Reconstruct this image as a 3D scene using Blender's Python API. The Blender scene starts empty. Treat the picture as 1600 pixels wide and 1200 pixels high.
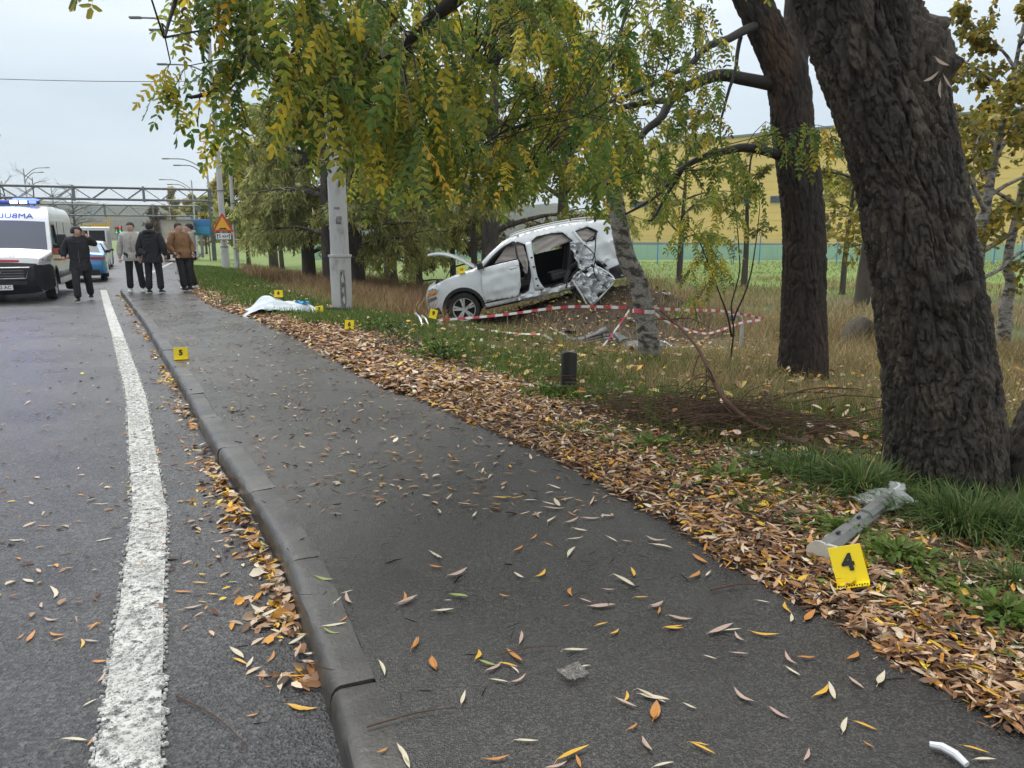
import bpy, bmesh, math, random
import numpy as np
from mathutils import Vector, Matrix, noise
from mathutils.geometry import delaunay_2d_cdt
PI = math.pi
R = math.radians
rng = np.random.default_rng(7)
random.seed(7)
scene = bpy.context.scene
C = scene.collection

# ------------------------------------------------------------------ camera, sky, sun, exposure
cam_data = bpy.data.cameras.new('camera')
cam = bpy.data.objects.new('camera', cam_data)
C.objects.link(cam)
cam.location = (0, 0, 1.52)
cam.rotation_euler = (R(90 - 11.386), 0, 0)
cam_data.sensor_width = 36
cam_data.lens = 36 * 1142 / 1600
cam_data.clip_start = 0.05
cam_data.clip_end = 6000
scene.camera = cam

SUN_EL, SUN_AZ = R(58), R(-35)
world = bpy.data.worlds.new('World')
scene.world = world
world.use_nodes = True
wn, wl = world.node_tree.nodes, world.node_tree.links
wn.clear()
w_out = wn.new('ShaderNodeOutputWorld')
sky = wn.new('ShaderNodeTexSky')
sky.sky_type = 'NISHITA'
sky.sun_disc = False
sky.sun_elevation = SUN_EL
sky.sun_rotation = SUN_AZ
sky.air_density = 1.0
sky.dust_density = 2.0
bg_clear = wn.new('ShaderNodeBackground')
bg_clear.inputs['Strength'].default_value = 0.08
wl.new(sky.outputs[0], bg_clear.inputs[0])
# an even overcast layer, a little brighter towards the zenith, with soft cloud banks
tc = wn.new('ShaderNodeTexCoord')
sep = wn.new('ShaderNodeSeparateXYZ')
wl.new(tc.outputs['Generated'], sep.inputs[0])
ramp = wn.new('ShaderNodeValToRGB')
ramp.color_ramp.elements[0].position = 0.0
ramp.color_ramp.elements[0].color = (0.60, 0.68, 0.745, 1)
ramp.color_ramp.elements[1].position = 0.75
ramp.color_ramp.elements[1].color = (0.97, 0.99, 1.0, 1)
e = ramp.color_ramp.elements.new(0.16); e.color = (0.55, 0.645, 0.72, 1)
e = ramp.color_ramp.elements.new(0.32); e.color = (0.82, 0.88, 0.92, 1)
wl.new(sep.outputs['Z'], ramp.inputs[0])
mp = wn.new('ShaderNodeMapping')
mp.inputs['Scale'].default_value = (1.3, 1.3, 6.5)
wl.new(tc.outputs['Generated'], mp.inputs[0])
cn = wn.new('ShaderNodeTexNoise')
cn.inputs['Scale'].default_value = 1.7
cn.inputs['Detail'].default_value = 5
cn.inputs['Roughness'].default_value = 0.5
wl.new(mp.outputs[0], cn.inputs[0])
cr = wn.new('ShaderNodeValToRGB')
cr.color_ramp.elements[0].position = 0.32
cr.color_ramp.elements[0].color = (0.86, 0.88, 0.90, 1)
cr.color_ramp.elements[1].position = 0.70
cr.color_ramp.elements[1].color = (1.10, 1.08, 1.06, 1)
wl.new(cn.outputs[0], cr.inputs[0])
mul = wn.new('ShaderNodeMix'); mul.data_type = 'RGBA'; mul.blend_type = 'MULTIPLY'
mul.inputs[0].default_value = 1.0
wl.new(ramp.outputs[0], mul.inputs[6]); wl.new(cr.outputs[0], mul.inputs[7])
bg_cloud = wn.new('ShaderNodeBackground')
bg_cloud.inputs['Strength'].default_value = 0.75
wl.new(mul.outputs[2], bg_cloud.inputs[0])
wmix = wn.new('ShaderNodeMixShader')
wmix.inputs[0].default_value = 0.92
wl.new(bg_clear.outputs[0], wmix.inputs[1]); wl.new(bg_cloud.outputs[0], wmix.inputs[2])
wl.new(wmix.outputs[0], w_out.inputs[0])

sun_data = bpy.data.lights.new('sun', 'SUN')
sun_data.energy = 1.5
sun_data.angle = R(40)
sun_data.color = (1.0, 0.97, 0.92)
sun = bpy.data.objects.new('sun', sun_data)
C.objects.link(sun)
sun.location = (0, 0, 30)
_d = Vector((math.sin(SUN_AZ) * math.cos(SUN_EL), math.cos(SUN_AZ) * math.cos(SUN_EL), math.sin(SUN_EL)))
sun.rotation_euler = (-_d).to_track_quat('-Z', 'Y').to_euler()

scene.view_settings.view_transform = 'Standard'
scene.view_settings.look = 'None'
scene.view_settings.gamma = 1
scene.view_settings.use_curve_mapping = False
scene.view_settings.exposure = 0.80
scene.cycles.max_bounces = 8
scene.cycles.diffuse_bounces = 3
scene.cycles.transmission_bounces = 6
scene.cycles.transparent_max_bounces = 8
scene.cycles.use_denoising = True

# ------------------------------------------------------------------ material helpers
def _n(nt, typ, **kw):
    n = nt.nodes.new(typ)
    for k, v in kw.items():
        n.inputs[k].default_value = v
    return n

def rgba(c):
    return (c[0], c[1], c[2], 1)

def mat(name, base, rough=0.6, metal=0.0, spec=0.5, var=None, var2=None, bump=None, transl=0.0, attr=None,
        rough_var=None, coat=0.0, emit=None, alpha=None, trans=0.0, stretch=(1, 1, 1)):
    """Principled material; var = (scale, colour, low, high) blends a second colour through noise."""
    m = bpy.data.materials.new(name)
    m.use_nodes = True
    nt = m.node_tree
    b = nt.nodes['Principled BSDF']
    out = nt.nodes['Material Output']
    b.inputs['Roughness'].default_value = rough
    b.inputs['Metallic'].default_value = metal
    b.inputs['Specular IOR Level'].default_value = spec
    b.inputs['Coat Weight'].default_value = coat
    b.inputs['Coat Roughness'].default_value = 0.08
    b.inputs['Transmission Weight'].default_value = trans
    if alpha is not None:
        b.inputs['Alpha'].default_value = alpha
    if emit:
        b.inputs['Emission Color'].default_value = rgba(emit[0])
        b.inputs['Emission Strength'].default_value = emit[1]
    tcn = nt.nodes.new('ShaderNodeTexCoord')
    mpn = nt.nodes.new('ShaderNodeMapping')
    mpn.inputs['Scale'].default_value = stretch
    nt.links.new(tcn.outputs['Object'], mpn.inputs[0])
    co = mpn.outputs[0]
    if attr:
        a = nt.nodes.new('ShaderNodeAttribute'); a.attribute_name = attr
        col = a.outputs['Color']
    else:
        rg = nt.nodes.new('ShaderNodeRGB'); rg.outputs[0].default_value = rgba(base)
        col = rg.outputs[0]
    for v in (var, var2):
        if not v:
            continue
        sc, c2, lo, hi = v[:4]
        t = _n(nt, 'ShaderNodeTexNoise', Scale=sc, Detail=6.0, Roughness=0.62)
        nt.links.new(co, t.inputs['Vector'])
        mr = nt.nodes.new('ShaderNodeMapRange')
        mr.inputs['From Min'].default_value = lo; mr.inputs['From Max'].default_value = hi
        nt.links.new(t.outputs[0], mr.inputs[0])
        mx = nt.nodes.new('ShaderNodeMix'); mx.data_type = 'RGBA'
        nt.links.new(mr.outputs[0], mx.inputs[0]); nt.links.new(col, mx.inputs[6])
        mx.inputs[7].default_value = rgba(c2)
        col = mx.outputs[2]
    nt.links.new(col, b.inputs['Base Color'])
    if rough_var:
        sc, lo, hi = rough_var
        t = _n(nt, 'ShaderNodeTexNoise', Scale=sc, Detail=4.0)
        nt.links.new(co, t.inputs['Vector'])
        mr = nt.nodes.new('ShaderNodeMapRange')
        mr.inputs['From Min'].default_value = 0.35; mr.inputs['From Max'].default_value = 0.65
        mr.inputs['To Min'].default_value = lo; mr.inputs['To Max'].default_value = hi
        nt.links.new(t.outputs[0], mr.inputs[0]); nt.links.new(mr.outputs[0], b.inputs['Roughness'])
    if bump:
        kind, sc, strength, dist = bump
        if kind == 'voronoi':
            t = _n(nt, 'ShaderNodeTexVoronoi', Scale=sc)
            h = t.outputs['Distance']
        else:
            t = _n(nt, 'ShaderNodeTexNoise', Scale=sc, Detail=8.0, Roughness=0.65)
            h = t.outputs[0]
        nt.links.new(co, t.inputs['Vector'])
        bp = nt.nodes.new('ShaderNodeBump')
        bp.inputs['Strength'].default_value = strength
        bp.inputs['Distance'].default_value = dist
        nt.links.new(h, bp.inputs['Height']); nt.links.new(bp.outputs[0], b.inputs['Normal'])
    if transl > 0:
        tr = nt.nodes.new('ShaderNodeBsdfTranslucent')
        nt.links.new(col, tr.inputs[0])
        ms = nt.nodes.new('ShaderNodeMixShader'); ms.inputs[0].default_value = transl
        nt.links.new(b.outputs[0], ms.inputs[1]); nt.links.new(tr.outputs[0], ms.inputs[2])
        nt.links.new(ms.outputs[0], out.inputs[0])
    return m

# ------------------------------------------------------------------ mesh helpers
def frames(path):
    P = [Vector(p) for p in path]
    T = []
    for i in range(len(P)):
        a = P[max(i - 1, 0)]; b = P[min(i + 1, len(P) - 1)]
        t = (b - a)
        T.append(t.normalized() if t.length > 1e-9 else Vector((0, 0, 1)))
    u = T[0].orthogonal().normalized()
    out = []
    for p, t in zip(P, T):
        u = (u - t * u.dot(t))
        u = u.normalized() if u.length > 1e-6 else t.orthogonal().normalized()
        out.append((p, u, t.cross(u)))
    return out

class MB:
    def __init__(self):
        self.v, self.f, self.m = [], [], []
    def add(self, vs, fs, mi=0):
        o = len(self.v)
        self.v.extend([tuple(v) for v in vs])
        self.f.extend([tuple(i + o for i in f) for f in fs])
        self.m.extend([mi] * len(fs))
        return self
    def box(self, c, s, rot=None, mi=0):
        x, y, z = s[0] / 2, s[1] / 2, s[2] / 2
        vs = [Vector((a * x, b * y, d * z)) for a in (-1, 1) for b in (-1, 1) for d in (-1, 1)]
        if rot is not None:
            vs = [rot @ v for v in vs]
        vs = [v + Vector(c) for v in vs]
        return self.add(vs, [(0, 1, 3, 2), (4, 6, 7, 5), (0, 4, 5, 1), (2, 3, 7, 6), (0, 2, 6, 4), (1, 5, 7, 3)], mi)
    def tube(self, path, rad, n=8, cap=True, mi=0):
        fr = frames(path)
        rs = rad if hasattr(rad, '__len__') else [rad] * len(fr)
        vs = []
        for (p, u, w), r in zip(fr, rs):
            for k in range(n):
                a = 2 * PI * k / n
                vs.append(p + (u * math.cos(a) + w * math.sin(a)) * r)
        fs = []
        for i in range(len(fr) - 1):
            for k in range(n):
                k2 = (k + 1) % n
                fs.append((i * n + k, i * n + k2, (i + 1) * n + k2, (i + 1) * n + k))
        if cap:
            fs.append(tuple(range(n - 1, -1, -1)))
            fs.append(tuple(range((len(fr) - 1) * n, len(fr) * n)))
        return self.add(vs, fs, mi)
    def bar(self, a, b, w, h=None, mi=0):
        a, b = Vector(a), Vector(b)
        d = b - a
        q = d.to_track_quat('X', 'Z').to_matrix()
        return self.box((a + b) / 2, (d.length, w, h if h else w), q, mi)
    def lathe(self, prof, n=24, axis='z', c=(0, 0, 0), mi=0):
        vs, fs = [], []
        for r, h in prof:
            for k in range(n):
                a = 2 * PI * k / n
                x, y = r * math.cos(a), r * math.sin(a)
                p = (x, y, h) if axis == 'z' else ((x, h, y) if axis == 'y' else (h, x, y))
                vs.append((p[0] + c[0], p[1] + c[1], p[2] + c[2]))
        for i in range(len(prof) - 1):
            for k in range(n):
                k2 = (k + 1) % n
                fs.append((i * n + k, i * n + k2, (i + 1) * n + k2, (i + 1) * n + k))
        return self.add(vs, fs, mi)
    def prism(self, poly, y0, y1, mi=0):
        """poly in x,z extruded along y"""
        n = len(poly)
        vs = [(x, y0, z) for x, z in poly] + [(x, y1, z) for x, z in poly]
        fs = [tuple(range(n)), tuple(range(2 * n - 1, n - 1, -1))]
        fs += [(i, i + n, (i + 1) % n + n, (i + 1) % n) for i in range(n)]
        return self.add(vs, fs, mi)
    def grid(self, P, mi=0, close=False):
        """P rows of points"""
        nr, nc = len(P), len(P[0])
        fs = [(i * nc + j, i * nc + j + 1, (i + 1) * nc + j + 1, (i + 1) * nc + j) for i in range(nr - 1) for j in range(nc - 1)]
        if close:
            fs += [(i * nc + nc - 1, i * nc, (i + 1) * nc, (i + 1) * nc + nc - 1) for i in range(nr - 1)]
        return self.add([p for r in P for p in r], fs, mi)
    def tx(self, mtx):
        self.v = [tuple(mtx @ Vector(v)) for v in self.v]
        return self
    def mesh(self, name, mats, smooth=35):
        me = bpy.data.meshes.new(name)
        me.from_pydata(self.v, [], self.f)
        for mm in (mats if isinstance(mats, (list, tuple)) else [mats]):
            me.materials.append(mm)
        if any(self.m):
            me.polygons.foreach_set('material_index', self.m)
        if smooth:
            me.shade_smooth()
            me.set_sharp_from_angle(angle=R(smooth))
        me.update()
        return me
    def build(self, name, mats, parent=None, smooth=35, world=False, bevel=0, solid=0, subd=0, fixn=True):
        if world and parent is not None:
            o = rootloc(parent)
            self.v = [(v[0] - o[0], v[1] - o[1], v[2] - o[2]) for v in self.v]
        me = self.mesh(name, mats, smooth)
        if fixn:
            bm = bmesh.new(); bm.from_mesh(me)
            bmesh.ops.recalc_face_normals(bm, faces=bm.faces)
            bm.to_mesh(me); bm.free()
        ob = link(name, me, parent)
        if solid:
            s = ob.modifiers.new('solid', 'SOLIDIFY'); s.thickness = solid; s.offset = 0
        if bevel:
            b = ob.modifiers.new('bevel', 'BEVEL'); b.width = bevel; b.segments = 2; b.limit_method = 'ANGLE'
        if subd:
            b = ob.modifiers.new('sub', 'SUBSURF'); b.levels = subd; b.render_levels = subd
        return ob

def rootloc(o):
    l = Vector((0, 0, 0))
    while o is not None:
        l += o.location
        o = o.parent
    return l

def link(name, data, parent=None):
    ob = bpy.data.objects.new(name, data)
    C.objects.link(ob)
    if parent is not None:
        ob.parent = parent
    return ob

def thing(name, label, cat, loc=(0, 0, 0), rz=0, group=None, rot=None):
    o = bpy.data.objects.new(name, None)
    C.objects.link(o)
    o.empty_display_size = 0.2
    o.location = loc
    o.rotation_euler = rot if rot is not None else (0, 0, rz)
    return tag(o, label, cat, group)

def tag(o, label=None, cat=None, group=None, kind=None):
    if label: o['label'] = label
    if cat: o['category'] = cat
    if group: o['group'] = group
    if kind: o['kind'] = kind
    return o

def np_mesh(name, V, F, mats, parent=None, col=None, smooth=False, mi=None, origin=None):
    """V (n,3), F (m,k) arrays -> one object"""
    V = np.asarray(V, np.float32); F = np.asarray(F, np.int32)
    if parent is not None and origin is None:
        o = rootloc(parent); V = V - np.array((o[0], o[1], o[2]), np.float32)
    me = bpy.data.meshes.new(name)
    m, k = F.shape
    me.vertices.add(len(V)); me.vertices.foreach_set('co', V.ravel())
    me.loops.add(m * k); me.loops.foreach_set('vertex_index', F.ravel())
    me.polygons.add(m)
    me.polygons.foreach_set('loop_start', np.arange(0, m * k, k, dtype=np.int32))
    me.polygons.foreach_set('loop_total', np.full(m, k, np.int32))
    for mm in (mats if isinstance(mats, (list, tuple)) else [mats]):
        me.materials.append(mm)
    if mi is not None:
        me.polygons.foreach_set('material_index', np.asarray(mi, np.int32))
    if col is not None:
        at = me.color_attributes.new('col', 'FLOAT_COLOR', 'POINT')
        cc = np.ones((len(V), 4), np.float32); cc[:, :3] = col
        at.data.foreach_set('color', cc.ravel())
    me.update(calc_edges=True)
    if smooth:
        me.shade_smooth()
    return link(name, me, parent)

def nrm(a):
    a = np.asarray(a, float)
    return a / np.maximum(np.linalg.norm(a, axis=-1, keepdims=True), 1e-9)

def leaf_arrays(P, A, N, L, W, curl=0.12, shape=6, pos=(.28, .66)):
    """flat leaves: base P, axis A, normal N, length L, width W. Returns V, F"""
    P = np.asarray(P, float); A = nrm(A); S = nrm(np.cross(N, A)); N = nrm(np.cross(A, S))
    L = np.asarray(L, float).reshape(-1, 1); W = np.asarray(W, float).reshape(-1, 1)
    n = len(P)
    if shape == 4:
        V = np.stack([P, P + A * L * .45 + S * W * .5, P + A * L - N * L * curl, P + A * L * .45 - S * W * .5], 1)
    else:
        up = N * W * .18
        q0, q1 = pos
        V = np.stack([P, P + A * L * q0 + S * W * .46 + up, P + A * L * q1 + S * W * .41 - N * L * curl * .4 + up,
                      P + A * L - N * L * curl, P + A * L * q1 - S * W * .41 - N * L * curl * .4 + up, P + A * L * q0 - S * W * .46 + up], 1)
    k = V.shape[1]
    if shape == 6:   # two halves folded along the midrib
        b = np.arange(n)[:, None] * 6
        F = np.concatenate([b + np.array([[0, 1, 2, 3]]), b + np.array([[0, 3, 4, 5]])], 0)
    else:
        F = np.arange(n * k).reshape(n, k)
    return V.reshape(-1, 3), F

def pick(cols, wts, n, jit=0.18, seed=None):
    r = rng
    cols = np.array(cols, float)
    w = np.array(wts, float); w /= w.sum()
    c = cols[r.choice(len(cols), n, p=w)]
    return np.clip(c * (1 + r.normal(0, jit, (n, 1))), 0.004, 0.9)

_fonts = {}
def text_data(s, size, ext=0.002, mirror=False, mtl=None, bold=0.0):
    cu = bpy.data.curves.new('text', 'FONT')
    cu.body = s; cu.size = size; cu.extrude = ext; cu.align_x = 'CENTER'; cu.align_y = 'CENTER'; cu.offset = bold
    cu.resolution_u = 4
    o = bpy.data.objects.new('text', cu)
    C.objects.link(o)
    dg = bpy.context.evaluated_depsgraph_get()
    me = bpy.data.meshes.new_from_object(o.evaluated_get(dg))
    bpy.data.objects.remove(o); bpy.data.curves.remove(cu)
    if mirror:
        me.transform(Matrix.Scale(-1, 4, (1, 0, 0)))
    me.materials.clear()
    if mtl: me.materials.append(mtl)
    return me

def text_part(name, s, size, mtl, parent, loc, rot, **kw):
    me = text_data(s, size, mtl=mtl, **kw)
    o = link(name, me, parent)
    o.location = loc; o.rotation_euler = rot
    return o

def resample(poly, step, closed=True):
    out = []
    n = len(poly)
    for i in range(n if closed else n - 1):
        a, b = Vector(poly[i]), Vector(poly[(i + 1) % n])
        k = max(1, int(math.ceil((b - a).length / step)))
        for j in range(k):
            out.append(tuple(a.lerp(b, j / k)))
    if not closed:
        out.append(tuple(poly[-1]))
    return out

def inside(p, poly):
    x, y = p; c = False; n = len(poly); j = n - 1
    for i in range(n):
        xi, yi = poly[i]; xj, yj = poly[j]
        if (yi > y) != (yj > y) and x < (xj - xi) * (y - yi) / (yj - yi) + xi:
            c = not c
        j = i
    return c

def panel(outline, holes=(), step=0.12, yfun=None):
    """triangulated plate in x,z with holes, bent by yfun(x,z). Returns verts, faces"""
    pts, edges = [], []
    for lp in [outline] + list(holes):
        q = resample(lp, step)
        o = len(pts)
        pts += q
        edges += [(o + i, o + (i + 1) % len(q)) for i in range(len(q))]
    xs = [p[0] for p in outline]; zs = [p[1] for p in outline]
    x = min(xs) + step / 2; row = 0
    while x < max(xs):
        z = min(zs) + (step / 2 if row % 2 else step)
        while z < max(zs):
            if inside((x, z), outline) and not any(inside((x, z), h) for h in holes):
                pts.append((x, z))
            z += step
        x += step * .87; row += 1
    vo, eo, fo, *_ = delaunay_2d_cdt([Vector(p) for p in pts], edges, [], 0, 1e-4)
    fs = []
    for f in fo:
        c = sum((vo[i] for i in f), Vector((0, 0))) / len(f)
        if inside(c, outline) and not any(inside(c, h) for h in holes):
            fs.append(tuple(f))
    yf = yfun or (lambda a, b: 0)
    return [(v[0], yf(v[0], v[1]), v[1]) for v in vo], fs

def crumple(mb, amp, f, seed=0, mask=None):
    out = []
    for v in mb.v:
        q = Vector(v) * f + Vector((seed, seed * 2, 0))
        d = noise.noise_vector(q) + noise.noise_vector(q * 2.3) * .5
        k = amp * (mask(v) if mask else 1)
        out.append((v[0] + d.x * k * .5, v[1] + d.y * k, v[2] + d.z * k * .5))
    mb.v = out
    return mb

# ------------------------------------------------------------------ terrain
_S = 1.40 / 1.50
KY = _S * np.array([-8, 0, 2.04, 3.06, 3.84, 5.27, 7.45, 9.88, 12.43, 16.67, 20.67, 22.2, 24.45, 41.7, 160])
KX = _S * np.array([3.9, .28, -.54, -.97, -1.39, -2.25, -3.43, -4.81, -6.23, -8.67, -11.0, -11.85, -12.75, -19.8, -68.5])
WY = _S * np.array([-8, 0, 1.93, 2.44, 2.88, 3.84, 4.86, 6.06, 7.8, 10.18, 13.41, 15.9, 21.98, 35.35, 160])
WX = _S * np.array([5.9, 2.35, 1.53, 1.29, 1.09, .71, .22, -.55, -1.67, -2.88, -4.71, -6.54, -9.75, -16.37, -67.3])
# smoothed lookup tables so that the kerb bends without corners
_ty = np.linspace(-7, 148, 1551)
def _smooth_tab(y, x, w):
    t = np.interp(_ty, y, x); k = np.ones(w) / w
    p = np.concatenate([t[0] + (np.arange(-w, 0)) * (t[1] - t[0]), t, t[-1] + (np.arange(1, w + 1)) * (t[-1] - t[-2])])
    return np.convolve(p, k, 'same')[w:-w]
_kt, _wt = _smooth_tab(KY, KX, 13), _smooth_tab(WY, WX, 9)

def sm(t, a, b):
    t = np.clip((np.asarray(t, float) - a) / (b - a), 0, 1)
    return t * t * (3 - 2 * t)
def xk(y): return np.interp(y, _ty, _kt) + np.where(np.asarray(y) > 148, -.41 * (np.asarray(y) - 148), 0)
def xw(y): return np.interp(y, _ty, _wt) + np.where(np.asarray(y) > 148, -.41 * (np.asarray(y) - 148), 0)
def decl(y): return -0.012 * (np.clip(np.asarray(y, float), 18, 150) - 18)
ROADW = 17.0
def wob(x, y, f=1.0, s=0):
    x = np.asarray(x, float) * f; y = np.asarray(y, float) * f
    return (np.sin(1.3 * x + 0.7 * y + s) + np.sin(2.1 * y - 0.9 * x + 1.7 * s + 1) + np.sin(3.7 * x + 2.9 * y + s * 2.3) * .6
            + np.sin(5.3 * y - 4.1 * x + s * .7) * .45) / 3.05
def e_of(x, y): return (x - xw(y)) * .87
def verge(x, y):
    e = e_of(x, y)
    b = .125 + .02 * sm(e, 0, .5) - .05 * sm(e, .5, 1.6) - .66 * (.42 + .58 * sm(y, 8.5, 14.5)) * sm(e, 1.3, 6.6) + .66 * sm(e, 60, 110)
    b = b + (.012 * wob(x, y, 2.1) + .006 * wob(x, y, 6.3, 2)) * sm(e, -.1, .25) + .05 * wob(x, y, .5, 4) * sm(e, 2, 6)
    b = b - .24 * np.exp(-((x + .9) ** 2 + (y - 16.6) ** 2) / 2.4)
    return b + decl(y) * (1 - sm(e, 3, 14))
def hz(x, y):
    x = np.asarray(x, float); y = np.asarray(y, float)
    e = e_of(x, y)
    z = verge(x, y)
    edge = e + .05 * wob(x, y, 2.6, 3) + .03 * wob(x, y, 9, 1)
    low = np.where(x < xk(y) + .05, decl(y) - .35, decl(y) - .08)
    z = low + (z - low) * sm(edge, -.22, .10)
    far = xk(y) - ROADW - x
    z = np.where(far > -1, low + (decl(y) + .12 - low) * sm(far, -.6, .4), z)
    return z
def hz1(x, y): return float(hz(x, y))

def axis_pts(lo, hi, step, end, grow=1.16):
    a = list(np.arange(lo, hi, step)); s = step
    x = a[-1]; r = []
    while x < end:
        s *= grow; x += s; r.append(x)
    return a, r
ya, yr = axis_pts(-2, 24, .11, 3000)
xa, xr = axis_pts(0, 9, .11, 3000)
ys = np.array([-60, -20, -8, -4] + ya + yr); xs = np.array([-v for v in (xa + xr)][::-1][:-1] + xa + xr)
GX, GY = np.meshgrid(xs, ys)
GZ = hz(GX, GY)
e_g = e_of(GX, GY)
# colour zones: leaf mould by the path, dry sward, green mown field further out, bare soil by the wreck
mould = np.array((.062, .042, .027)); dry = np.array((.115, .092, .045)); green = np.array((.062, .095, .022)); fieldc = np.array((.17, .24, .06))
w_g = sm(e_g + .5 * wob(GX, GY, .7, 5), .9, 2.0)
colg = mould * (1 - w_g[..., None]) + dry * w_g[..., None]
gp = sm(wob(GX, GY, .45, 9) + .35 * wob(GX, GY, 1.9, 2), -.1, .5) * w_g
colg = colg * (1 - .75 * gp[..., None]) + green * .75 * gp[..., None]
leftv = sm(GY, 12, 15) * (1 - sm(e_g, 3.0, 5.0)) * sm(e_g, .1, .7)
colg = colg * (1 - leftv[..., None]) + green * leftv[..., None]
fw = sm(GY + 1.2 * wob(GX, GY, .2, 1) - .5 * np.clip(-GX, 0, 30), 24, 29)
colg = colg * (1 - fw[..., None]) + fieldc * (1 + .16 * wob(GX, GY, .12, 7)[..., None]) * fw[..., None]
nr, nc = GX.shape
ii = (np.arange(nr - 1)[:, None] * nc + np.arange(nc - 1)[None]).ravel()
m_ground = mat('ground_soil', (.1, .1, .05), 0.95, attr='col', var=(9, (.05, .036, .022), .52, .72), bump=('noise', 14, .7, .03))
ground = np_mesh('ground', np.stack([GX, GY, GZ], -1).reshape(-1, 3), np.stack([ii, ii + 1, ii + nc + 1, ii + nc], 1),
                 m_ground, col=np.clip(colg, .01, .9).reshape(-1, 3), smooth=True)
tag(ground, 'uneven roadside verge and open grass field', kind='structure')

# ------------------------------------------------------------------ asphalt
def asphalt(name, base, light, rough_lo, rough_hi, grain, bstr, bdist, patch):
    m = bpy.data.materials.new(name); m.use_nodes = True
    nt = m.node_tree; b = nt.nodes['Principled BSDF']
    tcn = nt.nodes.new('ShaderNodeTexCoord')
    v1 = _n(nt, 'ShaderNodeTexVoronoi', Scale=grain); nt.links.new(tcn.outputs['Object'], v1.inputs['Vector'])
    n1 = _n(nt, 'ShaderNodeTexNoise', Scale=grain * 1.6, Detail=3.0); nt.links.new(tcn.outputs['Object'], n1.inputs['Vector'])
    n2 = _n(nt, 'ShaderNodeTexNoise', Scale=patch, Detail=7.0, Roughness=.66); nt.links.new(tcn.outputs['Object'], n2.inputs['Vector'])
    # stones show as small paler specks in a dark binder
    sx_ = nt.nodes.new('ShaderNodeSeparateColor'); nt.links.new(v1.outputs['Color'], sx_.inputs[0])
    mr = nt.nodes.new('ShaderNodeMapRange'); mr.inputs['From Min'].default_value = .45; mr.inputs['From Max'].default_value = 1.0
    nt.links.new(sx_.outputs[0], mr.inputs[0])
    m1 = nt.nodes.new('ShaderNodeMix'); m1.data_type = 'RGBA'
    m1.inputs[6].default_value = rgba(base); m1.inputs[7].default_value = rgba(light)
    nt.links.new(mr.outputs[0], m1.inputs[0])
    mr2 = nt.nodes.new('ShaderNodeMapRange'); mr2.inputs['From Min'].default_value = .38; mr2.inputs['From Max'].default_value = .66
    mr2.inputs['To Min'].default_value = .68; mr2.inputs['To Max'].default_value = 1.28
    nt.links.new(n2.outputs[0], mr2.inputs[0])
    m2 = nt.nodes.new('ShaderNodeMix'); m2.data_type = 'RGBA'; m2.blend_type = 'MULTIPLY'; m2.inputs[0].default_value = 1
    nt.links.new(m1.outputs[2], m2.inputs[6]); nt.links.new(mr2.outputs[0], m2.inputs[7])
    nt.links.new(m2.outputs[2], b.inputs['Base Color'])
    mr3 = nt.nodes.new('ShaderNodeMapRange'); mr3.inputs['From Min'].default_value = .36; mr3.inputs['From Max'].default_value = .64
    mr3.inputs['To Min'].default_value = rough_lo; mr3.inputs['To Max'].default_value = rough_hi
    nt.links.new(n2.outputs[0], mr3.inputs[0]); nt.links.new(mr3.outputs[0], b.inputs['Roughness'])
    ad = nt.nodes.new('ShaderNodeMath'); ad.operation = 'ADD'
    nt.links.new(v1.outputs['Distance'], ad.inputs[0]); nt.links.new(n1.outputs[0], ad.inputs[1])
    bp = nt.nodes.new('ShaderNodeBump'); bp.inputs['Strength'].default_value = bstr; bp.inputs['Distance'].default_value = bdist
    nt.links.new(ad.outputs[0], bp.inputs['Height']); nt.links.new(bp.outputs[0], b.inputs['Normal'])
    return m
m_road = asphalt('road_asphalt', (.052, .052, .055), (.125, .122, .12), .26, .44, 85, .8, .010, .9)
m_walk = asphalt('path_asphalt', (.017, .0165, .016), (.085, .08, .073), .20, .40, 190, .5, .004, .8)

def strip(name, yarr, xl, xr, n, zfun, m, parent=None):
    yarr = np.asarray(yarr)
    t = np.linspace(0, 1, n)
    X = xl[:, None] * (1 - t) + xr[:, None] * t
    Y = np.repeat(yarr[:, None], n, 1)
    Z = zfun(X, Y)
    i = (np.arange(len(yarr) - 1)[:, None] * n + np.arange(n - 1)[None]).ravel()
    return np_mesh(name, np.stack([X, Y, Z], -1).reshape(-1, 3), np.stack([i, i + 1, i + n + 1, i + n], 1), m, parent, smooth=True)
yy = np.concatenate([np.arange(-6, 30, .25), np.arange(30, 148, 2.0)])
road = strip('road', yy, xk(yy) - ROADW, xk(yy) + .10, 24, lambda x, y: decl(y) + .006 * wob(x, y, .6), m_road)
tag(road, 'wet grey asphalt road curving away to the left', kind='structure')
pavement = strip('pavement', yy, xk(yy) + .157, xw(yy) + .55, 18, lambda x, y: .12 + decl(y) + .004 * wob(x, y, 1.1, 2) - .004, m_walk)
tag(pavement, 'dark wet asphalt footpath beside the road', kind='structure')

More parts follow.
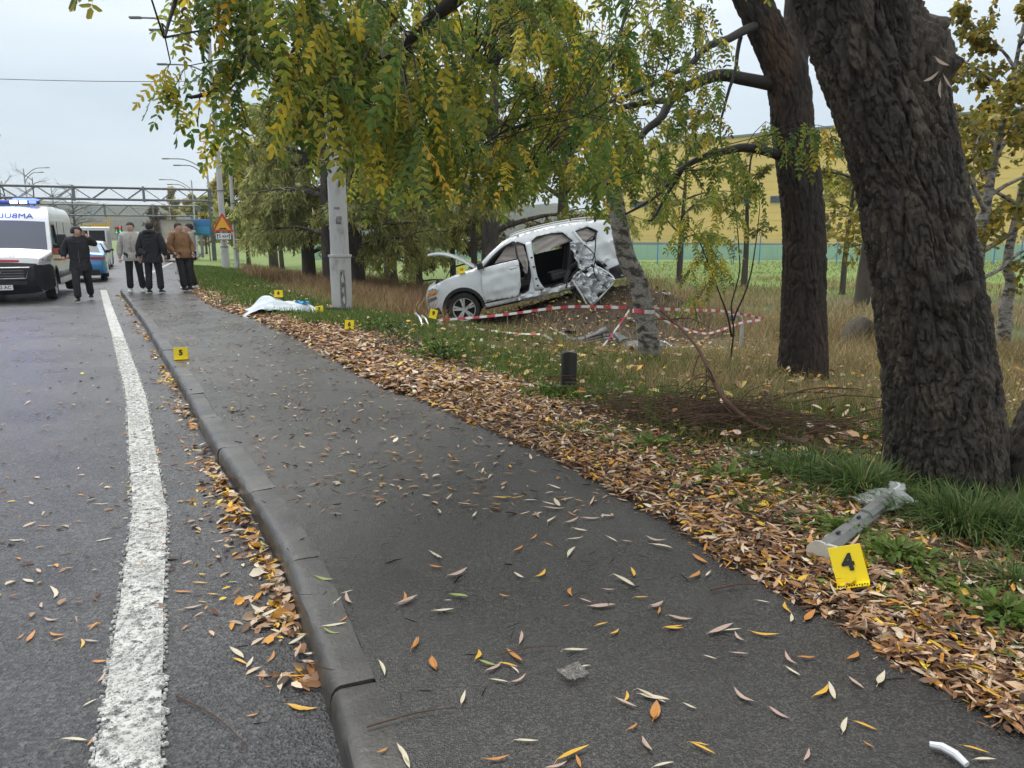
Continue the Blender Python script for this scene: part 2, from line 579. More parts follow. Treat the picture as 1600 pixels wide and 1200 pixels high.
# kerb: separate precast stones with open joints
m_kerb = mat('kerb_concrete', (.072, .068, .062), .45, var=(3.2, (.030, .028, .025), .40, .62), var2=(38, (.14, .135, .125), .60, .78),
             bump=('noise', 60, .5, .006), rough_var=(3, .26, .5))
kerb = thing('kerb', 'weathered concrete kerb between road and footpath', None, (0, 0, 0))
kerb['kind'] = 'structure'
prof_k = [(0, -.12), (.006, .075), (.009, .094), (.018, .109), (.034, .118), (.06, .122), (.15, .122), (.155, -.05)]
yk = -1.6
kdir = lambda y: Vector((float(xk(y + .05) - xk(y - .05)), .1, 0)).normalized()
while yk < 60:
    big = 1.0 if yk < 26 else 3.0
    d0 = kdir(yk)
    y1 = yk + d0.y * big
    p0 = Vector((float(xk(yk)), yk, 0)); p1 = Vector((float(xk(y1)), y1, 0))
    d = (p1 - p0).normalized(); nrmv = Vector((d.y, -d.x, 0))
    gap = .0045
    mb = MB(); rows = []
    tilt = random.uniform(-.012, .012); dz = random.uniform(-.004, .004); off = random.uniform(-.004, .004)
    L = (p1 - p0).length
    for s in [gap, .02 + gap] + [L * q_ / 14 for q_ in range(1, 14)] + [L - .02 - gap, L - gap]:
        ch = .005 if s < .012 or s > L - .012 else 0
        row = []
        for a, z in prof_k:
            aa = min(max(a, ch), .155 - ch) + off
            zz = min(z, .122 - ch) + dz + tilt * a * 4
            p = p0 + d * s + nrmv * aa
            w = .003 * math.sin(p.x * 23 + z * 40) * math.sin(p.y * 17) + (.007 * min(0, noise.noise(Vector((p.x * 9, p.y * 9, z * 12)))) + .003 * noise.noise(Vector((p.x * 31, p.y * 31, z * 30))) if .08 < z < .1205 and a < .04 else 0)
            row.append((p.x + w * nrmv.x, p.y + w * nrmv.y, zz + float(decl(p.y)) + w * .5))
        rows.append(row)
    mb.grid(rows)
    k = len(prof_k)
    mb.f.append(tuple(range(k))); mb.f.append(tuple(range(len(rows) * k - 1, (len(rows) - 1) * k - 1, -1))); mb.m += [0, 0]
    mb.build('kerb_stone', m_kerb, kerb, smooth=30)
    yk = y1

# ------------------------------------------------------------------ edge line: thick ribbed paint
m_paint = mat('road_paint', (.56, .56, .53), .55, var=(26, (.12, .12, .12), .51, .60), var2=(4, (.36, .36, .34), .44, .68), bump=('noise', 90, .5, .006))
LY = _S * np.array([-6, 0, 2.02, 4.15, 7.5, 12.51, 18, 23.74])
LX = _S * np.array([2.05, -.38, -1.21, -2.175, -3.95, -6.80, -9.95, -13.2])
def xline(y): return np.interp(y, LY, LX)
def line_strip(y0, y1, xf, hw, name):
    a = np.arange(y0, y1, .06)
    w = hw * (1 + .05 * wob(a * 7, a, 1, 2))
    return strip(name, a, xf(a) - w, xf(a) + w, 5, lambda x, y: decl(y) + .0085 + .006 * wob(x, y, .6), m_paint, road)
line_strip(1.0, 22.1, xline, .094, 'edge_line')
far_line = lambda y: xk(y) - .35
line_strip(31, 60, far_line, .09, 'edge_line')
# raised flakes of the ribbed marking
n = 7500
fy = 1.2 + (rng.random(n) ** 1.7) * 10
half = .104 + .012 * rng.random(n)
ft = rng.uniform(-1, 1, n)
fx = xline(fy) + ft * half
rad = rng.uniform(.005, .0105, n) * (1 - .25 * np.abs(ft))
ang = rng.uniform(0, 2 * PI, n)
k = 7
th = np.arange(k) / k * 2 * PI
rr = rad[:, None] * (1 + .22 * rng.normal(0, 1, (n, k)).clip(-1, 1))
z0 = decl(fy) + .006 * wob(fx, fy, .6)
top = np.stack([fx[:, None] + .72 * rr * np.cos(th + ang[:, None]) * 1.25, fy[:, None] + .72 * rr * np.sin(th + ang[:, None]),
                np.repeat((z0 + .0095 + .003 * rng.random(n))[:, None], k, 1)], -1)
bot = np.stack([fx[:, None] + rr * np.cos(th + ang[:, None]) * 1.25, fy[:, None] + rr * np.sin(th + ang[:, None]), np.repeat((z0 + .003)[:, None], k, 1)], -1)
Vf = np.concatenate([top, bot], 1).reshape(-1, 3)
b0 = np.arange(n)[:, None] * 2 * k
sides = np.concatenate([np.stack([b0[:, 0] + i, b0[:, 0] + k + i, b0[:, 0] + k + (i + 1) % k, b0[:, 0] + (i + 1) % k], 1) for i in range(k)])
tops = np.concatenate([b0 + np.array([[0, 1, 2, 3]]), b0 + np.array([[0, 3, 4, 6]]), b0 + np.array([[4, 5, 6, 6]])[:, :4]][:2])
fl = np_mesh('paint_flakes', Vf, np.concatenate([tops, sides]), m_paint, road, smooth=False)
fl['kind'] = 'stuff'

# ------------------------------------------------------------------ soil mound under the wreck
m_soil = mat('dug_soil', (.052, .036, .024), .95, var=(4, (.10, .068, .04), .45, .7), var2=(20, (.025, .018, .013), .5, .7), bump=('noise', 11, .9, .06))
def mound_h(x, y):
    u = (x - 2.2) / 2.35; v = (y - 18.0) / 2.2
    r2 = u * u + v * v
    h = .88 * np.exp(-r2 * 1.2)
    h += .34 * np.exp(-(((x - 3.7) / 1.0) ** 2 + ((y - 17.2) / .9) ** 2))
    return h * (1 + .10 * wob(x, y, 2.2, 3)) + .05 * wob(x, y, 4.2, 1) * np.exp(-r2) + .02 * wob(x, y, 11, 5) * np.exp(-r2)
mx, my = np.meshgrid(np.arange(-1.8, 6.4, .06), np.arange(13.6, 21.4, .06))
mz = hz(mx, my) + mound_h(mx, my) - .045
i = (np.arange(mx.shape[0] - 1)[:, None] * mx.shape[1] + np.arange(mx.shape[1] - 1)[None]).ravel()
mound = np_mesh('soil_mound', np.stack([mx, my, mz], -1).reshape(-1, 3), np.stack([i, i + 1, i + mx.shape[1] + 1, i + mx.shape[1]], 1), m_soil, smooth=True)
tag(mound, 'mound of dark dug soil under the wrecked car', kind='structure')
def hg(x, y): return np.maximum(hz(x, y), hz(x, y) + np.where(mound_h(x, y) > .05, mound_h(x, y) - .045, 0))

# ------------------------------------------------------------------ far ridge
m_hill = mat('wooded_ridge', (.055, .075, .05), 1.0, var=(.02, (.10, .09, .045), .45, .65), bump=('noise', .15, 1, 4))
hx = np.linspace(-900, 300, 160); hrow = []
for dy, hh in ((0, 0), (25, .55), (60, .88), (120, 1.0), (260, .9)):
    ht = (36 + 10 * wob(hx, hx * 0, .006, 2) + 4 * wob(hx, hx * 0, .03, 1) + 1.5 * wob(hx, hx * 0 + dy, .12, 4)) * sm(-hx, -260, 0)
    hrow.append(np.stack([hx, 620 + dy + .05 * hx, hh * ht - 2], -1))
H = np.stack(hrow); nn = len(hx)
i = (np.arange(4)[:, None] * nn + np.arange(nn - 1)[None]).ravel()
hill = np_mesh('hill', H.reshape(-1, 3), np.stack([i, i + 1, i + nn + 1, i + nn], 1), m_hill, smooth=True)
tag(hill, 'low wooded ridge fading into the distance', kind='structure')
# ------------------------------------------------------------------ trees
m_leaf = mat('foliage', (.1, .12, .04), .5, attr='col', transl=.55, spec=.4)
m_bark_dark = mat('bark_dark', (.048, .039, .030), .68, var=(4, (.118, .094, .070), .47, .66), var2=(19, (.013, .011, .009), .50, .64), bump=('noise', 55, 1.0, .02), stretch=(1, 1, .30))
m_bark_red = mat('bark_locust', (.034, .024, .018), .8, var=(3.2, (.085, .046, .027), .52, .70), var2=(17, (.012, .010, .008), .48, .64), bump=('noise', 34, .9, .025), stretch=(1, 1, .22))
m_bark_birch = mat('bark_birch', (.30, .28, .25), .8, var=(6, (.045, .038, .032), .47, .58), var2=(28, (.12, .10, .085), .50, .66), bump=('noise', 40, .6, .01), stretch=(1, 1, 2.2))
m_bark_grey = mat('bark_grey', (.075, .062, .048), .9, var=(4, (.035, .030, .024), .45, .65), bump=('noise', 20, .8, .03), stretch=(1, 1, .3))
m_branch = mat('branch_wet', (.018, .014, .011), .7, var=(30, (.045, .036, .028), .5, .7), bump=('noise', 90, .6, .01))
m_torn = mat('torn_wood', (.30, .15, .06), .85, var=(9, (.14, .07, .03), .45, .65), bump=('noise', 30, .8, .02), stretch=(1, 1, .15))

def bark_trunk(path, rad, n, rings, amp, fr, knots=(), flare=.0, seed=0):
    """a high resolution trunk whose furrows are real relief; knots = (ring t, angle, size, height)"""
    P = [Vector(p) for p in path]
    L = [0]
    for a, b in zip(P, P[1:]): L.append(L[-1] + (b - a).length)
    tot = L[-1]
    pts, rs = [], []
    for i in range(rings):
        s = tot * i / (rings - 1)
        j = max(k for k in range(len(L)) if L[k] <= s + 1e-9); j = min(j, len(P) - 2)
        t = (s - L[j]) / (L[j + 1] - L[j])
        p0 = P[max(j - 1, 0)]; p1 = P[j]; p2 = P[j + 1]; p3 = P[min(j + 2, len(P) - 1)]
        q = .5 * ((2 * p1) + (p2 - p0) * t + (2 * p0 - 5 * p1 + 4 * p2 - p3) * t * t + (3 * p1 - p0 - 3 * p2 + p3) * t ** 3)
        pts.append(q); rs.append(rad[j] * (1 - t) + rad[j + 1] * t)
    fr_ = frames(pts)
    vs = []
    for i, ((p, u, w), r) in enumerate(zip(fr_, rs)):
        s = tot * i / (rings - 1)
        for k in range(n):
            a = 2 * PI * k / n
            c, sn = math.cos(a), math.sin(a)
            x_, y_ = c * r * fr, sn * r * fr
            wv = noise.noise_vector(Vector((x_ * .5 + seed, y_ * .5, s * fr * .35))) * .7
            n1 = noise.noise(Vector((x_ + wv.x + seed, y_ + wv.y, s * fr * .20 + wv.z * .5)))
            n2 = noise.noise(Vector((x_ * 2.1 + wv.y * 1.5, y_ * 2.1 + seed, s * fr * .75 + wv.x)))
            fine = noise.noise(Vector((x_ * 4.6, y_ * 4.6 + seed, s * fr * 1.9))) + .6 * noise.noise(Vector((x_ * 10, y_ * 10, s * fr * 5)))
            big = noise.noise(Vector((x_ * .22, y_ * .22 + seed, s * fr * .10)))
            d = amp * (.80 * min(1, abs(n1) / .20) ** .75 + .42 * min(1, abs(n2) / .16) + .34 * fine + .55 * big - .95)
            rr = r + d + .05 * r * math.sin(3 * a + seed + s * .8)
            if flare: rr += flare * math.exp(-s / .22) * (1 + .55 * math.sin(5 * a + seed))
            if knots:
                sp_ = p + (u * c + w * sn) * r
                for (kc, ks, kh) in knots:
                    dd = (sp_ - Vector(kc)).length / ks
                    if dd < 3: rr += kh * (math.exp(-(dd - 1) ** 2 * 4) * (1 + .5 * n1) - .8 * math.exp(-dd * dd * 3))
            vs.append(p + (u * c + w * sn) * rr)
    fs = [(i * n + k, i * n + (k + 1) % n, (i + 1) * n + (k + 1) % n, (i + 1) * n + k) for i in range(rings - 1) for k in range(n)]
    mb = MB(); mb.add(vs, fs)
    return mb

def wiggle(path, amp, sub=3, seed=0):
    P = [Vector(p) for p in path]; out = []
    for j in range(len(P) - 1):
        p0 = P[max(j - 1, 0)]; p1 = P[j]; p2 = P[j + 1]; p3 = P[min(j + 2, len(P) - 1)]
        for k in range(sub):
            t = k / sub
            q = .5 * ((2 * p1) + (p2 - p0) * t + (2 * p0 - 5 * p1 + 4 * p2 - p3) * t * t + (3 * p1 - p0 - 3 * p2 + p3) * t ** 3)
            out.append(q + noise.noise_vector(q * 3 + Vector((seed, 0, 0))) * amp)
    out.append(P[-1])
    return out

def taper(n, a, b): return [a + (b - a) * i / (n - 1) for i in range(n)]

LOC_COL = [(.085, .155, .034), (.14, .22, .040), (.24, .28, .045), (.40, .37, .050), (.62, .48, .05), (.64, .38, .04), (.12, .09, .04)]
def compound_leaves(O, D, S, L, K=7):
    """pinnate leaves: origin, direction, side vector, length. Returns V, F, leaf id per vertex, faces per leaf"""
    n = len(O)
    D = nrm(D); S = nrm(S - D * (S * D).sum(-1, keepdims=True)); N = nrm(np.cross(D, S))
    t = np.linspace(.16, .93, K)
    Ps, As, Ns, Ls, Ws, ids = [], [], [], [], [], []
    for k in range(K):
        for sg in (-1, 1):
            droop = .28 * t[k] ** 2
            p = O + D * (L * t[k])[:, None] + np.array((0, 0, -1)) * (L * droop)[:, None]
            a = S * sg * .86 + D * .38 + np.array((0, 0, -1)) * rng.uniform(.1, .75, (n, 1)) + rng.normal(0, .16, (n, 3))
            ln = L * .205 * (1 - .35 * abs(t[k] - .5)) * rng.uniform(.8, 1.15, n)
            Ps.append(p); As.append(a); Ns.append(N + rng.normal(0, .3, (n, 3))); Ls.append(ln); Ws.append(ln * rng.uniform(.38, .5, n)); ids.append(np.arange(n))
    Ps.append(O + D * (L * .97)[:, None] + np.array((0, 0, -1)) * (L * .25)[:, None]); As.append(D + np.array((0, 0, -.5))); Ns.append(N); Ls.append(L * .2); Ws.append(L * .09); ids.append(np.arange(n))
    ids = np.concatenate(ids)
    V, F = leaf_arrays(np.concatenate(Ps), np.concatenate(As), np.concatenate(Ns), np.concatenate(Ls), np.concatenate(Ws), curl=.10, pos=(.20, .80))
    # rachis as a thin strip folded in a V
    t2 = np.array([0, .5, 1.0]); rv = []
    for tt in t2:
        c = O + D * (L * tt)[:, None] + np.array((0, 0, -1)) * (L * .28 * tt * tt)[:, None]
        w = .0022 * (1.15 - tt)
        rv += [c - S * w, c + N * w, c + S * w]
    RV = np.stack(rv, 1).reshape(-1, 3); b = np.arange(n)[:, None] * 9
    RF = np.concatenate([b + np.array([[i, i + 1, i + 4, i + 3]]) for i in (0, 1, 3, 4)])
    nv = len(V)
    return np.concatenate([V, RV]), np.concatenate([F, RF + nv]), np.concatenate([np.repeat(ids, 6), np.repeat(np.arange(n), 9)])

def hang_foliage(root, branches, clumps, name='crown', nsep=300, twig_mat=None, cols=LOC_COL, wts=(5, 5.5, 4.5, 2.6, 1.3, .4, .5), ll=(.19, .31)):
    BP = np.array([p for b in branches for p in b])
    tw = MB(); O, D, S, L, leafcol = [], [], [], [], []
    for (cx, cy, cz, rx, ry, rz, n) in clumps:
        tone = rng.random()
        for _ in range(n):
            v = rng.normal(0, .55, 3).clip(-1.15, 1.15)
            q = np.array((cx + v[0] * rx, cy + v[1] * ry, cz + v[2] * rz + .10))
            bi = BP[np.argmin(((BP - q) ** 2 * np.array((1, 1, .7))).sum(1) + rng.random(len(BP)) * .05)]
            hor = q - bi; hor[2] = 0; hn = nrm(hor + rng.normal(0, .15, 3) * np.array((1, 1, 0)))
            mid = (bi + q) / 2 + np.array((0, 0, .06)) + rng.normal(0, .03, 3)
            tl = rng.uniform(.18, .42)
            end1 = q + hn * tl * .5 + np.array((0, 0, -.15 * tl)); end2 = q + hn * tl * .8 + np.array((0, 0, -.7 * tl))
            tw.tube([bi, mid, q, end1, end2], [.006, .0045, .0035, .0025, .0012], n=4, cap=False)
            for j in range(rng.integers(5, 9)):
                s = rng.random() * 1.15
                base = q + (end1 - q) * min(s, .5) * 2 + (end2 - end1) * max(0, s - .5) if s < 1 else mid + (q - mid) * rng.random()
                d = hn * rng.uniform(-.1, .55) + np.array((rng.normal(0, .42), rng.normal(0, .42), -rng.uniform(.35, 1.2)))
                O.append(base); D.append(d); S.append(rng.normal(0, 1, 3) * np.array((1, 1, .35))); L.append(rng.uniform(*ll))
                leafcol.append(tone)
    O, D, S, L = map(np.array, (O, D, S, L)); tone = np.array(leafcol)
    V, F, idv = compound_leaves(O, D, S, L)
    n = len(O)
    base = pick(cols, wts, n, .16)
    lc = base[idv] * (1 + rng.normal(0, .10, (len(idv), 1)))
    # each leaflet a little yellower or greener than its neighbours
    grp = np.arange(len(idv)) // 6
    lf = rng.random(grp.max() + 2)[grp][:, None]
    mix = (lf > .86) * .6
    lc = np.clip(lc * (1 - mix) + np.array((.42, .34, .04)) * mix, .005, .8)
    fid = idv[F[:, 0]]
    dist = (O ** 2).sum(1)
    near = np.argsort(dist)[:nsep]
    isn = np.zeros(n, bool); isn[near] = True
    tw.build('twigs', twig_mat or m_branch, root, world=True, fixn=False)['kind'] = 'stuff'
    sel = ~isn[fid]
    used = np.unique(F[sel]); remap = np.full(len(V), -1); remap[used] = np.arange(len(used))
    crown = np_mesh(name, V[used], remap[F[sel]], m_leaf, root, col=lc[used])
    crown['kind'] = 'stuff'
    order = np.argsort(fid, kind='stable'); fs = F[order]; fi = fid[order]
    st = np.searchsorted(fi, np.arange(n)); en = np.searchsorted(fi, np.arange(n), 'right')
    for l in near:
        ff = fs[st[l]:en[l]]; u, inv = np.unique(ff, return_inverse=True)
        np_mesh('leaf', V[u], inv.reshape(ff.shape), m_leaf, crown, col=lc[u])
    return crown

CL = [(-1.75, 4.3, 2.65, 0.24, 0.7, 0.17, 14), (-1.81, 4.3, 2.29, 0.18, 0.7, 0.18, 9), (-1.47, 4.3, 2.59, 0.21, 0.7, 0.21, 13), (-1.43, 4.3, 2.22, 0.2, 0.7, 0.16, 9), (-1.59, 4.3, 2.39, 0.14, 0.7, 0.14, 6), (-1.15, 4.3, 2.65, 0.21, 0.7, 0.21, 14), (-1.17, 4.3, 2.35, 0.18, 0.7, 0.18, 8), (-0.98, 5.0, 2.76, 0.29, 1.1, 0.29, 16), (-1.04, 5.0, 2.37, 0.25, 1.1, 0.25, 12), (-1.01, 5.0, 2.1, 0.21, 1.1, 0.21, 10), (-0.61, 5.0, 2.76, 0.29, 1.1, 0.29, 16), (-0.62, 5.0, 2.37, 0.29, 1.1, 0.29, 18), (-0.67, 5.0, 2.06, 0.25, 1.1, 0.21, 16), (-0.28, 5.8, 3.0, 0.33, 1.1, 0.33, 16), (-0.29, 5.8, 2.56, 0.34, 1.1, 0.34, 18), (-0.29, 5.8, 2.14, 0.34, 1.1, 0.29, 18), (-0.32, 5.8, 1.86, 0.3, 1.1, 0.2, 12), (0.14, 5.8, 2.96, 0.33, 1.1, 0.33, 16), (0.14, 5.8, 2.56, 0.34, 1.1, 0.34, 18), (0.15, 5.8, 2.14, 0.34, 1.1, 0.29, 18), (0.1, 5.8, 1.86, 0.3, 1.1, 0.2, 12), (0.25, 5.8, 1.69, 0.2, 1.1, 0.12, 5), (0.57, 5.8, 2.96, 0.33, 1.1, 0.33, 14), (0.53, 5.8, 2.51, 0.34, 1.1, 0.34, 16), (0.54, 5.8, 2.09, 0.29, 1.1, 0.29, 12), (0.49, 5.8, 1.81, 0.25, 1.1, 0.2, 9), (1.24, 7.6, 3.46, 0.37, 1.1, 0.37, 9), (1.26, 7.6, 2.88, 0.31, 1.1, 0.31, 6), (1.22, 7.6, 2.15, 0.32, 1.1, 0.32, 6), (1.56, 7.6, 1.68, 0.26, 1.1, 0.19, 5), (1.86, 7.6, 3.4, 0.37, 1.1, 0.31, 5), (1.78, 7.6, 2.58, 0.32, 1.1, 0.32, 5), (2.06, 7.6, 2.02, 0.32, 1.1, 0.32, 5), (1.89, 7.6, 1.52, 0.26, 1.1, 0.26, 4), (2.8, 7.6, 2.46, 0.25, 1.1, 0.25, 3)]

# --- the thick leaning tree in the foreground
bigT = thing('leaning_tree', 'thick dark furrowed tree trunk leaning left beside the yellow marker 4', 'tree', (2.52, 4.1, .05))
bp_ = [(2.56, 4.1, -.15), (2.52, 4.1, .31), (2.45, 4.1, .69), (2.36, 4.1, 1.06), (2.26, 4.1, 1.42), (2.16, 4.1, 1.76), (2.04, 4.1, 2.09), (1.9, 4.1, 2.41), (1.76, 4.1, 2.72), (1.59, 4.1, 3.08), (1.3, 4.15, 3.7), (1.1, 4.2, 4.4)]
br_ = [.335, .305, .285, .270, .258, .255, .262, .272, .268, .255, .23, .20]
mb = bark_trunk(bp_, br_, 300, 420, .034, 13, knots=[((2.33, 3.86, 1.26), .085, .045), ((2.33, 3.88, 1.66), .035, .022), ((2.25, 3.82, .90), .05, .025), ((2.15, 3.95, 2.45), .10, .07), ((2.55, 3.90, .75), .06, .03), ((2.20, 3.80, .50), .05, .02)], flare=.055, seed=3)
mb.build('trunk', m_bark_dark, bigT, world=True, smooth=22, fixn=False)
B7 = [(1.6, 4.2, 3.0), (0.69, 4.43, 3.43), (0.0, 4.46, 3.09), (-0.33, 4.49, 2.83), (-0.52, 4.51, 2.7), (-0.67, 4.54, 2.58), (-0.85, 4.57, 2.47), (-1.03, 4.6, 2.23)]
B8 = [(1.5, 4.2, 3.2), (0.34, 4.38, 3.74), (-0.82, 4.36, 3.37), (-1.28, 4.34, 2.98), (-1.37, 4.32, 2.79), (-1.41, 4.3, 2.68), (-1.44, 4.28, 2.55), (-1.48, 4.26, 2.45), (-1.54, 4.24, 2.36), (-1.66, 4.22, 2.29), (-1.77, 4.2, 2.27)]
B9 = [(-0.81, 4.3, 3.34), (-1.33, 4.2, 3.12), (-1.65, 4.1, 2.84), (-1.72, 4.0, 2.63), (-1.73, 3.9, 2.49)]
def branches_for(root, specs):
    out = []
    for path, r0, r1 in specs:
        w = wiggle(path, .022, 4, seed=r0 * 100)
        MB().tube(w, taper(len(w), r0 * 1.2, r1 * 1.3), n=9).build('branch', m_branch, root, world=True, smooth=60, fixn=False)
        out.append([tuple(p) for p in w])
    return out
bb = branches_for(bigT, [(B7, .055, .006), (B8, .06, .005), (B9, .02, .004)])
hang_foliage(bigT, [b[8:] for b in bb], [(a + (.24 if a < -1.3 else .08 if a < -1 else 0), b, c + (.08 if a > -1.1 else .03), d * .9, e, f, max(3, int(n * (.72 if a < -1.1 else .9)))) for a, b, c, d, e, f, n in CL if b < 5.2], nsep=300)

# --- the locust behind it, whose boughs arch over the verge
loc = thing('locust_tree', 'dark red-brown locust tree with long boughs arching left, behind the thick leaning trunk', 'tree', (3.45, 8.6, -.1))
T2 = [(3.50, 8.6, -.35), (3.47, 8.6, 0.16), (3.43, 8.6, 0.7), (3.39, 8.6, 1.3), (3.28, 8.6, 2.02), (3.14, 8.6, 2.72), (3.01, 8.6, 3.32), (2.72, 8.6, 3.85), (2.48, 8.6, 4.29), (2.1, 8.6, 5.04)]
bark_trunk(T2, [.29, .265, .245, .235, .225, .22, .215, .19, .165, .14], 170, 260, .028, 13, flare=.05, seed=9, knots=[((3.42, 8.35, 1.0), .06, .02)]).build('trunk', m_bark_red, loc, world=True, smooth=180, fixn=False)
bark_trunk([(3.05, 8.62, 3.0), (3.13, 8.7, 3.45), (3.18, 8.8, 4.1), (3.24, 8.9, 5.16)], [.18, .16, .14, .12], 60, 70, .018, 10, seed=12).build('trunk_fork', m_bark_red, loc, world=True, smooth=180, fixn=False)
LB = [([(2.95, 8.6, 3.14), (2.35, 8.35, 3.22), (1.98, 8.1, 3.13), (1.69, 7.85, 2.95), (1.48, 7.6, 2.7), (1.29, 7.35, 2.53), (1.08, 7.1, 2.28), (0.9, 6.85, 2.05), (0.73, 6.6, 1.76)], .062, .008),
      ([(1.45, 7.4, 2.8), (0.93, 6.95, 2.66), (0.43, 6.5, 2.54), (0.0, 6.05, 2.36), (-0.33, 5.6, 2.12)], .026, .005),
      ([(1.17, 7.2, 2.42), (0.78, 6.63, 2.36), (0.46, 6.27, 2.21), (0.1, 5.9, 2.01)], .02, .005),
      ([(3.12, 8.6, 2.40), (2.71, 8.4, 2.47), (2.35, 8.2, 2.44), (2.0, 8.0, 2.33), (1.71, 7.8, 2.17), (1.48, 7.6, 1.94), (1.12, 7.4, 1.74)], .05, .008),
      ([(1.75, 7.82, 2.18), (1.48, 7.7, 1.78), (1.38, 7.6, 1.68)], .02, .006),
      ([(2.69, 8.6, 3.78), (2.4, 8.2, 3.62), (1.99, 7.8, 3.39), (1.67, 7.4, 3.12), (1.16, 7.0, 2.82), (0.71, 6.6, 2.59)], .045, .008),
      ([(2.42, 8.3, 3.6), (2.34, 8.2, 3.17), (2.19, 8.1, 2.73), (2.19, 8.0, 2.45)], .02, .005),
      ([(2.64, 8.6, 4.04), (1.69, 8.1, 4.25), (0.97, 7.6, 4.03), (0.4, 7.1, 3.6), (0.13, 6.6, 3.18), (-0.13, 6.1, 2.87), (-0.36, 5.6, 2.68)], .055, .007),
      ([(1.58, 8.05, 4.2), (1.18, 7.35, 3.89), (1.04, 7.1, 3.6), (0.95, 6.85, 3.33), (0.82, 6.6, 2.98)], .025, .006)]
lb = branches_for(loc, LB)
hang_foliage(loc, [b[5:] for b in lb], [(a, b, c + (.25 if b < 6 else .05), d, e, f, max(3, int(n * (.68 if b < 6 else 1.9)))) for a, b, c, d, e, f, n in CL if b > 5.2 and c > 1.75], nsep=300)

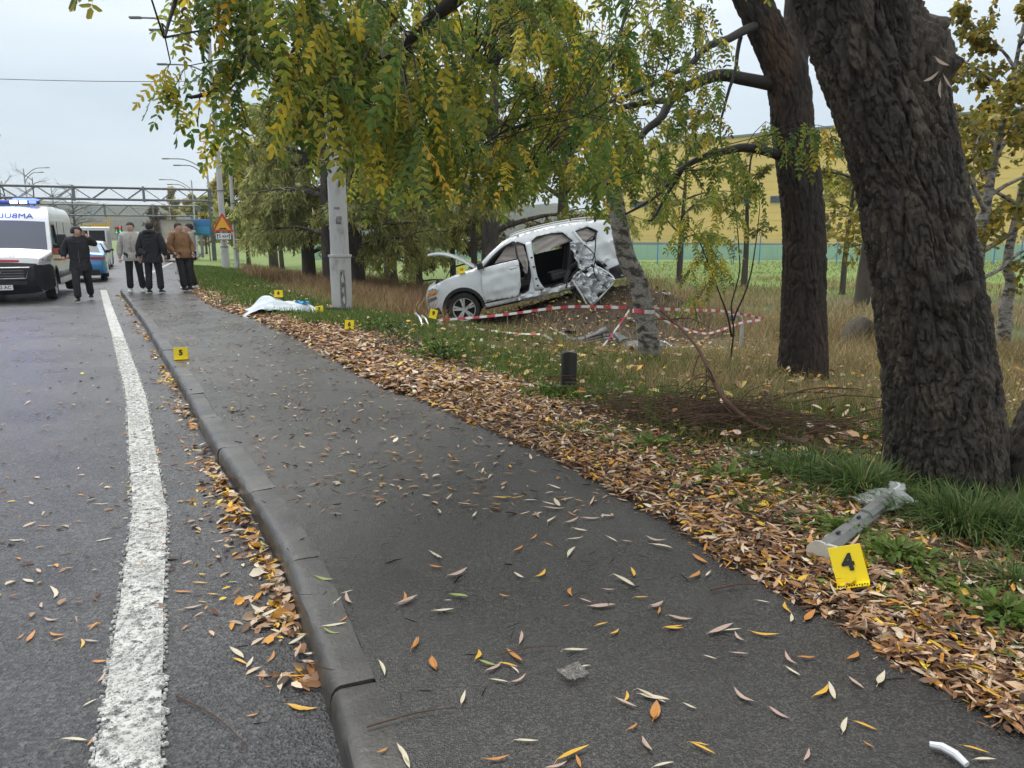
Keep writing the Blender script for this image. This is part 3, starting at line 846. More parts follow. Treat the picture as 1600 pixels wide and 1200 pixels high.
# --- trees grown limb by limb
WILLOW = [(.38, .40, .15), (.47, .48, .19), (.30, .33, .12), (.55, .53, .17), (.64, .55, .15)]
YELLOW = [(.56, .44, .08), (.44, .40, .09), (.32, .33, .10), (.66, .45, .08), (.24, .26, .08)]
OLIVE = [(.26, .28, .085), (.33, .34, .10), (.20, .22, .07), (.44, .40, .10)]
def grow(name, label, at, h, r, seed, limbs=10, subs=6, twigs=6, z0=.28, spread=.34, droop=.5, leaves=24, ll=.2, lw=.05, cols=WILLOW,
         wts=None, bark=None, lean=(0, 0), group=None, rise=.5, tn=10, trunk_path=None, ldroop=.5):
    rs = random.Random(seed)
    x, y = at; z = hz1(x, y) - .1
    root = thing(name, label, 'tree', (x, y, z), 0, group)
    if trunk_path:
        tp = [Vector(p) for p in trunk_path]
    else:
        tp = [Vector((x + lean[0] * t * h + .05 * h * .3 * math.sin(t * 5 + seed) * t, y + lean[1] * t * h, z + h * .82 * t)) for t in [i / 7 for i in range(8)]]
    tr = MB().tube(wiggle(tp, .03 * r * 3, 3, seed), [r * (1.25 if i == 0 else 1) * (1 - .82 * i / (len(tp) * 3 - 3)) for i in range(len(tp) * 3 - 2)], n=tn)
    anchors, dirs = [], []
    lim = MB()
    def at_path(P, s):
        f = s * (len(P) - 1); i = min(int(f), len(P) - 2); return P[i].lerp(P[i + 1], f - i)
    for i in range(limbs):
        t = z0 + (1 - z0) * (i + rs.random()) / limbs
        az = i * 2.399 + rs.uniform(-.5, .5); el = rise * (.4 + t) + rs.uniform(-.2, .2)
        ln = h * spread * (1.15 - .72 * t) * rs.uniform(.75, 1.2)
        d = Vector((math.cos(az) * math.cos(el), math.sin(az) * math.cos(el), math.sin(el)))
        p = at_path(tp, t); P = [p]
        for k in range(5):
            d = (d + Vector((rs.uniform(-.2, .2), rs.uniform(-.2, .2), rs.uniform(-.1, .1) - ldroop * .08 * k))).normalized()
            p = p + d * ln / 5; P.append(p)
        r0 = r * .42 * (1.1 - .6 * t) * (.45 + .55 * min(1, t / .35))
        lim.tube(P, taper(6, r0, r0 * .22), n=6, cap=False)
        for j in range(subs):
            s = .25 + .75 * (j + rs.random()) / subs
            p = at_path(P, min(s, .999)); dd = (d + Vector((rs.uniform(-1, 1), rs.uniform(-1, 1), rs.uniform(-.3, .7)))).normalized()
            l2 = ln * .42 * rs.uniform(.6, 1.2); Q = [p]
            for k in range(3):
                dd = (dd + Vector((rs.uniform(-.25, .25), rs.uniform(-.25, .25), -droop * .18 * (k + .4)))).normalized()
                p = p + dd * l2 / 3; Q.append(p)
            lim.tube(Q, taper(4, r0 * .3, r0 * .1), n=4, cap=False)
            for q in range(twigs):
                s2 = rs.random(); p2 = at_path(Q, s2 * .999)
                d2 = (dd + Vector((rs.uniform(-1, 1), rs.uniform(-1, 1), rs.uniform(-.6, .6) - droop))).normalized()
                l3 = l2 * .5 * rs.uniform(.5, 1.2)
                e1 = p2 + d2 * l3 * .5; e2 = e1 + (d2 + Vector((0, 0, -droop))).normalized() * l3 * .5
                lim.tube([p2, e1, e2], [r0 * .09, r0 * .06, r0 * .03], n=3, cap=False)
                anchors.append((p2, e1, e2))
    tr.build('trunk', bark or m_bark_grey, root, world=True, smooth=60)
    lim.build('limbs', bark or m_bark_grey, root, world=True, smooth=60, fixn=False)['kind'] = 'stuff'
    if leaves:
        A = np.array([[tuple(a), tuple(b), tuple(c)] for a, b, c in anchors])
        n = len(A) * leaves
        idx = np.repeat(np.arange(len(A)), leaves); s = rng.random(n)[:, None] * 1.08
        P = np.where(s < .5, A[idx, 0] + (A[idx, 1] - A[idx, 0]) * s * 2, A[idx, 1] + (A[idx, 2] - A[idx, 1]) * (s - .5) * 2)
        ext = np.linalg.norm(A[:, 2] - A[:, 0], axis=1).mean()
        P = P + rng.normal(0, .16 * ext, (n, 3))
        D = nrm(A[idx, 2] - A[idx, 0]) * .7 + rng.normal(0, .75, (n, 3)) + np.array((0, 0, -.9 * droop))
        V, F = leaf_arrays(P, D, rng.normal(0, 1, (n, 3)), ll * rng.uniform(.6, 1.3, n), lw * rng.uniform(.7, 1.3, n), shape=4)
        tone = rng.normal(1, .16, len(A))[idx]
        c = pick(cols, wts or [1.0] * len(cols), n, .15) * tone[:, None]
        cr = np_mesh('crown', V, F, m_leaf, root, col=np.clip(np.repeat(c, 4, 0), .005, .8))
        cr['kind'] = 'stuff'
    return root

def bx(px, Y): return (px - 800) / 1142 * (Y * .9803 + .3)
G1 = 'trees along the verge behind the lamp post'
grow('willow_tree', 'grey-green willow standing left of the scarred lamp post', (bx(484, 30), 30), 10.6, .30, 11, limbs=18, subs=7, twigs=9, z0=.15, spread=.27, droop=.75, leaves=30, ll=.26, lw=.05, wts=(4, 4, 4, 1.6, .6), group=G1)
grow('willow_tree', 'dark olive willow right of the road sign pole', (bx(428, 47), 47), 11.5, .32, 23, limbs=18, subs=6, twigs=8, z0=.14, spread=.27, droop=.6, leaves=26, ll=.3, lw=.07, cols=OLIVE, group=G1)
grow('willow_tree', 'tall willow with torn orange bark right behind the lamp post', (bx(517, 26), 26), 10.5, .26, 5, limbs=17, subs=7, twigs=8, z0=.2, spread=.30, droop=.8, leaves=26, ll=.24, lw=.05, wts=(4, 4, 4, 1, .4), group=G1, lean=(-.02, 0), bark=m_bark_dark)
grow('willow_tree', 'thick ivy-dark trunk just right of the lamp post', (bx(558, 27.5), 27.5), 10.0, .36, 31, limbs=16, subs=6, twigs=7, z0=.22, spread=.30, droop=.7, leaves=26, ll=.24, lw=.055, cols=OLIVE, group=G1, lean=(-.03, .0))
grow('willow_tree', 'low yellow-green willow between the lamp post and the raised bonnet', (bx(655, 31), 31), 6.6, .16, 47, limbs=17, subs=7, twigs=8, z0=.06, spread=.44, droop=.85, leaves=30, ll=.24, lw=.05, cols=WILLOW, wts=(2, 4, 1, 5, 2.4), group=G1)
grow('young_tree', 'slim brownish tree left of the dark trunk behind the car', (bx(708, 33), 33), 7.5, .15, 53, limbs=14, subs=6, twigs=7, z0=.1, spread=.34, droop=.6, leaves=24, ll=.24, lw=.06, cols=[(.16, .12, .05), (.20, .17, .06), (.12, .11, .05)], group=G1)
grow('willow_tree', 'tall pale yellow-green tree rising behind the lamp post crown', (bx(610, 37), 37), 14.5, .35, 61, limbs=16, subs=7, twigs=8, z0=.3, spread=.30, droop=.5, leaves=28, ll=.32, lw=.09, cols=YELLOW, wts=(2, 4, 4, 1, 3), group=G1)
grow('willow_tree', 'thick dark trunk right behind the wrecked car windscreen', (bx(768, 25), 25), 11, .36, 67, limbs=14, subs=6, twigs=7, z0=.25, spread=.32, droop=.7, leaves=26, ll=.26, lw=.07, cols=OLIVE, bark=m_bark_dark, group=G1)
grow('young_tree', 'slender ivy-covered trunk beside the thick one behind the car', (bx(741, 27), 27), 8, .14, 71, limbs=10, subs=6, twigs=7, z0=.3, spread=.26, droop=.8, leaves=24, ll=.24, lw=.06, cols=OLIVE, group=G1)
grow('willow_tree', 'tall pale tree filling the sky behind the hanging locust leaves', (bx(880, 36), 36), 14, .34, 79, limbs=16, subs=7, twigs=8, z0=.26, spread=.27, droop=.6, leaves=28, ll=.32, lw=.08, cols=WILLOW, wts=(2, 4, 1, 4, 3), group=G1)
grow('sparse_tree', 'sparse twin-stemmed young tree standing in front of the yellow hall', (bx(1163, 30), 30), 6.8, .14, 83, limbs=9, subs=4, twigs=4, z0=.35, spread=.30, droop=.25, leaves=7, ll=.24, lw=.11, cols=[(.17, .19, .05), (.30, .27, .05), (.12, .14, .04)], rise=.8)
grow('sparse_tree', 'grey trunk half hidden by the thick leaning tree', (bx(1347, 22), 22), 7.0, .24, 89, limbs=7, subs=4, twigs=4, z0=.5, spread=.28, droop=.3, leaves=9, ll=.2, lw=.09, cols=[(.14, .17, .04), (.34, .28, .05)], lean=(.015, 0))
grow('maple_tree', 'yellow-leaved tree at the right edge behind the leaning trunk', (bx(1512, 11.5), 11.5), 6.2, .11, 97, limbs=17, subs=6, twigs=7, z0=.25, spread=.36, droop=.35, leaves=14, ll=.09, lw=.08, cols=[(.30, .25, .04), (.20, .20, .04), (.13, .15, .035), (.40, .28, .04)], bark=m_bark_birch, lean=(.04, .02), rise=.7)
grow('sparse_tree', 'airy yellow-green tree in front of the left end of the yellow hall', (bx(1062, 33), 33), 8.5, .15, 143, limbs=15, subs=6, twigs=6, z0=.25, spread=.30, droop=.5, leaves=10, ll=.22, lw=.09, cols=[(.34, .36, .10), (.46, .42, .10), (.26, .30, .09)], rise=.6)
grow('sparse_tree', 'airy young tree between the two dark trunks in front of the hall', (bx(1318, 27), 27), 7.2, .11, 149, limbs=13, subs=5, twigs=6, z0=.3, spread=.28, droop=.4, leaves=9, ll=.20, lw=.09, cols=[(.30, .33, .08), (.48, .42, .09)], rise=.6)
rb = [(8.48, 12.5, -0.75), (8.46, 12.5, 0.0), (8.43, 12.5, 0.45), (8.47, 12.5, 0.77), (8.36, 12.5, 1.1), (8.42, 12.5, 1.94), (8.50, 12.5, 2.6), (8.62, 12.5, 3.5), (8.7, 12.5, 5.0)]
grow('birch_tree', 'crooked slim white birch at the right edge of the field', (8.48, 12.5), 6, .125, 101, limbs=8, subs=4, twigs=5, z0=.55, spread=.3, droop=.5, leaves=10, ll=.08, lw=.06, cols=YELLOW, bark=m_bark_birch, trunk_path=rb)
bpath = [(1.79, 9.1, -0.35), (1.68, 9.09, 0.45), (1.54, 9.07, 0.98), (1.38, 9.06, 1.31), (1.21, 9.05, 2.05), (0.98, 9.04, 2.92), (0.73, 9.03, 3.73), (0.5, 9.01, 4.03), (0.22, 9.0, 4.69)]
birch = thing('birch_tree', 'leaning black-and-white birch trunk with barrier tape tied round it', 'tree', (1.76, 9.1, -.2))
bark_trunk(bpath, [.145, .125, .115, .108, .10, .09, .075, .065, .05], 40, 160, .010, 16, flare=.03, seed=21).build('trunk', m_bark_birch, birch, world=True, smooth=180, fixn=False)
w = wiggle([(1.0, 9.04, 2.8), (.85, 8.9, 3.3), (.5, 8.6, 3.7), (.2, 8.4, 4.2)], .03, 4)
MB().tube(w, taper(len(w), .035, .008), n=7).build('branch', m_bark_birch, birch, world=True, smooth=60)

# bare trees across the road and autumn trees down the road
BX = [(62, 96, 12.0), (120, 99, 10.5), (18, 92, 11.0), (165, 108, 9.0)]
BL = ['tallest bare tree across the road behind the ambulance', 'spreading bare tree left of the gantry middle, behind the man in black', 'bare tree at the left frame edge above the ambulance', 'small bare tree right of the other leafless trees by the road']
for k, (p, Y, h) in enumerate(BX):
    grow('bare_tree', BL[k], (bx(p, Y) - (4 if k == 3 else 0), Y), h, .22, 110 + k, limbs=13, subs=7, twigs=7, z0=.15, spread=.42, droop=-.15, leaves=0, bark=m_branch if False else m_bark_grey, group='bare trees across the road', tn=6)
FT = [(272, 150, 14.5, YELLOW, 'bright yellow poplar in the distance left of the gantry post'), (303, 150, 13, YELLOW, 'second yellow poplar nearest the gantry post'), (250, 140, 9.5, [(.20, .13, .06), (.16, .12, .06)], 'brown distant tree under the middle of the gantry'),
      (322, 118, 9.5, OLIVE, 'dull green distant tree behind the gantry post'), (352, 76, 9.5, YELLOW, 'yellow-green tree just behind the road sign pole'), (388, 62, 10.5, OLIVE, 'olive tree behind the twin poles'), (440, 55, 12.5, WILLOW, 'tall pale willow behind the grey-green one')]
for k, (p, Y, h, cc, lab) in enumerate(FT):
    grow('poplar_tree' if cc is YELLOW else 'distant_tree', lab, (bx(p, Y), Y), h, .2, 130 + k, limbs=12, subs=5, twigs=6, z0=.15, spread=.2 if cc is YELLOW else .3, droop=.1, leaves=16, ll=.6, lw=.28, cols=cc, group='autumn trees down the road', rise=.9, tn=6)
# ------------------------------------------------------------------ vehicles
m_white = mat('white_paint', (.74, .76, .77), .28, coat=.6, var=(3, (.62, .63, .63), .5, .75))
m_silver = mat('pearl_white_paint', (.66, .69, .71), .26, coat=.6, var=(2.2, (.58, .60, .61), .48, .75))
m_crush = mat('crumpled_white_paint', (.60, .63, .65), .30, metal=.25, coat=.3, var=(11, (.10, .10, .105), .60, .70), bump=('noise', 16, .5, .02))  # dark noise patches paint the shade of hollows into the white
m_black = mat('black_plastic', (.014, .014, .015), .55, var=(8, (.03, .029, .028), .5, .7))
m_rubber = mat('tyre_rubber', (.018, .018, .018), .85, var=(14, (.045, .040, .034), .5, .7))
m_alloy = mat('alloy_rim', (.58, .58, .58), .38, metal=.35, var=(12, (.20, .19, .18), .5, .7))
m_glass = mat('car_glass', (.015, .018, .020), .06, spec=.7, coat=.6)
m_chrome = mat('chrome', (.62, .63, .64), .18, metal=1.0)
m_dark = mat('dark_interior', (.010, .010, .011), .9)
m_seat = mat('seat_leather', (.020, .020, .022), .5, bump=('noise', 25, .3, .01))
m_airbag = mat('airbag_cloth', (.52, .47, .44), .9, var=(4, (.38, .33, .30), .45, .68), bump=('noise', 10, .6, .03), transl=.25, stretch=(.35, 1, 2.2))
m_amber = mat('amber_lens', (.75, .27, .02), .2, coat=.5)
m_lamp = mat('clear_lens', (.62, .64, .66), .12, coat=.8, var=(14, (.25, .26, .28), .45, .6))
m_redlens = mat('red_lens', (.42, .012, .015), .2, coat=.7)
m_blue_car = mat('blue_car_paint', (.025, .22, .48), .25, coat=.9, var=(2, (.02, .17, .40), .5, .7))
m_grey = mat('grey_plastic', (.17, .175, .17), .55, var=(5, (.10, .10, .10), .5, .7))

def sweep(mb, prof, hw, ts, crown=.03, mi=0):
    rows = []
    for i, (x, z) in enumerate(prof):
        a = prof[max(i - 1, 0)]; b = prof[min(i + 1, len(prof) - 1)]
        dx, dz = b[0] - a[0], b[1] - a[1]; l = math.hypot(dx, dz) or 1
        nx, nz = -dz / l, dx / l
        h = hw(x, z)
        rows.append([(x + nx * crown * (1 - t * t), h * t, z + nz * crown * (1 - t * t)) for t in ts])
    mb.grid(rows, mi)
    return mb

def arch(cx, cz, r, z0, n=10, rev=True):
    a0 = math.asin(max(-1, min(1, (z0 - cz) / r)))
    A = [a0 + (PI - 2 * a0) * i / n for i in range(n + 1)]
    P = [(cx + r * math.cos(a), cz + r * math.sin(a)) for a in A]
    return P if rev else P[::-1]

def wheel(root, c, r, w, out, mats, spokes=5, n=28, double=True, rimr=.70):
    """out = -1 or +1: side on which the spokes face"""
    t = MB(); y = w / 2
    t.lathe([(rimr * r, -y * .9), (r * .92, -y), (r * .985, -y * .75), (r, -y * .4), (r, y * .4), (r * .985, y * .75), (r * .92, y), (rimr * r, y * .9)], n, 'y')
    tyre = t.build('wheel', mats[0], root, smooth=40); tyre.location = c
    m = MB(); ri = rimr * r
    m.lathe([(ri, -y * .88), (ri * .96, -y * .3), (ri * .96, y * .3), (ri, y * .88)], n, 'y')
    m.lathe([(ri * 1.02, out * y * .90), (ri * .95, out * y * .86), (ri * .93, out * y * .55)], n, 'y')
    m.lathe([(0.001, out * y * .62), (ri * .17, out * y * .62), (ri * .22, out * y * .45)], 14, 'y')
    for k in range(spokes):
        a = 2 * PI * k / spokes + .3
        for off in ((-.15, .15) if double else (0,)):
            p0 = Vector((math.cos(a + off) * ri * .15, out * y * .56, math.sin(a + off) * ri * .15)); p1 = Vector((math.cos(a + off) * ri * .96, out * y * .72, math.sin(a + off) * ri * .96))
            m.bar(p0, p1, ri * .09, ri * (.17 if double else .2))
    m.build('rim', mats[1], tyre, smooth=40)
    d = MB(); d.lathe([(0.001, out * y * .2), (ri * .93, out * y * .2)], n, 'y'); d.build('brake_disc', m_dark, tyre)
    return tyre

def loop_strip(mb, poly, yf, r, n=6, lift=0):
    P = [(x, yf(x, z) + lift, z) for x, z in resample(poly, .08)]
    P.append(P[0])
    return mb.tube(P, r, n, cap=False)

# ---------------------------------------------------------------- the wrecked off-roader
suv = thing('wrecked_car', 'crashed white off-road car, nose down on a soil mound, bonnet open and rear door torn', 'car', (-1.96, 18.15, -.76), rot=(R(-1.5), -R(12.5), R(1)))
sp = [(.16, .36), (.10, .50), (.085, .66), (.11, .80), (.16, .93), (.22, 1.02), (.40, 1.085), (.68, 1.165), (1.01, 1.21), (1.36, 1.24), (1.47, 1.29), (1.8, 1.52), (2.12, 1.70), (2.3, 1.755), (2.6, 1.80), (3.2, 1.82), (3.8, 1.80), (4.35, 1.745), (4.60, 1.68), (4.68, 1.60), (4.80, 1.42), (4.88, 1.2), (4.96, .95), (5.0, .75), (5.01, .55), (4.96, .42), (4.76, .34)]
def suv_w(x, z):
    w = .985
    if z > 1.12: w -= .05 * min(1, (z - 1.12) / .12) + .36 * max(0, z - 1.22) ** 1.15
    if z > 1.66: w -= .5 * (z - 1.66)
    if z < .55: w -= .12 * (.55 - z)
    if 1.0 < z <= 1.12: w -= .02 * (z - 1.0) / .12
    if x < .55: w -= .34 * (1 - x / .55) ** 2.2
    if x > 4.5: w -= .26 * ((x - 4.5) / .5) ** 2
    return w
bot = [(4.76, .34)] + [(3.91 + .50 * math.cos(a), .40 + .52 * math.sin(a)) for a in np.linspace(-.05, PI + .05, 11)] + [(3.3, .33), (1.5, .31)] + [(.93 + .455 * math.cos(a), .39 + .46 * math.sin(a)) for a in np.linspace(-.12, PI + .05, 11)] + [(.40, .37)]
outl = sp + bot[1:]
fd_open = [(1.56, .48), (2.30, .43), (2.50, .50), (2.62, .8), (2.66, 1.2), (2.66, 1.53), (2.5, 1.63), (2.2, 1.60), (1.82, 1.38), (1.60, 1.24)]
rd_open = [(2.82, 1.58), (2.95, 1.655), (3.3, 1.66), (3.56, 1.62), (3.74, 1.39), (3.81, 1.0), (3.70, .70), (3.4, .47), (2.80, .43), (2.72, .52), (2.74, 1.0)]
qw = [(3.82, 1.58), (4.16, 1.625), (4.36, 1.48), (4.26, 1.31), (3.98, 1.28)]
dent = lambda v: min(1, max(0, (v[0] - 3.3) / .5)) * (1 if v[2] < 1.3 else max(0, 1 - (v[2] - 1.3) / .25))
near = MB(); v, f = panel(outl, [fd_open, rd_open, qw], .085, lambda x, z: -suv_w(x, z)); near.add(v, f)
crumple(near, .075, 3.4, 4, dent); crumple(near, .035, 9, 1, lambda v: 1.0 if (v[2] < .5 and 2.3 < v[0] < 3.9) else (dent(v) * .6))
near.build('side_panel', m_silver, suv, smooth=28, solid=.012)
fwin = [(1.95, 1.27), (2.62, 1.27), (2.64, 1.60), (2.4, 1.60), (2.2, 1.52)]; rwin = [(2.76, 1.27), (3.62, 1.27), (3.5, 1.62), (2.76, 1.62)]
far = MB(); v, f = panel(outl, [fwin, rwin, qw], .14, lambda x, z: suv_w(x, z)); far.add(v, f)
far.build('side_panel', m_silver, suv, smooth=28, solid=.012)
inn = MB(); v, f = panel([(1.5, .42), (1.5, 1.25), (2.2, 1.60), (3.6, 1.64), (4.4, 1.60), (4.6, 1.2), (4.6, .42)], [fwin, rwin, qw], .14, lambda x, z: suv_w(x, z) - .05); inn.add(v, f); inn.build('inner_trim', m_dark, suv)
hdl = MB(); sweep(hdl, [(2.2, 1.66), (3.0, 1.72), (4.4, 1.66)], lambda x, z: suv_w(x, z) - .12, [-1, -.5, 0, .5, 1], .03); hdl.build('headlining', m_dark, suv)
ts = [-1, -.97, -.9, -.7, -.45, -.15, .15, .45, .7, .9, .97, 1]
tp = MB(); sweep(tp, resample(sp[12:19], .12, False), suv_w, ts, .035); sweep(tp, resample(sp[18:], .08, False), suv_w, ts, .05)
crumple(tp, .03, 3, 2, lambda v: .9 if v[0] > 3.9 else .04)
tp.build('roof', m_silver, suv, smooth=40)
fr = MB(); sweep(fr, resample(sp[:7], .06, False), suv_w, ts, .09); fr.build('front_bumper', m_silver, suv, smooth=40)
wp = resample(sp[10:13], .1, False)
for tr_ in ([-1, -.96, -.9], [.9, .96, 1]):
    wsf = MB(); sweep(wsf, wp, suv_w, tr_, .04); wsf.build('windscreen_pillar', m_silver, suv)
wsg = MB(); sweep(wsg, wp, lambda x, z: suv_w(x, z), np.linspace(-.9, .9, 9), .04); wsg.build('windscreen', mat('windscreen_glass', (.10, .13, .12), .08, coat=.5, alpha=.55), suv)
# lower black trim, arch cladding, sill
blk = MB(); v, f = panel([(.17, .40), (.14, .54), (.36, .56), (.40, .40)], [], .05, lambda x, z: -suv_w(x, z) - .012); blk.add(v, f); blk.build('bumper_vent', m_black, suv)
for cx, r0 in ((.93, .455), (3.91, .51)):
    cl = MB(); aa = np.linspace(-.10, PI + .10, 16); rows = []
    for a in aa:
        rows.append([(cx + (r0 + q) * math.cos(a), -suv_w(cx + (r0 + q) * math.cos(a), .39 + (r0 + q) * math.sin(a)) - d, .395 + (r0 + q) * math.sin(a)) for q, d in ((-.03, -.12), (-.02, .012), (.05, .016), (.06, .0))])
    cl.grid(rows)
    if cx > 2: crumple(cl, .07, 4, 3)
    cl.build('arch_trim', m_black, suv)
sl = MB(); rows = [[(x, -.95, .36), (x, -.985, .43), (x, -.96, .47)] for x in np.linspace(1.42, 2.26, 8)]; rows = [[(a[0], -.93, .27), *r] for a, r in [(q[0], q) for q in rows]]; sl.grid(rows); sl.build('sill_trim', m_black, suv)
sc_ = MB(); rows = []
for x in np.linspace(2.22, 3.85, 30):
    rows.append([(x, -.90, .26 + .10 * max(0, x - 3.2)), (x, -.99, .33), (x, -1.0, .40), (x, -.97, .46), (x, -.90, .47)])
sc_.grid(rows); crumple(sc_, .06, 7, 5); sc_.build('crushed_sill', m_crush, suv, smooth=20)
rbm = MB(); rows = []
for x, z in resample([(4.40, .60), (4.42, .34)], .1, False): pass
v, f = panel([(4.42, .58), (5.0, .66), (5.02, .48), (4.95, .38), (4.72, .30), (4.45, .34)], [], .07, lambda x, z: -suv_w(x, z) - .055); rbm.add(v, f); crumple(rbm, .03, 5, 2); rbm.build('rear_bumper_trim', m_black, suv)
tl = MB(); v, f = panel([(4.66, 1.17), (4.88, 1.20), (4.92, 1.06), (4.76, 1.03)], [], .05, lambda x, z: -suv_w(x, z) - .05); tl.add(v, f); tl.build('tail_light', m_redlens, suv, solid=.02)
# headlight
hl = MB(); v, f = panel([(.135, .84), (.20, 1.00), (.34, 1.04), (.46, .99), (.38, .88)], [], .04, lambda x, z: -suv_w(x, z) - .012); hl.add(v, f); hlo = hl.build('headlight', m_lamp, suv, solid=.02)
ha = MB(); v, f = panel([(.16, .855), (.20, .93), (.40, .955), (.37, .885)], [], .04, lambda x, z: -suv_w(x, z) - .028); ha.add(v, f); ha.build('indicator', m_amber, hlo)
ln = MB(); v, f = panel([(.12, .70), (.115, .79), (.36, .83), (.37, .76)], [], .05, lambda x, z: -suv_w(x, z) - .010); ln.add(v, f); ln.build('lower_lamp', m_grey, suv)
# open bonnet: a curved double-skinned lid on its hinge
hd = MB(); rows = []
for s in np.linspace(0, 1, 12):
    x = 1.38 + (.36 - 1.38) * s; z = 1.28 + (1.85 - 1.28) * s + .115 * math.sin(PI * s) - .05 * s ** 6
    hw_ = .80 - .10 * s ** 3
    rows.append([(x, t * hw_, z + .03 * (1 - t * t) - (.03 if abs(t) == 1 else 0)) for t in (-1, -.97, -.8, -.4, 0, .4, .8, .97, 1)])
hd.grid(rows); hd.build('bonnet', m_silver, suv, solid=.03)
MB().tube([(.62, -.72, 1.14), (.98, -.72, 1.56)], .012, 6).build('bonnet_prop', m_black, suv)
# wings between grille and bonnet hinge + engine bay
for sg in (-1, 1):
    wg = MB(); wg.grid([[(x, sg * suv_w(x, z), z), (x, sg * (suv_w(x, z) - .10), z + .015), (x, sg * (suv_w(x, z) - .17), z - .03)] for x, z in resample(sp[5:11], .1, False)]); wg.build('wing_top', m_silver, suv)
en = MB(); en.box((.85, 0, .85), (.95, 1.4, .35)); en.box((.7, -.3, 1.05), (.4, .5, .16)); en.box((.9, .35, 1.06), (.3, .4, .18)); en.box((1.1, -.4, 1.06), (.2, .25, .2)); en.build('engine', m_black, suv, bevel=.03)
# bent front door standing off the body
fdm = MB(); dy = lambda x, z: -suv_w(x, z) - .03 - .05 * max(0, x - 1.5)
fdo = [(1.53, 1.22), (1.48, .85), (1.455, .48), (1.62, .45), (2.24, .42), (2.33, .62), (2.40, .95), (2.41, 1.24), (1.9, 1.24)]
v, f = panel(fdo, [], .07, dy)
v = [(x, y - (.022 if z < .93 + .04 * x else 0) + (.03 if z < .60 else 0) + .035 * math.exp(-((x - 2.15) ** 2 + (z - .8) ** 2) / .03), z) for x, y, z in v]
fdm.add(v, f); crumple(fdm, .018, 4, 8)
fdp = fdm.build('front_door', m_silver, suv, smooth=30, solid=.03)
fm = MB(); P = [(x, -suv_w(x, z) - .035 - .04 * (x - 1.5), z) for x, z in [(1.60, 1.24), (1.84, 1.42), (2.1, 1.57), (2.28, 1.63), (2.42, 1.65), (2.415, 1.45), (2.41, 1.24)]]; fm.tube(wiggle(P, 0, 3), .024, 6); fm.build('window_frame', m_black, fdp)
MB().box((2.27, -1.05, 1.08), (.20, .035, .035)).build('door_handle', m_silver, fdp, bevel=.01)
mir = MB(); mir.box((1.52, -1.10, 1.29), (.14, .22, .16)); mir.box((1.58, -.98, 1.24), (.05, .10, .06)); mir.build('wing_mirror', m_black, suv, bevel=.035)
# seals round the openings
se = MB()
for lp in (fd_open, rd_open, qw): loop_strip(se, lp, lambda x, z: -suv_w(x, z), .014, lift=-.012)
crumple(se, .03, 4, 4, dent); se.build('door_seal', m_black, suv)
bpil = MB(); rows = [[(2.66 - .02 * s, -suv_w(2.7, 1.55 - 1.1 * s) - .02, 1.58 - 1.12 * s), (2.70, -suv_w(2.7, 1.55 - 1.1 * s) - .035, 1.58 - 1.12 * s), (2.76 + .03 * s ** 4, -suv_w(2.7, 1.55 - 1.1 * s) - .035, 1.58 - 1.12 * s), (2.81 - .08 * s + .16 * s ** 6, -suv_w(2.7, 1.55 - 1.1 * s) - .015, 1.58 - 1.12 * s)] for s in np.linspace(0, 1, 16)]
bpil.grid(rows); crumple(bpil, .012, 6, 2); bpil.build('middle_pillar', m_silver, suv, solid=.01)
for hz_ in (1.22, 1.0, .72, .56): MB().box((2.735, -1.03 + .12 * max(0, hz_ - 1), hz_), (.05, .03, .035)).build('hinge', m_black, suv, bevel=.006)
# curtain airbags
for pol, dy_ in (([(1.86, 1.27), (2.2, 1.58), (2.6, 1.64), (2.64, 1.2), (2.58, .92), (2.52, .95), (2.44, 1.27)], .06), ([(2.84, 1.60), (3.1, 1.66), (3.55, 1.60), (3.72, 1.40), (3.3, 1.33), (2.86, 1.27)], .05), ([(3.84, 1.57), (4.14, 1.60), (4.32, 1.46), (4.22, 1.33), (4.0, 1.30)], .05)):
    ab = MB(); v, f = panel(pol, [], .05, lambda x, z: -suv_w(x, z) + dy_); v = [(x, y + .022 * math.sin(z * 42 + 5 * math.sin(x * 3)) + .02 * math.sin(x * 9), z) for x, y, z in v]; ab.add(v, f); ab.build('curtain_airbag', m_airbag, suv, smooth=60)
MB().tube(wiggle([(2.50, -.90, 1.0), (2.54, -.98, .9), (2.60, -1.0, 1.12), (2.56, -.98, 1.25)], .01, 4), .022, 7).build('airbag_strap', m_airbag, suv)
# cabin: floor, dash, seats, wheel
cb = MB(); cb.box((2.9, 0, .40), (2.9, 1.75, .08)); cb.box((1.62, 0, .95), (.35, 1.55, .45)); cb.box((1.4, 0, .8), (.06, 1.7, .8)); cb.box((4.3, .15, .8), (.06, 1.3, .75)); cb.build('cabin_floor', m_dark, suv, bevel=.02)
for (sx, sy) in ((2.35, -.42), (2.35, .42), (3.35, -.45), (3.35, .42)):
    s = MB(); s.box((sx, sy, .66), (.52, .52, .20)); q = Matrix.Rotation(R(18), 3, 'Y'); s.box((sx + .30, sy, 1.0), (.15, .52, .66), q); s.box((sx + .42, sy, 1.42), (.10, .28, .18), q); s.build('seat', m_seat, suv, bevel=.05)
stw = MB(); stw.tube([(1.90 + .08 * math.sin(a), .42 + .18 * math.cos(a), 1.06 + .17 * math.sin(a)) for a in np.linspace(0, 2 * PI, 20)], .016, 6); stw.bar((1.75, .42, 1.0), (1.93, .42, 1.06), .05); stw.build('steering_wheel', m_black, suv)
for cx in (.93, 3.91):
    for cy in (-.86, .86):
        if cx > 2 and cy < 0: wheel(suv, (3.86, -.80, .36), .385, .25, -1, (m_rubber, m_alloy))
        else: wheel(suv, (cx, cy, .385), .385, .25, -1 if cy < 0 else 1, (m_rubber, m_alloy))
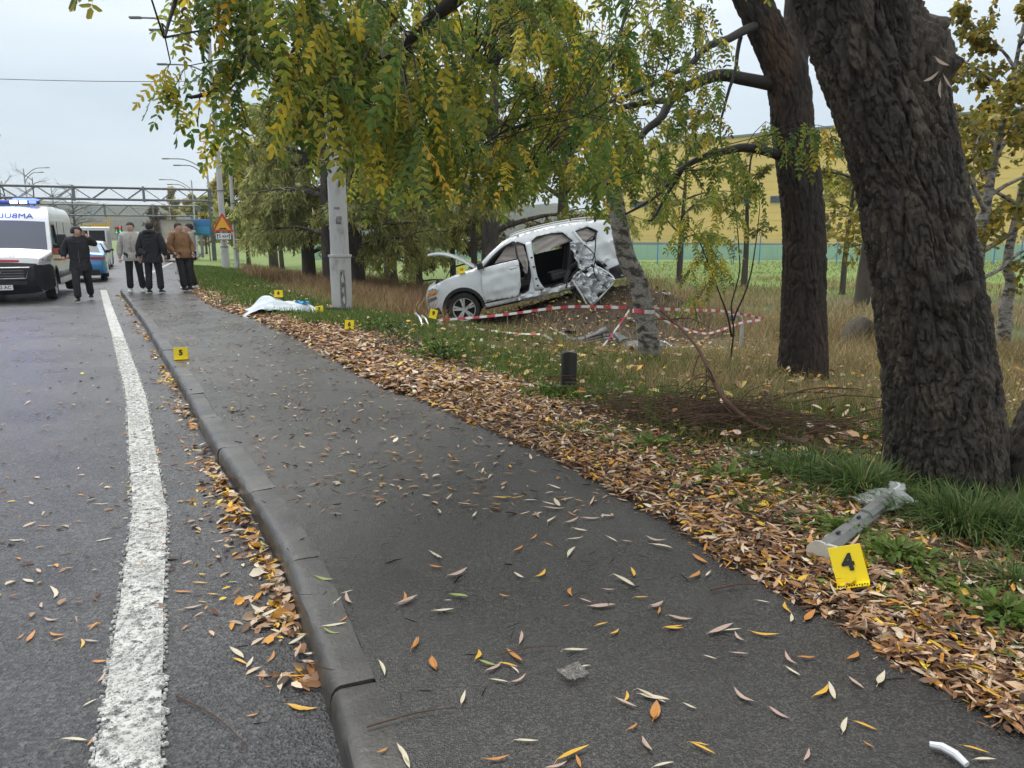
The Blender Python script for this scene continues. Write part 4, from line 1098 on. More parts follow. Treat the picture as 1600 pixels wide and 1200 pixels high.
for sg in (-1, 1):
    rl = MB(); P = [(x, sg * .66, z) for x, z in [(2.35, 1.80), (2.5, 1.86), (3.2, 1.895), (4.0, 1.865), (4.4, 1.80)]]; rl.tube(wiggle(P, 0, 3), .018, 6); rl.build('roof_rail', m_chrome, suv)
un = MB(); un.box((2.5, 0, .36), (4.0, 1.3, .12)); un.tube([(.93, -.8, .39), (.93, .8, .39)], .05, 8); un.tube([(3.9, -.8, .39), (3.9, .8, .39)], .06, 8); un.build('underbody', m_dark, suv)
# torn rear door and crushed quarter panel: folded sheet metal hanging off the rear pillar
def torn(name, pts, amp, f, seed, mm, th=.012):
    """pts: 4 corners; a crumpled double-curved sheet"""
    a, b, c, d = map(Vector, pts); m = MB(); rows = []
    for i in range(30):
        s = i / 29; rows.append([(a.lerp(b, s)).lerp(d.lerp(c, s), j / 25) for j in range(26)])
    m.grid(rows); crumple(m, amp * .6, f, seed)
    m.v = [(v[0] + .3 * k, v[1] - k, v[2]) for v in m.v for k in [amp * 1.1 * (1 - 3.2 * abs(noise.noise(Vector(v) * f * 1.3 + Vector((seed, 0, 0))))) + amp * .5 * (1 - 3 * abs(noise.noise(Vector(v) * f * 3.1 + Vector((0, seed, 0)))))]]
    return m.build(name, mm, suv, smooth=18, solid=th)
td = torn('torn_door', [(3.58, -1.16, .50), (4.05, -1.20, .78), (4.46, -1.22, .30), (3.80, -1.26, -.12)], .10, 4.2, 3, m_crush, .03)
MB().tube(wiggle([(3.55, -1.22, .48), (3.68, -1.27, .12), (3.80, -1.30, -.15), (4.1, -1.28, .02), (4.46, -1.25, .28), (4.36, -1.22, .52), (4.08, -1.22, .76)], .02, 4), .022, 6).build('door_edge', m_silver, td)
MB().tube(wiggle([(3.95, -1.24, 1.25), (4.15, -1.28, .95), (4.05, -1.3, .55), (4.28, -1.28, .15)], .03, 4), .013, 6).build('wiring_loom', m_black, td)
shade_box = MB(); shade_box.box((3.95, -1.20, .62), (.30, .04, .20), Matrix.Rotation(R(-20), 3, 'Y')); shade_box.build('door_shade_box', m_dark, td, bevel=.03)  # solid dark box added on the sheet, its colour standing for a shaded hollow
torn('crushed_pillar', [(3.66, -1.00, 1.36), (4.02, -1.0, 1.30), (4.16, -1.12, .66), (3.76, -1.12, .52)], .075, 4.5, 9, m_crush)
torn('crushed_quarter', [(3.60, -1.05, .62), (3.98, -1.10, .80), (3.80, -1.06, .34), (3.38, -1.02, .36)], .07, 6, 14, m_crush)
MB().tube(wiggle([(3.80, -1.0, 1.60), (3.88, -1.05, 1.42), (4.0, -1.06, 1.22)], .012, 4), .035, 6).build('bent_pillar', m_silver, suv)
MB().tube(wiggle([(4.02, -1.15, 1.3), (4.24, -1.2, 1.38), (4.18, -1.2, 1.05), (4.08, -1.2, .85)], .02, 4), .014, 6).build('door_seal', m_black, suv)
# ---------------------------------------------------------------- ambulance
m_van = mat('van_white', (.74, .76, .75), .32, coat=.5, var=(1.6, (.64, .65, .63), .5, .75))
m_navy = mat('dark_bumper_plastic', (.016, .018, .026), .5, var=(4, (.03, .032, .04), .5, .7))
m_red = mat('red_stripe', (.46, .018, .03), .4)
m_bluelamp = mat('lit_blue_lamp', (.02, .05, .8), .3, emit=((.04, .06, 1.0), 6.0))
m_whitelamp = mat('lit_white_strobe', (.8, .85, 1), .3, emit=((.75, .85, 1.0), 7.0))
m_bluetext = mat('blue_lettering', (.03, .06, .25), .5)
m_cloudglass = mat('windscreen_dark', (.05, .065, .10), .05, coat=.9, spec=.8)
amb = thing('ambulance', 'white ambulance van with red stripes and lit blue roof lights facing the camera', 'ambulance', (-11.83, 17.02, 0), rz=math.atan2(.907, -.42))
ap = [(.14, .24), (.04, .40), (.0, .55), (.01, .80), (.05, .90), (.10, 1.02), (.28, 1.10), (.55, 1.17), (.62, 1.20), (.88, 1.55), (1.15, 1.88), (1.28, 2.02), (1.50, 2.18), (1.85, 2.27), (3.0, 2.30), (5.6, 2.29), (5.80, 2.24), (5.86, 2.1), (5.92, 1.2), (5.95, .5), (5.92, .34)]
def amb_w(x, z):
    w = 1.02
    if z > 1.15: w -= .085 * (z - 1.15)
    if z > 2.08: w -= .55 * (z - 2.08) ** 1.3 + .0
    if z < .45: w -= .1 * (.45 - z)
    if x < .75: w -= .30 * (1 - x / .75) ** 2.3
    return w
def arcp(cx, cz, r, a0, a1, n=11): return [(cx + r * math.cos(a), cz + r * math.sin(a)) for a in np.linspace(a0, a1, n)]
abot = arcp(4.85, .36, .42, -.1, PI + .1) + [(4.2, .33), (1.5, .33)] + arcp(.95, .36, .43, -.05, PI + .1) + [(.45, .30)]
win = [(.98, 1.24), (1.12, 1.50), (1.36, 1.80), (1.95, 1.82), (1.95, 1.24)]
for sg in (-1, 1):
    m = MB(); v, f = panel(ap + abot, [win], .16, lambda x, z: sg * amb_w(x, z)); m.add(v, f); m.build('side_panel', m_van, amb, smooth=30, solid=.02)
    g = MB(); v, f = panel(win, [], .2, lambda x, z: sg * (amb_w(x, z) - .015)); g.add(v, f); g.build('side_window', m_glass, amb)
    fr_ = MB(); loop_strip(fr_, win, lambda x, z: sg * amb_w(x, z), .018); fr_.build('window_seal', m_black, amb)
rf = MB(); sweep(rf, resample(ap[10:], .2, False), amb_w, [-1, -.98, -.93, -.7, -.3, 0, .3, .7, .93, .98, 1], .03); rf.build('roof', m_van, amb)
bn = MB(); sweep(bn, resample(ap[4:9], .07, False), amb_w, np.linspace(-1, 1, 15), .06); bn.build('bonnet', m_van, amb)
bm_ = MB(); sweep(bm_, resample(ap[:5], .07, False), lambda x, z: amb_w(x, z) + .015, np.linspace(-1, 1, 17), .10); bm_.build('front_bumper', m_navy, amb)
for sg in (-1, 1):
    m = MB(); v, f = panel([(-.03, .42), (-.03, .87), (.40, .88), (.60, .80), (.56, .36), (.48, .28), (.14, .26)], [], .08, lambda x, z: sg * (amb_w(x, z) + .018)); m.add(v, f); m.build('bumper_corner', m_navy, amb, smooth=40)
    m = MB(); rows = [[(.95 + q * math.cos(a), sg * (amb_w(.95, .5) + d), .36 + q * math.sin(a)) for q, d in ((.41, -.02), (.42, .02), (.47, .025), (.48, 0))] for a in np.linspace(-.05, PI + .05, 14)]; m.grid(rows); m.build('arch_trim', m_black, amb)
    hl_ = MB(); v, f = panel([(.06, .90), (.10, 1.0), (.30, 1.06), (.58, 1.12), (.64, 1.04), (.42, .93)], [], .06, lambda x, z: sg * (amb_w(x, z) + .02)); hl_.add(v, f); h_ = hl_.build('headlight', m_lamp, amb)
    ind = MB(); v, f = panel([(.46, 1.0), (.47, 1.08), (.56, 1.10), (.60, 1.04)], [], .05, lambda x, z: sg * (amb_w(x, z) + .03)); ind.add(v, f); ind.build('indicator', m_amber, h_)
    st = MB(); v, f = panel([(.66, 1.10), (.70, 1.26), (1.9, 1.25), (4.5, 1.20), (5.9, 1.18), (5.9, 1.04), (2.0, 1.06)], [], .12, lambda x, z: sg * (amb_w(x, z) + .017)); st.add(v, f); st.build('stripe', m_red, amb)
    st = MB(); v, f = panel([(.64, .96), (.72, 1.0), (2.0, .97), (5.9, .95), (5.9, .91), (2.0, .92)], [], .12, lambda x, z: sg * (amb_w(x, z) + .017)); st.add(v, f); st.build('stripe', m_red, amb)
    rs_ = MB(); v, f = panel([(1.55, .50), (1.55, .66), (4.3, .66), (4.3, .50)], [], .3, lambda x, z: sg * (amb_w(x, z) + .02)); rs_.add(v, f); rs_.build('rub_strip', m_grey, amb, solid=.03)
    for xg in (2.06, 3.4): MB().box((xg, sg * (amb_w(xg, 1.2) + .008), 1.15), (.014, .012, 1.5)).build('door_gap', m_black, amb)
    mi_ = MB(); mi_.box((.98, sg * 1.22, 1.42), (.12, .20, .34)); mi_.box((.98, sg * 1.22, 1.16), (.12, .20, .16)); mi_.box((1.02, sg * 1.08, 1.30), (.06, .14, .10)); mi_.build('wing_mirror', m_black, amb, bevel=.03)
wfr = MB(); wpz = resample(ap[8:11], .08, False); sweep(wfr, wpz, amb_w, [-1, -.97, -.93], .05); wfr.build('windscreen_pillar', m_van, amb)
wfr = MB(); sweep(wfr, wpz, amb_w, [.93, .97, 1], .05); wfr.build('windscreen_pillar', m_van, amb)
ws_ = MB(); sweep(ws_, wpz, amb_w, np.linspace(-.93, .93, 11), .05); ws_.build('windscreen', m_cloudglass, amb)
for sg in (-1, .2): MB().bar((.60, sg * .1, 1.22), (.68, sg * .1 + .62, 1.27), .025).build('wiper', m_black, amb)
gr = MB(); gr.prism([(-.52, .58), (.52, .58), (.60, .80), (-.60, .80)], 0, .05); gr.tx(Matrix(((0, 1, 0, -.095), (1, 0, 0, 0), (0, 0, 1, 0), (0, 0, 0, 1)))); g_ = gr.build('grille', m_black, amb)
for z in (.63, .69, .75): MB().box((-.105, 0, z), (.02, 1.0, .018)).build('grille_bar', m_grey, g_)
cm = MB(); P = [(-.10, -.52, .57), (-.10, .52, .57), (-.09, .62, .815), (-.09, -.62, .815), (-.10, -.52, .57)]; cm.tube(P, .022, 6); cm.build('grille_surround', m_chrome, g_)
MB().box((-.115, 0, .72), (.02, .12, .03)).build('badge', m_chrome, g_)
lg = MB(); lg.box((-.09, 0, .47), (.03, 1.1, .09)); lg.build('lower_grille', m_black, amb)
pl = MB().box((-.125, 0, .37), (.012, .52, .115)).build('number_plate', mat('plate_white', (.75, .75, .73), .4), amb)
rotf = (R(90), 0, R(-90))
m_ink = mat('black_ink', (.01, .01, .01), .5)
text_part('plate_text', '62 AC', .105, m_ink, pl, (-.133, -.09, .37), rotf, ext=.001, bold=.001)
for sg in (-1, 1): MB().lathe([(.001, -.03), (.05, -.03), (.055, .02)], 14, 'x', c=(.16, sg * .78, .42)).build('fog_lamp', m_lamp, amb)
st = MB(); sweep(st, resample([(.05, .925), (.07, .975)], .03, False), lambda x, z: amb_w(x, z) * .72, np.linspace(-1, 1, 9), .075); st.build('stripe', m_red, amb)
text_part('bonnet_number', '103', .13, m_red, amb, (.11, -.24, 1.09), (R(28), 0, R(-90)), ext=.002)
t = text_part('front_lettering', 'AMBULANCE', .22, m_bluetext, amb, (1.235, 0, 2.02), (R(52), 0, R(-90)), ext=.004, mirror=True)
lb_ = MB().box((1.78, 0, 2.36), (.30, 1.5, .09)).build('light_bar', m_navy, amb, bevel=.03)
for k, yy_ in enumerate((-.62, -.42, -.22, .22, .42, .62)):
    MB().box((1.62, yy_, 2.365), (.06, .15, .065)).build('strobe_lamp', m_whitelamp if k in (1, 2) else m_bluelamp, lb_, bevel=.012)
for yy_ in (-.45, .45): MB().box((1.79, yy_, 2.425), (.26, .52, .06)).build('blue_dome', m_bluelamp, lb_, bevel=.025)
MB().tube([(1.5, -.1, 2.2), (1.42, -.1, 2.0)], .006, 5).build('aerial', m_black, amb)
MB().box((3.2, 0, .5), (5, 1.7, .4)).build('underbody', m_dark, amb)
bw = MB(); sweep(bw, ap[16:], amb_w, [-1, -.5, 0, .5, 1], .01); bw.build('rear_doors', m_van, amb)
for cx in (.95, 4.85):
    for sg in (-1, 1): wheel(amb, (cx, sg * .89, .345), .345, .22, sg, (m_rubber, m_alloy), 6, 22, False, .62)
bl = bpy.data.lights.new('beacon_light', 'POINT'); bl.energy = 25; bl.color = (.1, .15, 1); bl.shadow_soft_size = .2
blo = bpy.data.objects.new('beacon_light', bl); C.objects.link(blo); blo.parent = amb; blo.location = (1.45, 0, 2.55)

# ---------------------------------------------------------------- cars queued down the road
def small_car(name, label, root_loc, rz, prof, ga, gb, wins, W, belt, paint, wheels_x, wr, L, tail=None, group=None):
    car = thing(name, label, 'car', root_loc, rz, group)
    top = max(z for _, z in prof)
    def hw(x, z):
        w = W
        if z > belt: w -= .42 * (z - belt)
        if z > top - .12: w -= .5 * (z - top + .12)
        if x < .4: w -= .14 * (1 - x / .4) ** 2
        if x > L - .6: w -= .22 * ((x - L + .6) / .6) ** 2
        return w
    b = arcp(wheels_x[1], wr, wr * 1.14, -.15, PI + .15) + [(wheels_x[1] - wr * 1.3, .24), (wheels_x[0] + wr * 1.3, .24)] + arcp(wheels_x[0], wr, wr * 1.14, -.15, PI + .15)
    for sg in (-1, 1):
        m = MB(); v, f = panel(prof + b, wins, .15, lambda x, z: sg * hw(x, z)); m.add(v, f); m.build('side_panel', paint, car, smooth=30, solid=.015)
        for w_ in wins:
            g = MB(); v, f = panel(w_, [], .2, lambda x, z: sg * (hw(x, z) - .01)); g.add(v, f); g.build('side_window', m_glass, car)
        mi_ = MB().box((gb[0] + .35, sg * (W + .06), belt + .08), (.12, .18, .12)).build('wing_mirror', m_black, car, bevel=.03)
    ts_ = [-1, -.96, -.88, -.5, 0, .5, .88, .96, 1]
    idx = lambda p: prof.index(p)
    a0, a1 = idx(ga[0]), idx(ga[1]); b0_, b1 = idx(gb), idx(gb) + 1
    m = MB(); sweep(m, resample(prof[:a0 + 1], .08, False), hw, ts_, .06); m.build('tailgate', paint, car)
    m = MB(); sweep(m, resample(prof[a1:b0_ + 1], .15, False), hw, ts_, .03); m.build('roof', paint, car)
    m = MB(); sweep(m, resample(prof[b1:], .1, False), hw, ts_, .05); m.build('bonnet', paint, car)
    for (i0, i1, nm) in ((a0, a1, 'rear_window'), (b0_, b1, 'windscreen')):
        pr = resample(prof[i0:i1 + 1], .1, False)
        for tt in ([-1, -.94, -.86], [.86, .94, 1]):
            m = MB(); sweep(m, pr, hw, tt, .03); m.build('window_pillar', paint, car)
        m = MB(); sweep(m, pr, hw, np.linspace(-.86, .86, 7), .03); m.build(nm, m_glass, car)
    for cx in wheels_x:
        for sg in (-1, 1): wheel(car, (cx, sg * (W - .12), wr), wr, .22, sg, (m_rubber, mat_dark_rim if paint is m_blue_car else m_alloy), 5, 20)
    MB().box((L / 2, 0, .35), (L - .9, 1.4, .25)).build('underbody', m_dark, car)
    for sg in (-1, 1):
        m = MB(); v, f = panel(tail, [], .06, lambda x, z: sg * (hw(x, z) + .012)); m.add(v, f)
        xt = min(p[0] for p in tail); z0_, z1_ = min(p[1] for p in tail), max(p[1] for p in tail)
        m.grid([[(xt - .075, sg * W * q, z) for q in (.42, .7, .88)] + [(xt - .02, sg * hw(xt + .02, z), z)] for z in (z0_ + .02, z1_ - .02)]); m.build('tail_light', m_redlens, car)
    return car, hw
mat_dark_rim = mat('dark_rim', (.03, .03, .032), .35, metal=.5)
bprof = [(.10, .30), (.02, .42), (.0, .60), (.03, .78), (.10, .94), (.18, 1.0), (.40, 1.04), (1.35, 1.34), (1.7, 1.40), (2.2, 1.42), (2.75, 1.38), (3.5, 1.0), (3.7, .97), (4.3, .84), (4.65, .68), (4.75, .5), (4.7, .28)]
car, hwf = small_car('sports_saloon', 'bright blue fastback car seen from behind, beside the man in black', (-15.80, 26.85, float(decl(27))), math.atan2(.89, -.46), bprof, ((.40, 1.04), (1.35, 1.34)), (2.75, 1.38),
    [[(.95, 1.05), (1.55, 1.32), (2.12, 1.34), (2.12, 1.0), (1.3, 1.0)], [(2.18, 1.0), (2.18, 1.34), (2.6, 1.31), (3.15, 1.0)]], .93, .98, m_blue_car, (.95, 3.78), .345, 4.75, [(.05, .80), (.10, .92), (.50, .93), (.55, .84)])
m = MB(); m.box((-.04, 0, .36), (.12, 1.45, .20)); m.build('rear_diffuser', m_black, car, bevel=.03)
for sg in (-1, 1): MB().lathe([(.055, -.09), (.06, .05)], 14, 'x', c=(-.03, sg * .55, .34)).build('exhaust_tip', m_black, car)
MB().box((-.03, 0, .235), (.10, 1.5, .035)).build('splitter', m_chrome, car)
MB().box((-.055, 0, .70), (.02, .52, .12)).build('number_plate', pl.data.materials[0], car)
wprof = [(.08, .30), (.0, .45), (.0, .62), (.03, .86), (.06, .95), (.24, 1.46), (.42, 1.53), (1.4, 1.57), (2.15, 1.52), (2.85, 1.0), (3.0, .97), (3.6, .86), (3.78, .6), (3.75, .3)]
car, hwf = small_car('estate_car', 'small white estate car seen from behind past the blue one', (-23.35, 41.2, float(decl(42))), math.atan2(.90, -.42), wprof, ((.06, .95), (.24, 1.46)), (2.15, 1.52),
    [[(.35, 1.0), (.45, 1.42), (1.2, 1.46), (1.2, 1.0)], [(1.28, 1.0), (1.28, 1.46), (2.0, 1.43), (2.55, 1.0)]], .83, .98, m_white, (.72, 3.05), .31, 3.78, [(.02, .55), (.02, .80), (.12, .84), (.14, .56)])
MB().box((-.07, 0, .50), (.14, 1.6, .12)).build('rear_bumper', m_black, car, bevel=.03)
MB().box((-.05, 0, .70), (.02, .50, .11)).build('number_plate', pl.data.materials[0], car)
car, hwf = small_car('taxi_car', 'pale car with a lit roof sign, far down the road', (-30.0, 52.5, float(decl(52))), math.atan2(.91, -.41), wprof, ((.06, .95), (.24, 1.46)), (2.15, 1.52),
    [[(.35, 1.0), (.45, 1.42), (1.2, 1.46), (1.2, 1.0)], [(1.28, 1.0), (1.28, 1.46), (2.0, 1.43), (2.55, 1.0)]], .83, .98, m_van, (.72, 3.05), .31, 3.78, [(.02, .55), (.02, .80), (.12, .84), (.14, .56)])
sgn = MB().box((1.2, 0, 1.72), (.5, 1.0, .28)).build('roof_sign', m_white, car, bevel=.03); MB().box((.94, 0, 1.72), (.02, .8, .14)).build('sign_strip', mat('orange_strip', (.75, .30, .08), .5), sgn)

def truck(name, label, loc, rz, W, H, L, boxm, frame=None, slats=False, z0=1.0):
    t = thing(name, label, 'truck', loc, rz)
    b = MB(); b.box((L * .38, 0, z0 + H / 2), (L * .74, W, H)); b.build('cargo_box', boxm, t, bevel=.04)
    for sg in (-1, 1):
        for x in np.linspace(.2, L * .72, 7): MB().box((x, sg * (W / 2 + .02), z0 + H / 2), (.06, .05, H)).build('side_rib', frame or boxm, t)
    if slats:
        for k in range(7):
            for sg in (-1, 1): MB().box((L * .38, sg * (W / 2 + .045), z0 + .12 + k * H / 7), (L * .74, .02, H / 7 * .7)).build('slat', boxm, t)
    fr_ = MB()
    for a, b2 in (((-.03, -W / 2, z0), (-.03, -W / 2, z0 + H)), ((-.03, W / 2, z0), (-.03, W / 2, z0 + H)), ((-.03, -W / 2, z0 + H), (-.03, W / 2, z0 + H)), ((-.03, -W / 2, z0), (-.03, W / 2, z0)), ((-.03, 0, z0), (-.03, 0, z0 + H))): fr_.bar(a, b2, .07)
    fr_.build('rear_frame', frame or boxm, t)
    MB().box((L * .45, 0, z0 - .15), (L * .85, .9, .22)).build('chassis', m_dark, t)
    MB().box((-.05, 0, z0 - .38), (.12, W * .95, .14)).build('rear_bumper', m_black, t, bevel=.02)
    for sg in (-1, 1): MB().box((-.12, sg * W * .40, z0 - .22), (.05, .35, .13)).build('tail_light', m_redlens, t)
    c = MB(); c.prism([(L * .78, z0 - .4), (L * .78, z0 + 1.55), (L * .92, z0 + 1.6), (L, z0 + .75), (L * 1.01, z0 - .4)], -W / 2 * .95, W / 2 * .95); c.build('cab', m_van, t, bevel=.05)
    for cx in (L * .16, L * .86):
        for sg in (-1, 1): wheel(t, (cx, sg * (W / 2 - .16), .48), .48, .28, sg, (m_rubber, m_grey), 6, 20, False, .55)
    return t
m_beige = mat('beige_box', (.52, .47, .40), .6, var=(1.5, (.40, .36, .30), .45, .7))
m_tarp = mat('dark_tarpaulin', (.02, .021, .024), .7, bump=('noise', 3, .5, .05))
truck('box_lorry', 'beige box lorry seen from behind between the standing people', (bx(281, 62), 62, float(decl(62))), math.atan2(.92, -.39), 2.5, 2.35, 8.0, m_beige, m_grey, True, 1.05)
truck('tarpaulin_truck', 'small dark-topped truck glimpsed behind the man in black', (bx(143, 47), 47, float(decl(47))), math.atan2(.91, -.41), 1.9, 1.35, 5.0, m_tarp, m_white, False, .95)

# ---------------------------------------------------------------- people
m_skin = mat('skin', (.50, .30, .22), .6)
m_hair = mat('dark_hair', (.018, .013, .010), .7, bump=('noise', 60, .6, .01))
def cloth(name, c, c2=None, sc=14, b=.5): return mat(name, c, .85, var=(sc, c2 or tuple(x * .65 for x in c), .45, .68), bump=('noise', sc * 1.5, b, .02))
m_blackcoat = cloth('black_padded_coat', (.013, .013, .016), (.026, .026, .030), 9)
m_blackpants = cloth('black_trousers', (.012, .012, .014), (.024, .024, .026), 8)
m_cream = cloth('pale_grey_jacket', (.50, .47, .42))
m_tan = cloth('tan_jacket', (.26, .135, .062), (.15, .075, .035), 8)
m_greyh = cloth('grey_hooded_top', (.30, .285, .255))
m_shoe_w = mat('white_sneaker', (.70, .69, .66), .6); m_shoe_b = mat('black_shoe', (.015, .015, .016), .5)

def skinned(name, pts, edges, mtl, parent, sub=2, root=0):
    me = bpy.data.meshes.new(name)
    me.from_pydata([p[0] for p in pts], edges, [])
    me.materials.append(mtl)
    o = link(name, me, parent)
    o.modifiers.new('skin', 'SKIN')
    for i, p in enumerate(pts):
        r = p[1] if hasattr(p[1], '__len__') else (p[1], p[1])
        me.skin_vertices[0].data[i].radius = r
        me.skin_vertices[0].data[i].use_root = (i == root)
    s = o.modifiers.new('sub', 'SUBSURF'); s.levels = sub; s.render_levels = sub
    o.modifiers['skin'].use_smooth_shade = True
    return o

def person(label, loc, rz, coat, pants, shoes, handL, handR, elbL, elbR, footL, footR, kneeL, kneeR, lean=(0, 0), hood=None, hem=.82, puffy=0, headturn=0, bulk=1.0, sole=None, hairm=None):
    """faces -y; x to the viewer's right when facing the viewer. L = viewer-left side"""
    p = thing('person', label, 'person', loc, rz)
    lx, ly = lean
    pel = (0, 0, .96); ch = (lx * .6, ly * .6, 1.28); nk = (lx * .95, ly * .95, 1.49)
    sL = (-.185 + lx * .9, ly * .9, 1.44); sR = (.185 + lx * .9, ly * .9, 1.44)
    hL, hR = (-.095, 0, .92), (.095, 0, .92)
    hd = (lx * 1.05, ly * 1.05 - .015, 1.615)
    # body: one skin from head to feet
    pts = [(pel, (.14, .10)), (ch, (.15, .105)), (nk, .055), ((hd[0], hd[1] - .012, hd[2] - .05), (.085, .095)), ((hd[0], hd[1], hd[2] + .05), (.102, .115)), ((hd[0], hd[1] + .005, hd[2] + .11), (.08, .09)),
           (sL, .06), (elbL, .045), (handL, .034), (sR, .06), (elbR, .045), (handR, .034), (hL, .085), (kneeL, .058), (footL, .04), (hR, .085), (kneeR, .058), (footR, .04)]
    ed = [(0, 1), (1, 2), (2, 3), (3, 4), (4, 5), (1, 6), (6, 7), (7, 8), (1, 9), (9, 10), (10, 11), (0, 12), (12, 13), (13, 14), (0, 15), (15, 16), (16, 17)]
    body = skinned('body', pts, ed, m_skin, p)
    # fingers close the hands
    for h, e in ((handL, elbL), (handR, elbR)):
        d = (Vector(h) - Vector(e)).normalized(); sd = d.cross(Vector((0, 1, .2))).normalized()
        fg = MB()
        for k in range(4):
            o_ = sd * (.027 - .018 * k); l_ = (.065, .075, .07, .055)[k]
            b_ = Vector(h) + d * .02 + o_; fg.tube([b_, b_ + d * l_ * .6, b_ + d * l_ + Vector((0, -.015, -.005))], [.009, .0085, .006], 6)
        b_ = Vector(h) + sd * .03; fg.tube([b_, b_ + sd * .02 + d * .035, b_ + sd * .018 + d * .06], [.010, .009, .006], 6)
        fg.build('fingers', m_skin, body, smooth=60)
    # face
    rot = Matrix.Rotation(headturn, 4, 'Z'); H_ = Vector(hd)
    fc = MB(); fc.tube([H_ + rot @ Vector((0, -.082, .035)), H_ + rot @ Vector((0, -.105, -.012)), H_ + rot @ Vector((0, -.082, -.02))], [.008, .015, .008], 6); fc.build('nose', m_skin, body, smooth=80)
    for sg in (-1, 1):
        MB().lathe([(.001, -.012), (.010, -.006), (.001, .004)], 8, 'y', c=tuple(H_ + rot @ Vector((sg * .030, -.076, .035)))).build('eye', m_hair, body)
        MB().lathe([(.001, -.012), (.02, -.01), (.024, 0), (.02, .01), (.001, .012)], 8, 'x', c=tuple(H_ + rot @ Vector((sg * .078, .01, .0)))).build('ear', m_skin, body)
    MB().box(tuple(H_ + rot @ Vector((0, -.078, -.055))), (.045, .01, .008)).build('mouth', mat_lip, body)
    # hair cap
    hr = MB(); rows = []
    for i in range(7):
        a = PI / 2 * i / 6 * 1.32
        rows.append([tuple(H_ + rot @ Vector((.096 * math.sin(a) * math.cos(b), .014 + .108 * math.sin(a) * math.sin(b), .052 + .108 * math.cos(a) + (.055 * (i - 3) / 3 * max(0, -math.sin(b)) if i > 3 else 0) - (.03 * (i - 4) / 2 * max(0, math.sin(b)) if i > 4 else 0)))) for b in np.linspace(0, 2 * PI, 17)[:-1]])
    hr.grid(rows, close=True); hr.build('hair', hairm or m_hair, p, smooth=80)
    # coat
    k = bulk
    cp = [((0, 0, hem + .05), (.205 * k, .16 * k)), ((lx * .3, ly * .3, 1.06), (.215 * k, .165 * k)), ((ch[0], ch[1], 1.26), (.235 * k, .17 * k)), ((lx * .85, ly * .85, 1.44), (.19 * k, .13 * k)), ((nk[0], nk[1], 1.535), (.085, .09)),
          (sL, .10 * k), (tuple((Vector(sL) + Vector(elbL)) / 2), .092 * k), (elbL, .085 * k), (tuple(Vector(handL).lerp(Vector(elbL), .22)), .056 * k), (sR, .10 * k), (tuple((Vector(sR) + Vector(elbR)) / 2), .092 * k), (elbR, .085 * k), (tuple(Vector(handR).lerp(Vector(elbR), .22)), .056 * k)]
    ce = [(0, 1), (1, 2), (2, 3), (3, 4), (3, 5), (5, 6), (6, 7), (7, 8), (3, 9), (9, 10), (10, 11), (11, 12)]
    ct = skinned('coat', cp, ce, coat, p)
    hb_ = MB(); hb_.grid([[(lx * .1 + q_ * .205 * k * math.cos(a_), q_ * .158 * k * math.sin(a_), hem + dz_) for a_ in np.linspace(0, 2 * PI, 25)[:-1]] for q_, dz_ in ((.80, .19), (.98, .12), (1.06, .03), (1.10, -.06), (1.06, -.085), (.98, -.075))], close=True); crumple(hb_, .012, 7, hem * 9); hb_.build('coat_hem', coat, ct, smooth=70)
    MB().tube([(lx * t_, ly * t_ - .152 * k + .05 * max(0, t_ - .6), hem - .05 + (1.5 - hem) * t_) for t_ in np.linspace(0, .92, 8)], .005, 5).build('zip', m_black if coat is not m_blackcoat else m_grey, ct)
    if puffy:   # quilted ribs across the body
        for z in np.arange(hem + .06, 1.42, .085):
            t_ = (z - hem) / (1.5 - hem); cxy = (lx * t_, ly * t_)
            wv = .172 * k + .018 * math.sin(t_ * 3); dv = .130 * k + .01 * math.sin(t_ * 3)
            MB().tube([(cxy[0] + wv * math.cos(a), cxy[1] + dv * math.sin(a), z) for a in np.linspace(0, 2 * PI, 25)], .022, 6, cap=False).build('quilted_rib', coat, ct, smooth=80)
    # trousers
    tp_ = [((0, 0, .98), (.165, .13)), (hL, (.108, .12)), (kneeL, .088), (tuple(Vector(footL).lerp(Vector(kneeL), -.03)), .088), (hR, (.108, .12)), (kneeR, .088), (tuple(Vector(footR).lerp(Vector(kneeR), -.03)), .088)]
    skinned('trousers', tp_, [(0, 1), (1, 2), (2, 3), (0, 4), (4, 5), (5, 6)], pants, p)
    for ft, sg in ((footL, -1), (footR, 1)):
        sh = MB(); rows = []
        for s_, w_, h_ in ((-.07, .030, .08), (-.05, .042, .10), (.02, .043, .095), (.09, .048, .07), (.15, .045, .05), (.19, .028, .035)):
            rows.append([(ft[0] + sg * .015 * (s_ > .1) + w_ * math.cos(a), ft[1] - s_, ft[2] - .085 + h_ * .5 * (1 + math.sin(a))) for a in np.linspace(0, 2 * PI, 11)[:-1]])
        sh.grid(rows, close=True); sh.f.append(tuple(range(10))); sh.f.append(tuple(range(50, 60))); sh.m += [0, 0]
        so = sh.build('shoe', shoes, p, smooth=60)
        MB().box((ft[0], ft[1] - .06, ft[2] - .078), (.094, .27, .022)).build('sole', sole or m_shoe_w, so, bevel=.01)
    if hood is not None:
        hm = MB(); rows = []
        for i in range(8):
            a = PI * .62 * i / 7
            rows.append([tuple(H_ + rot @ Vector(((.118 + .01 * i / 7) * math.sin(a + .02) * math.cos(b), .03 + .13 * math.sin(a + .02) * math.sin(b), .03 + .125 * math.cos(a)))) for b in np.linspace(-.32 * PI, 1.32 * PI, 19)])
        if hood == 'down':
            hm = MB().tube([(nk[0] + .13 * math.cos(a), nk[1] + .03 + .10 * math.sin(a), 1.50 + .03 * math.sin(a)) for a in np.linspace(-.3, PI + .3, 14)], .05, 8)
        else: hm.grid(rows)
        hm.build('hood', coat, p, smooth=80, solid=.012 if hood != 'down' else 0)
    return p
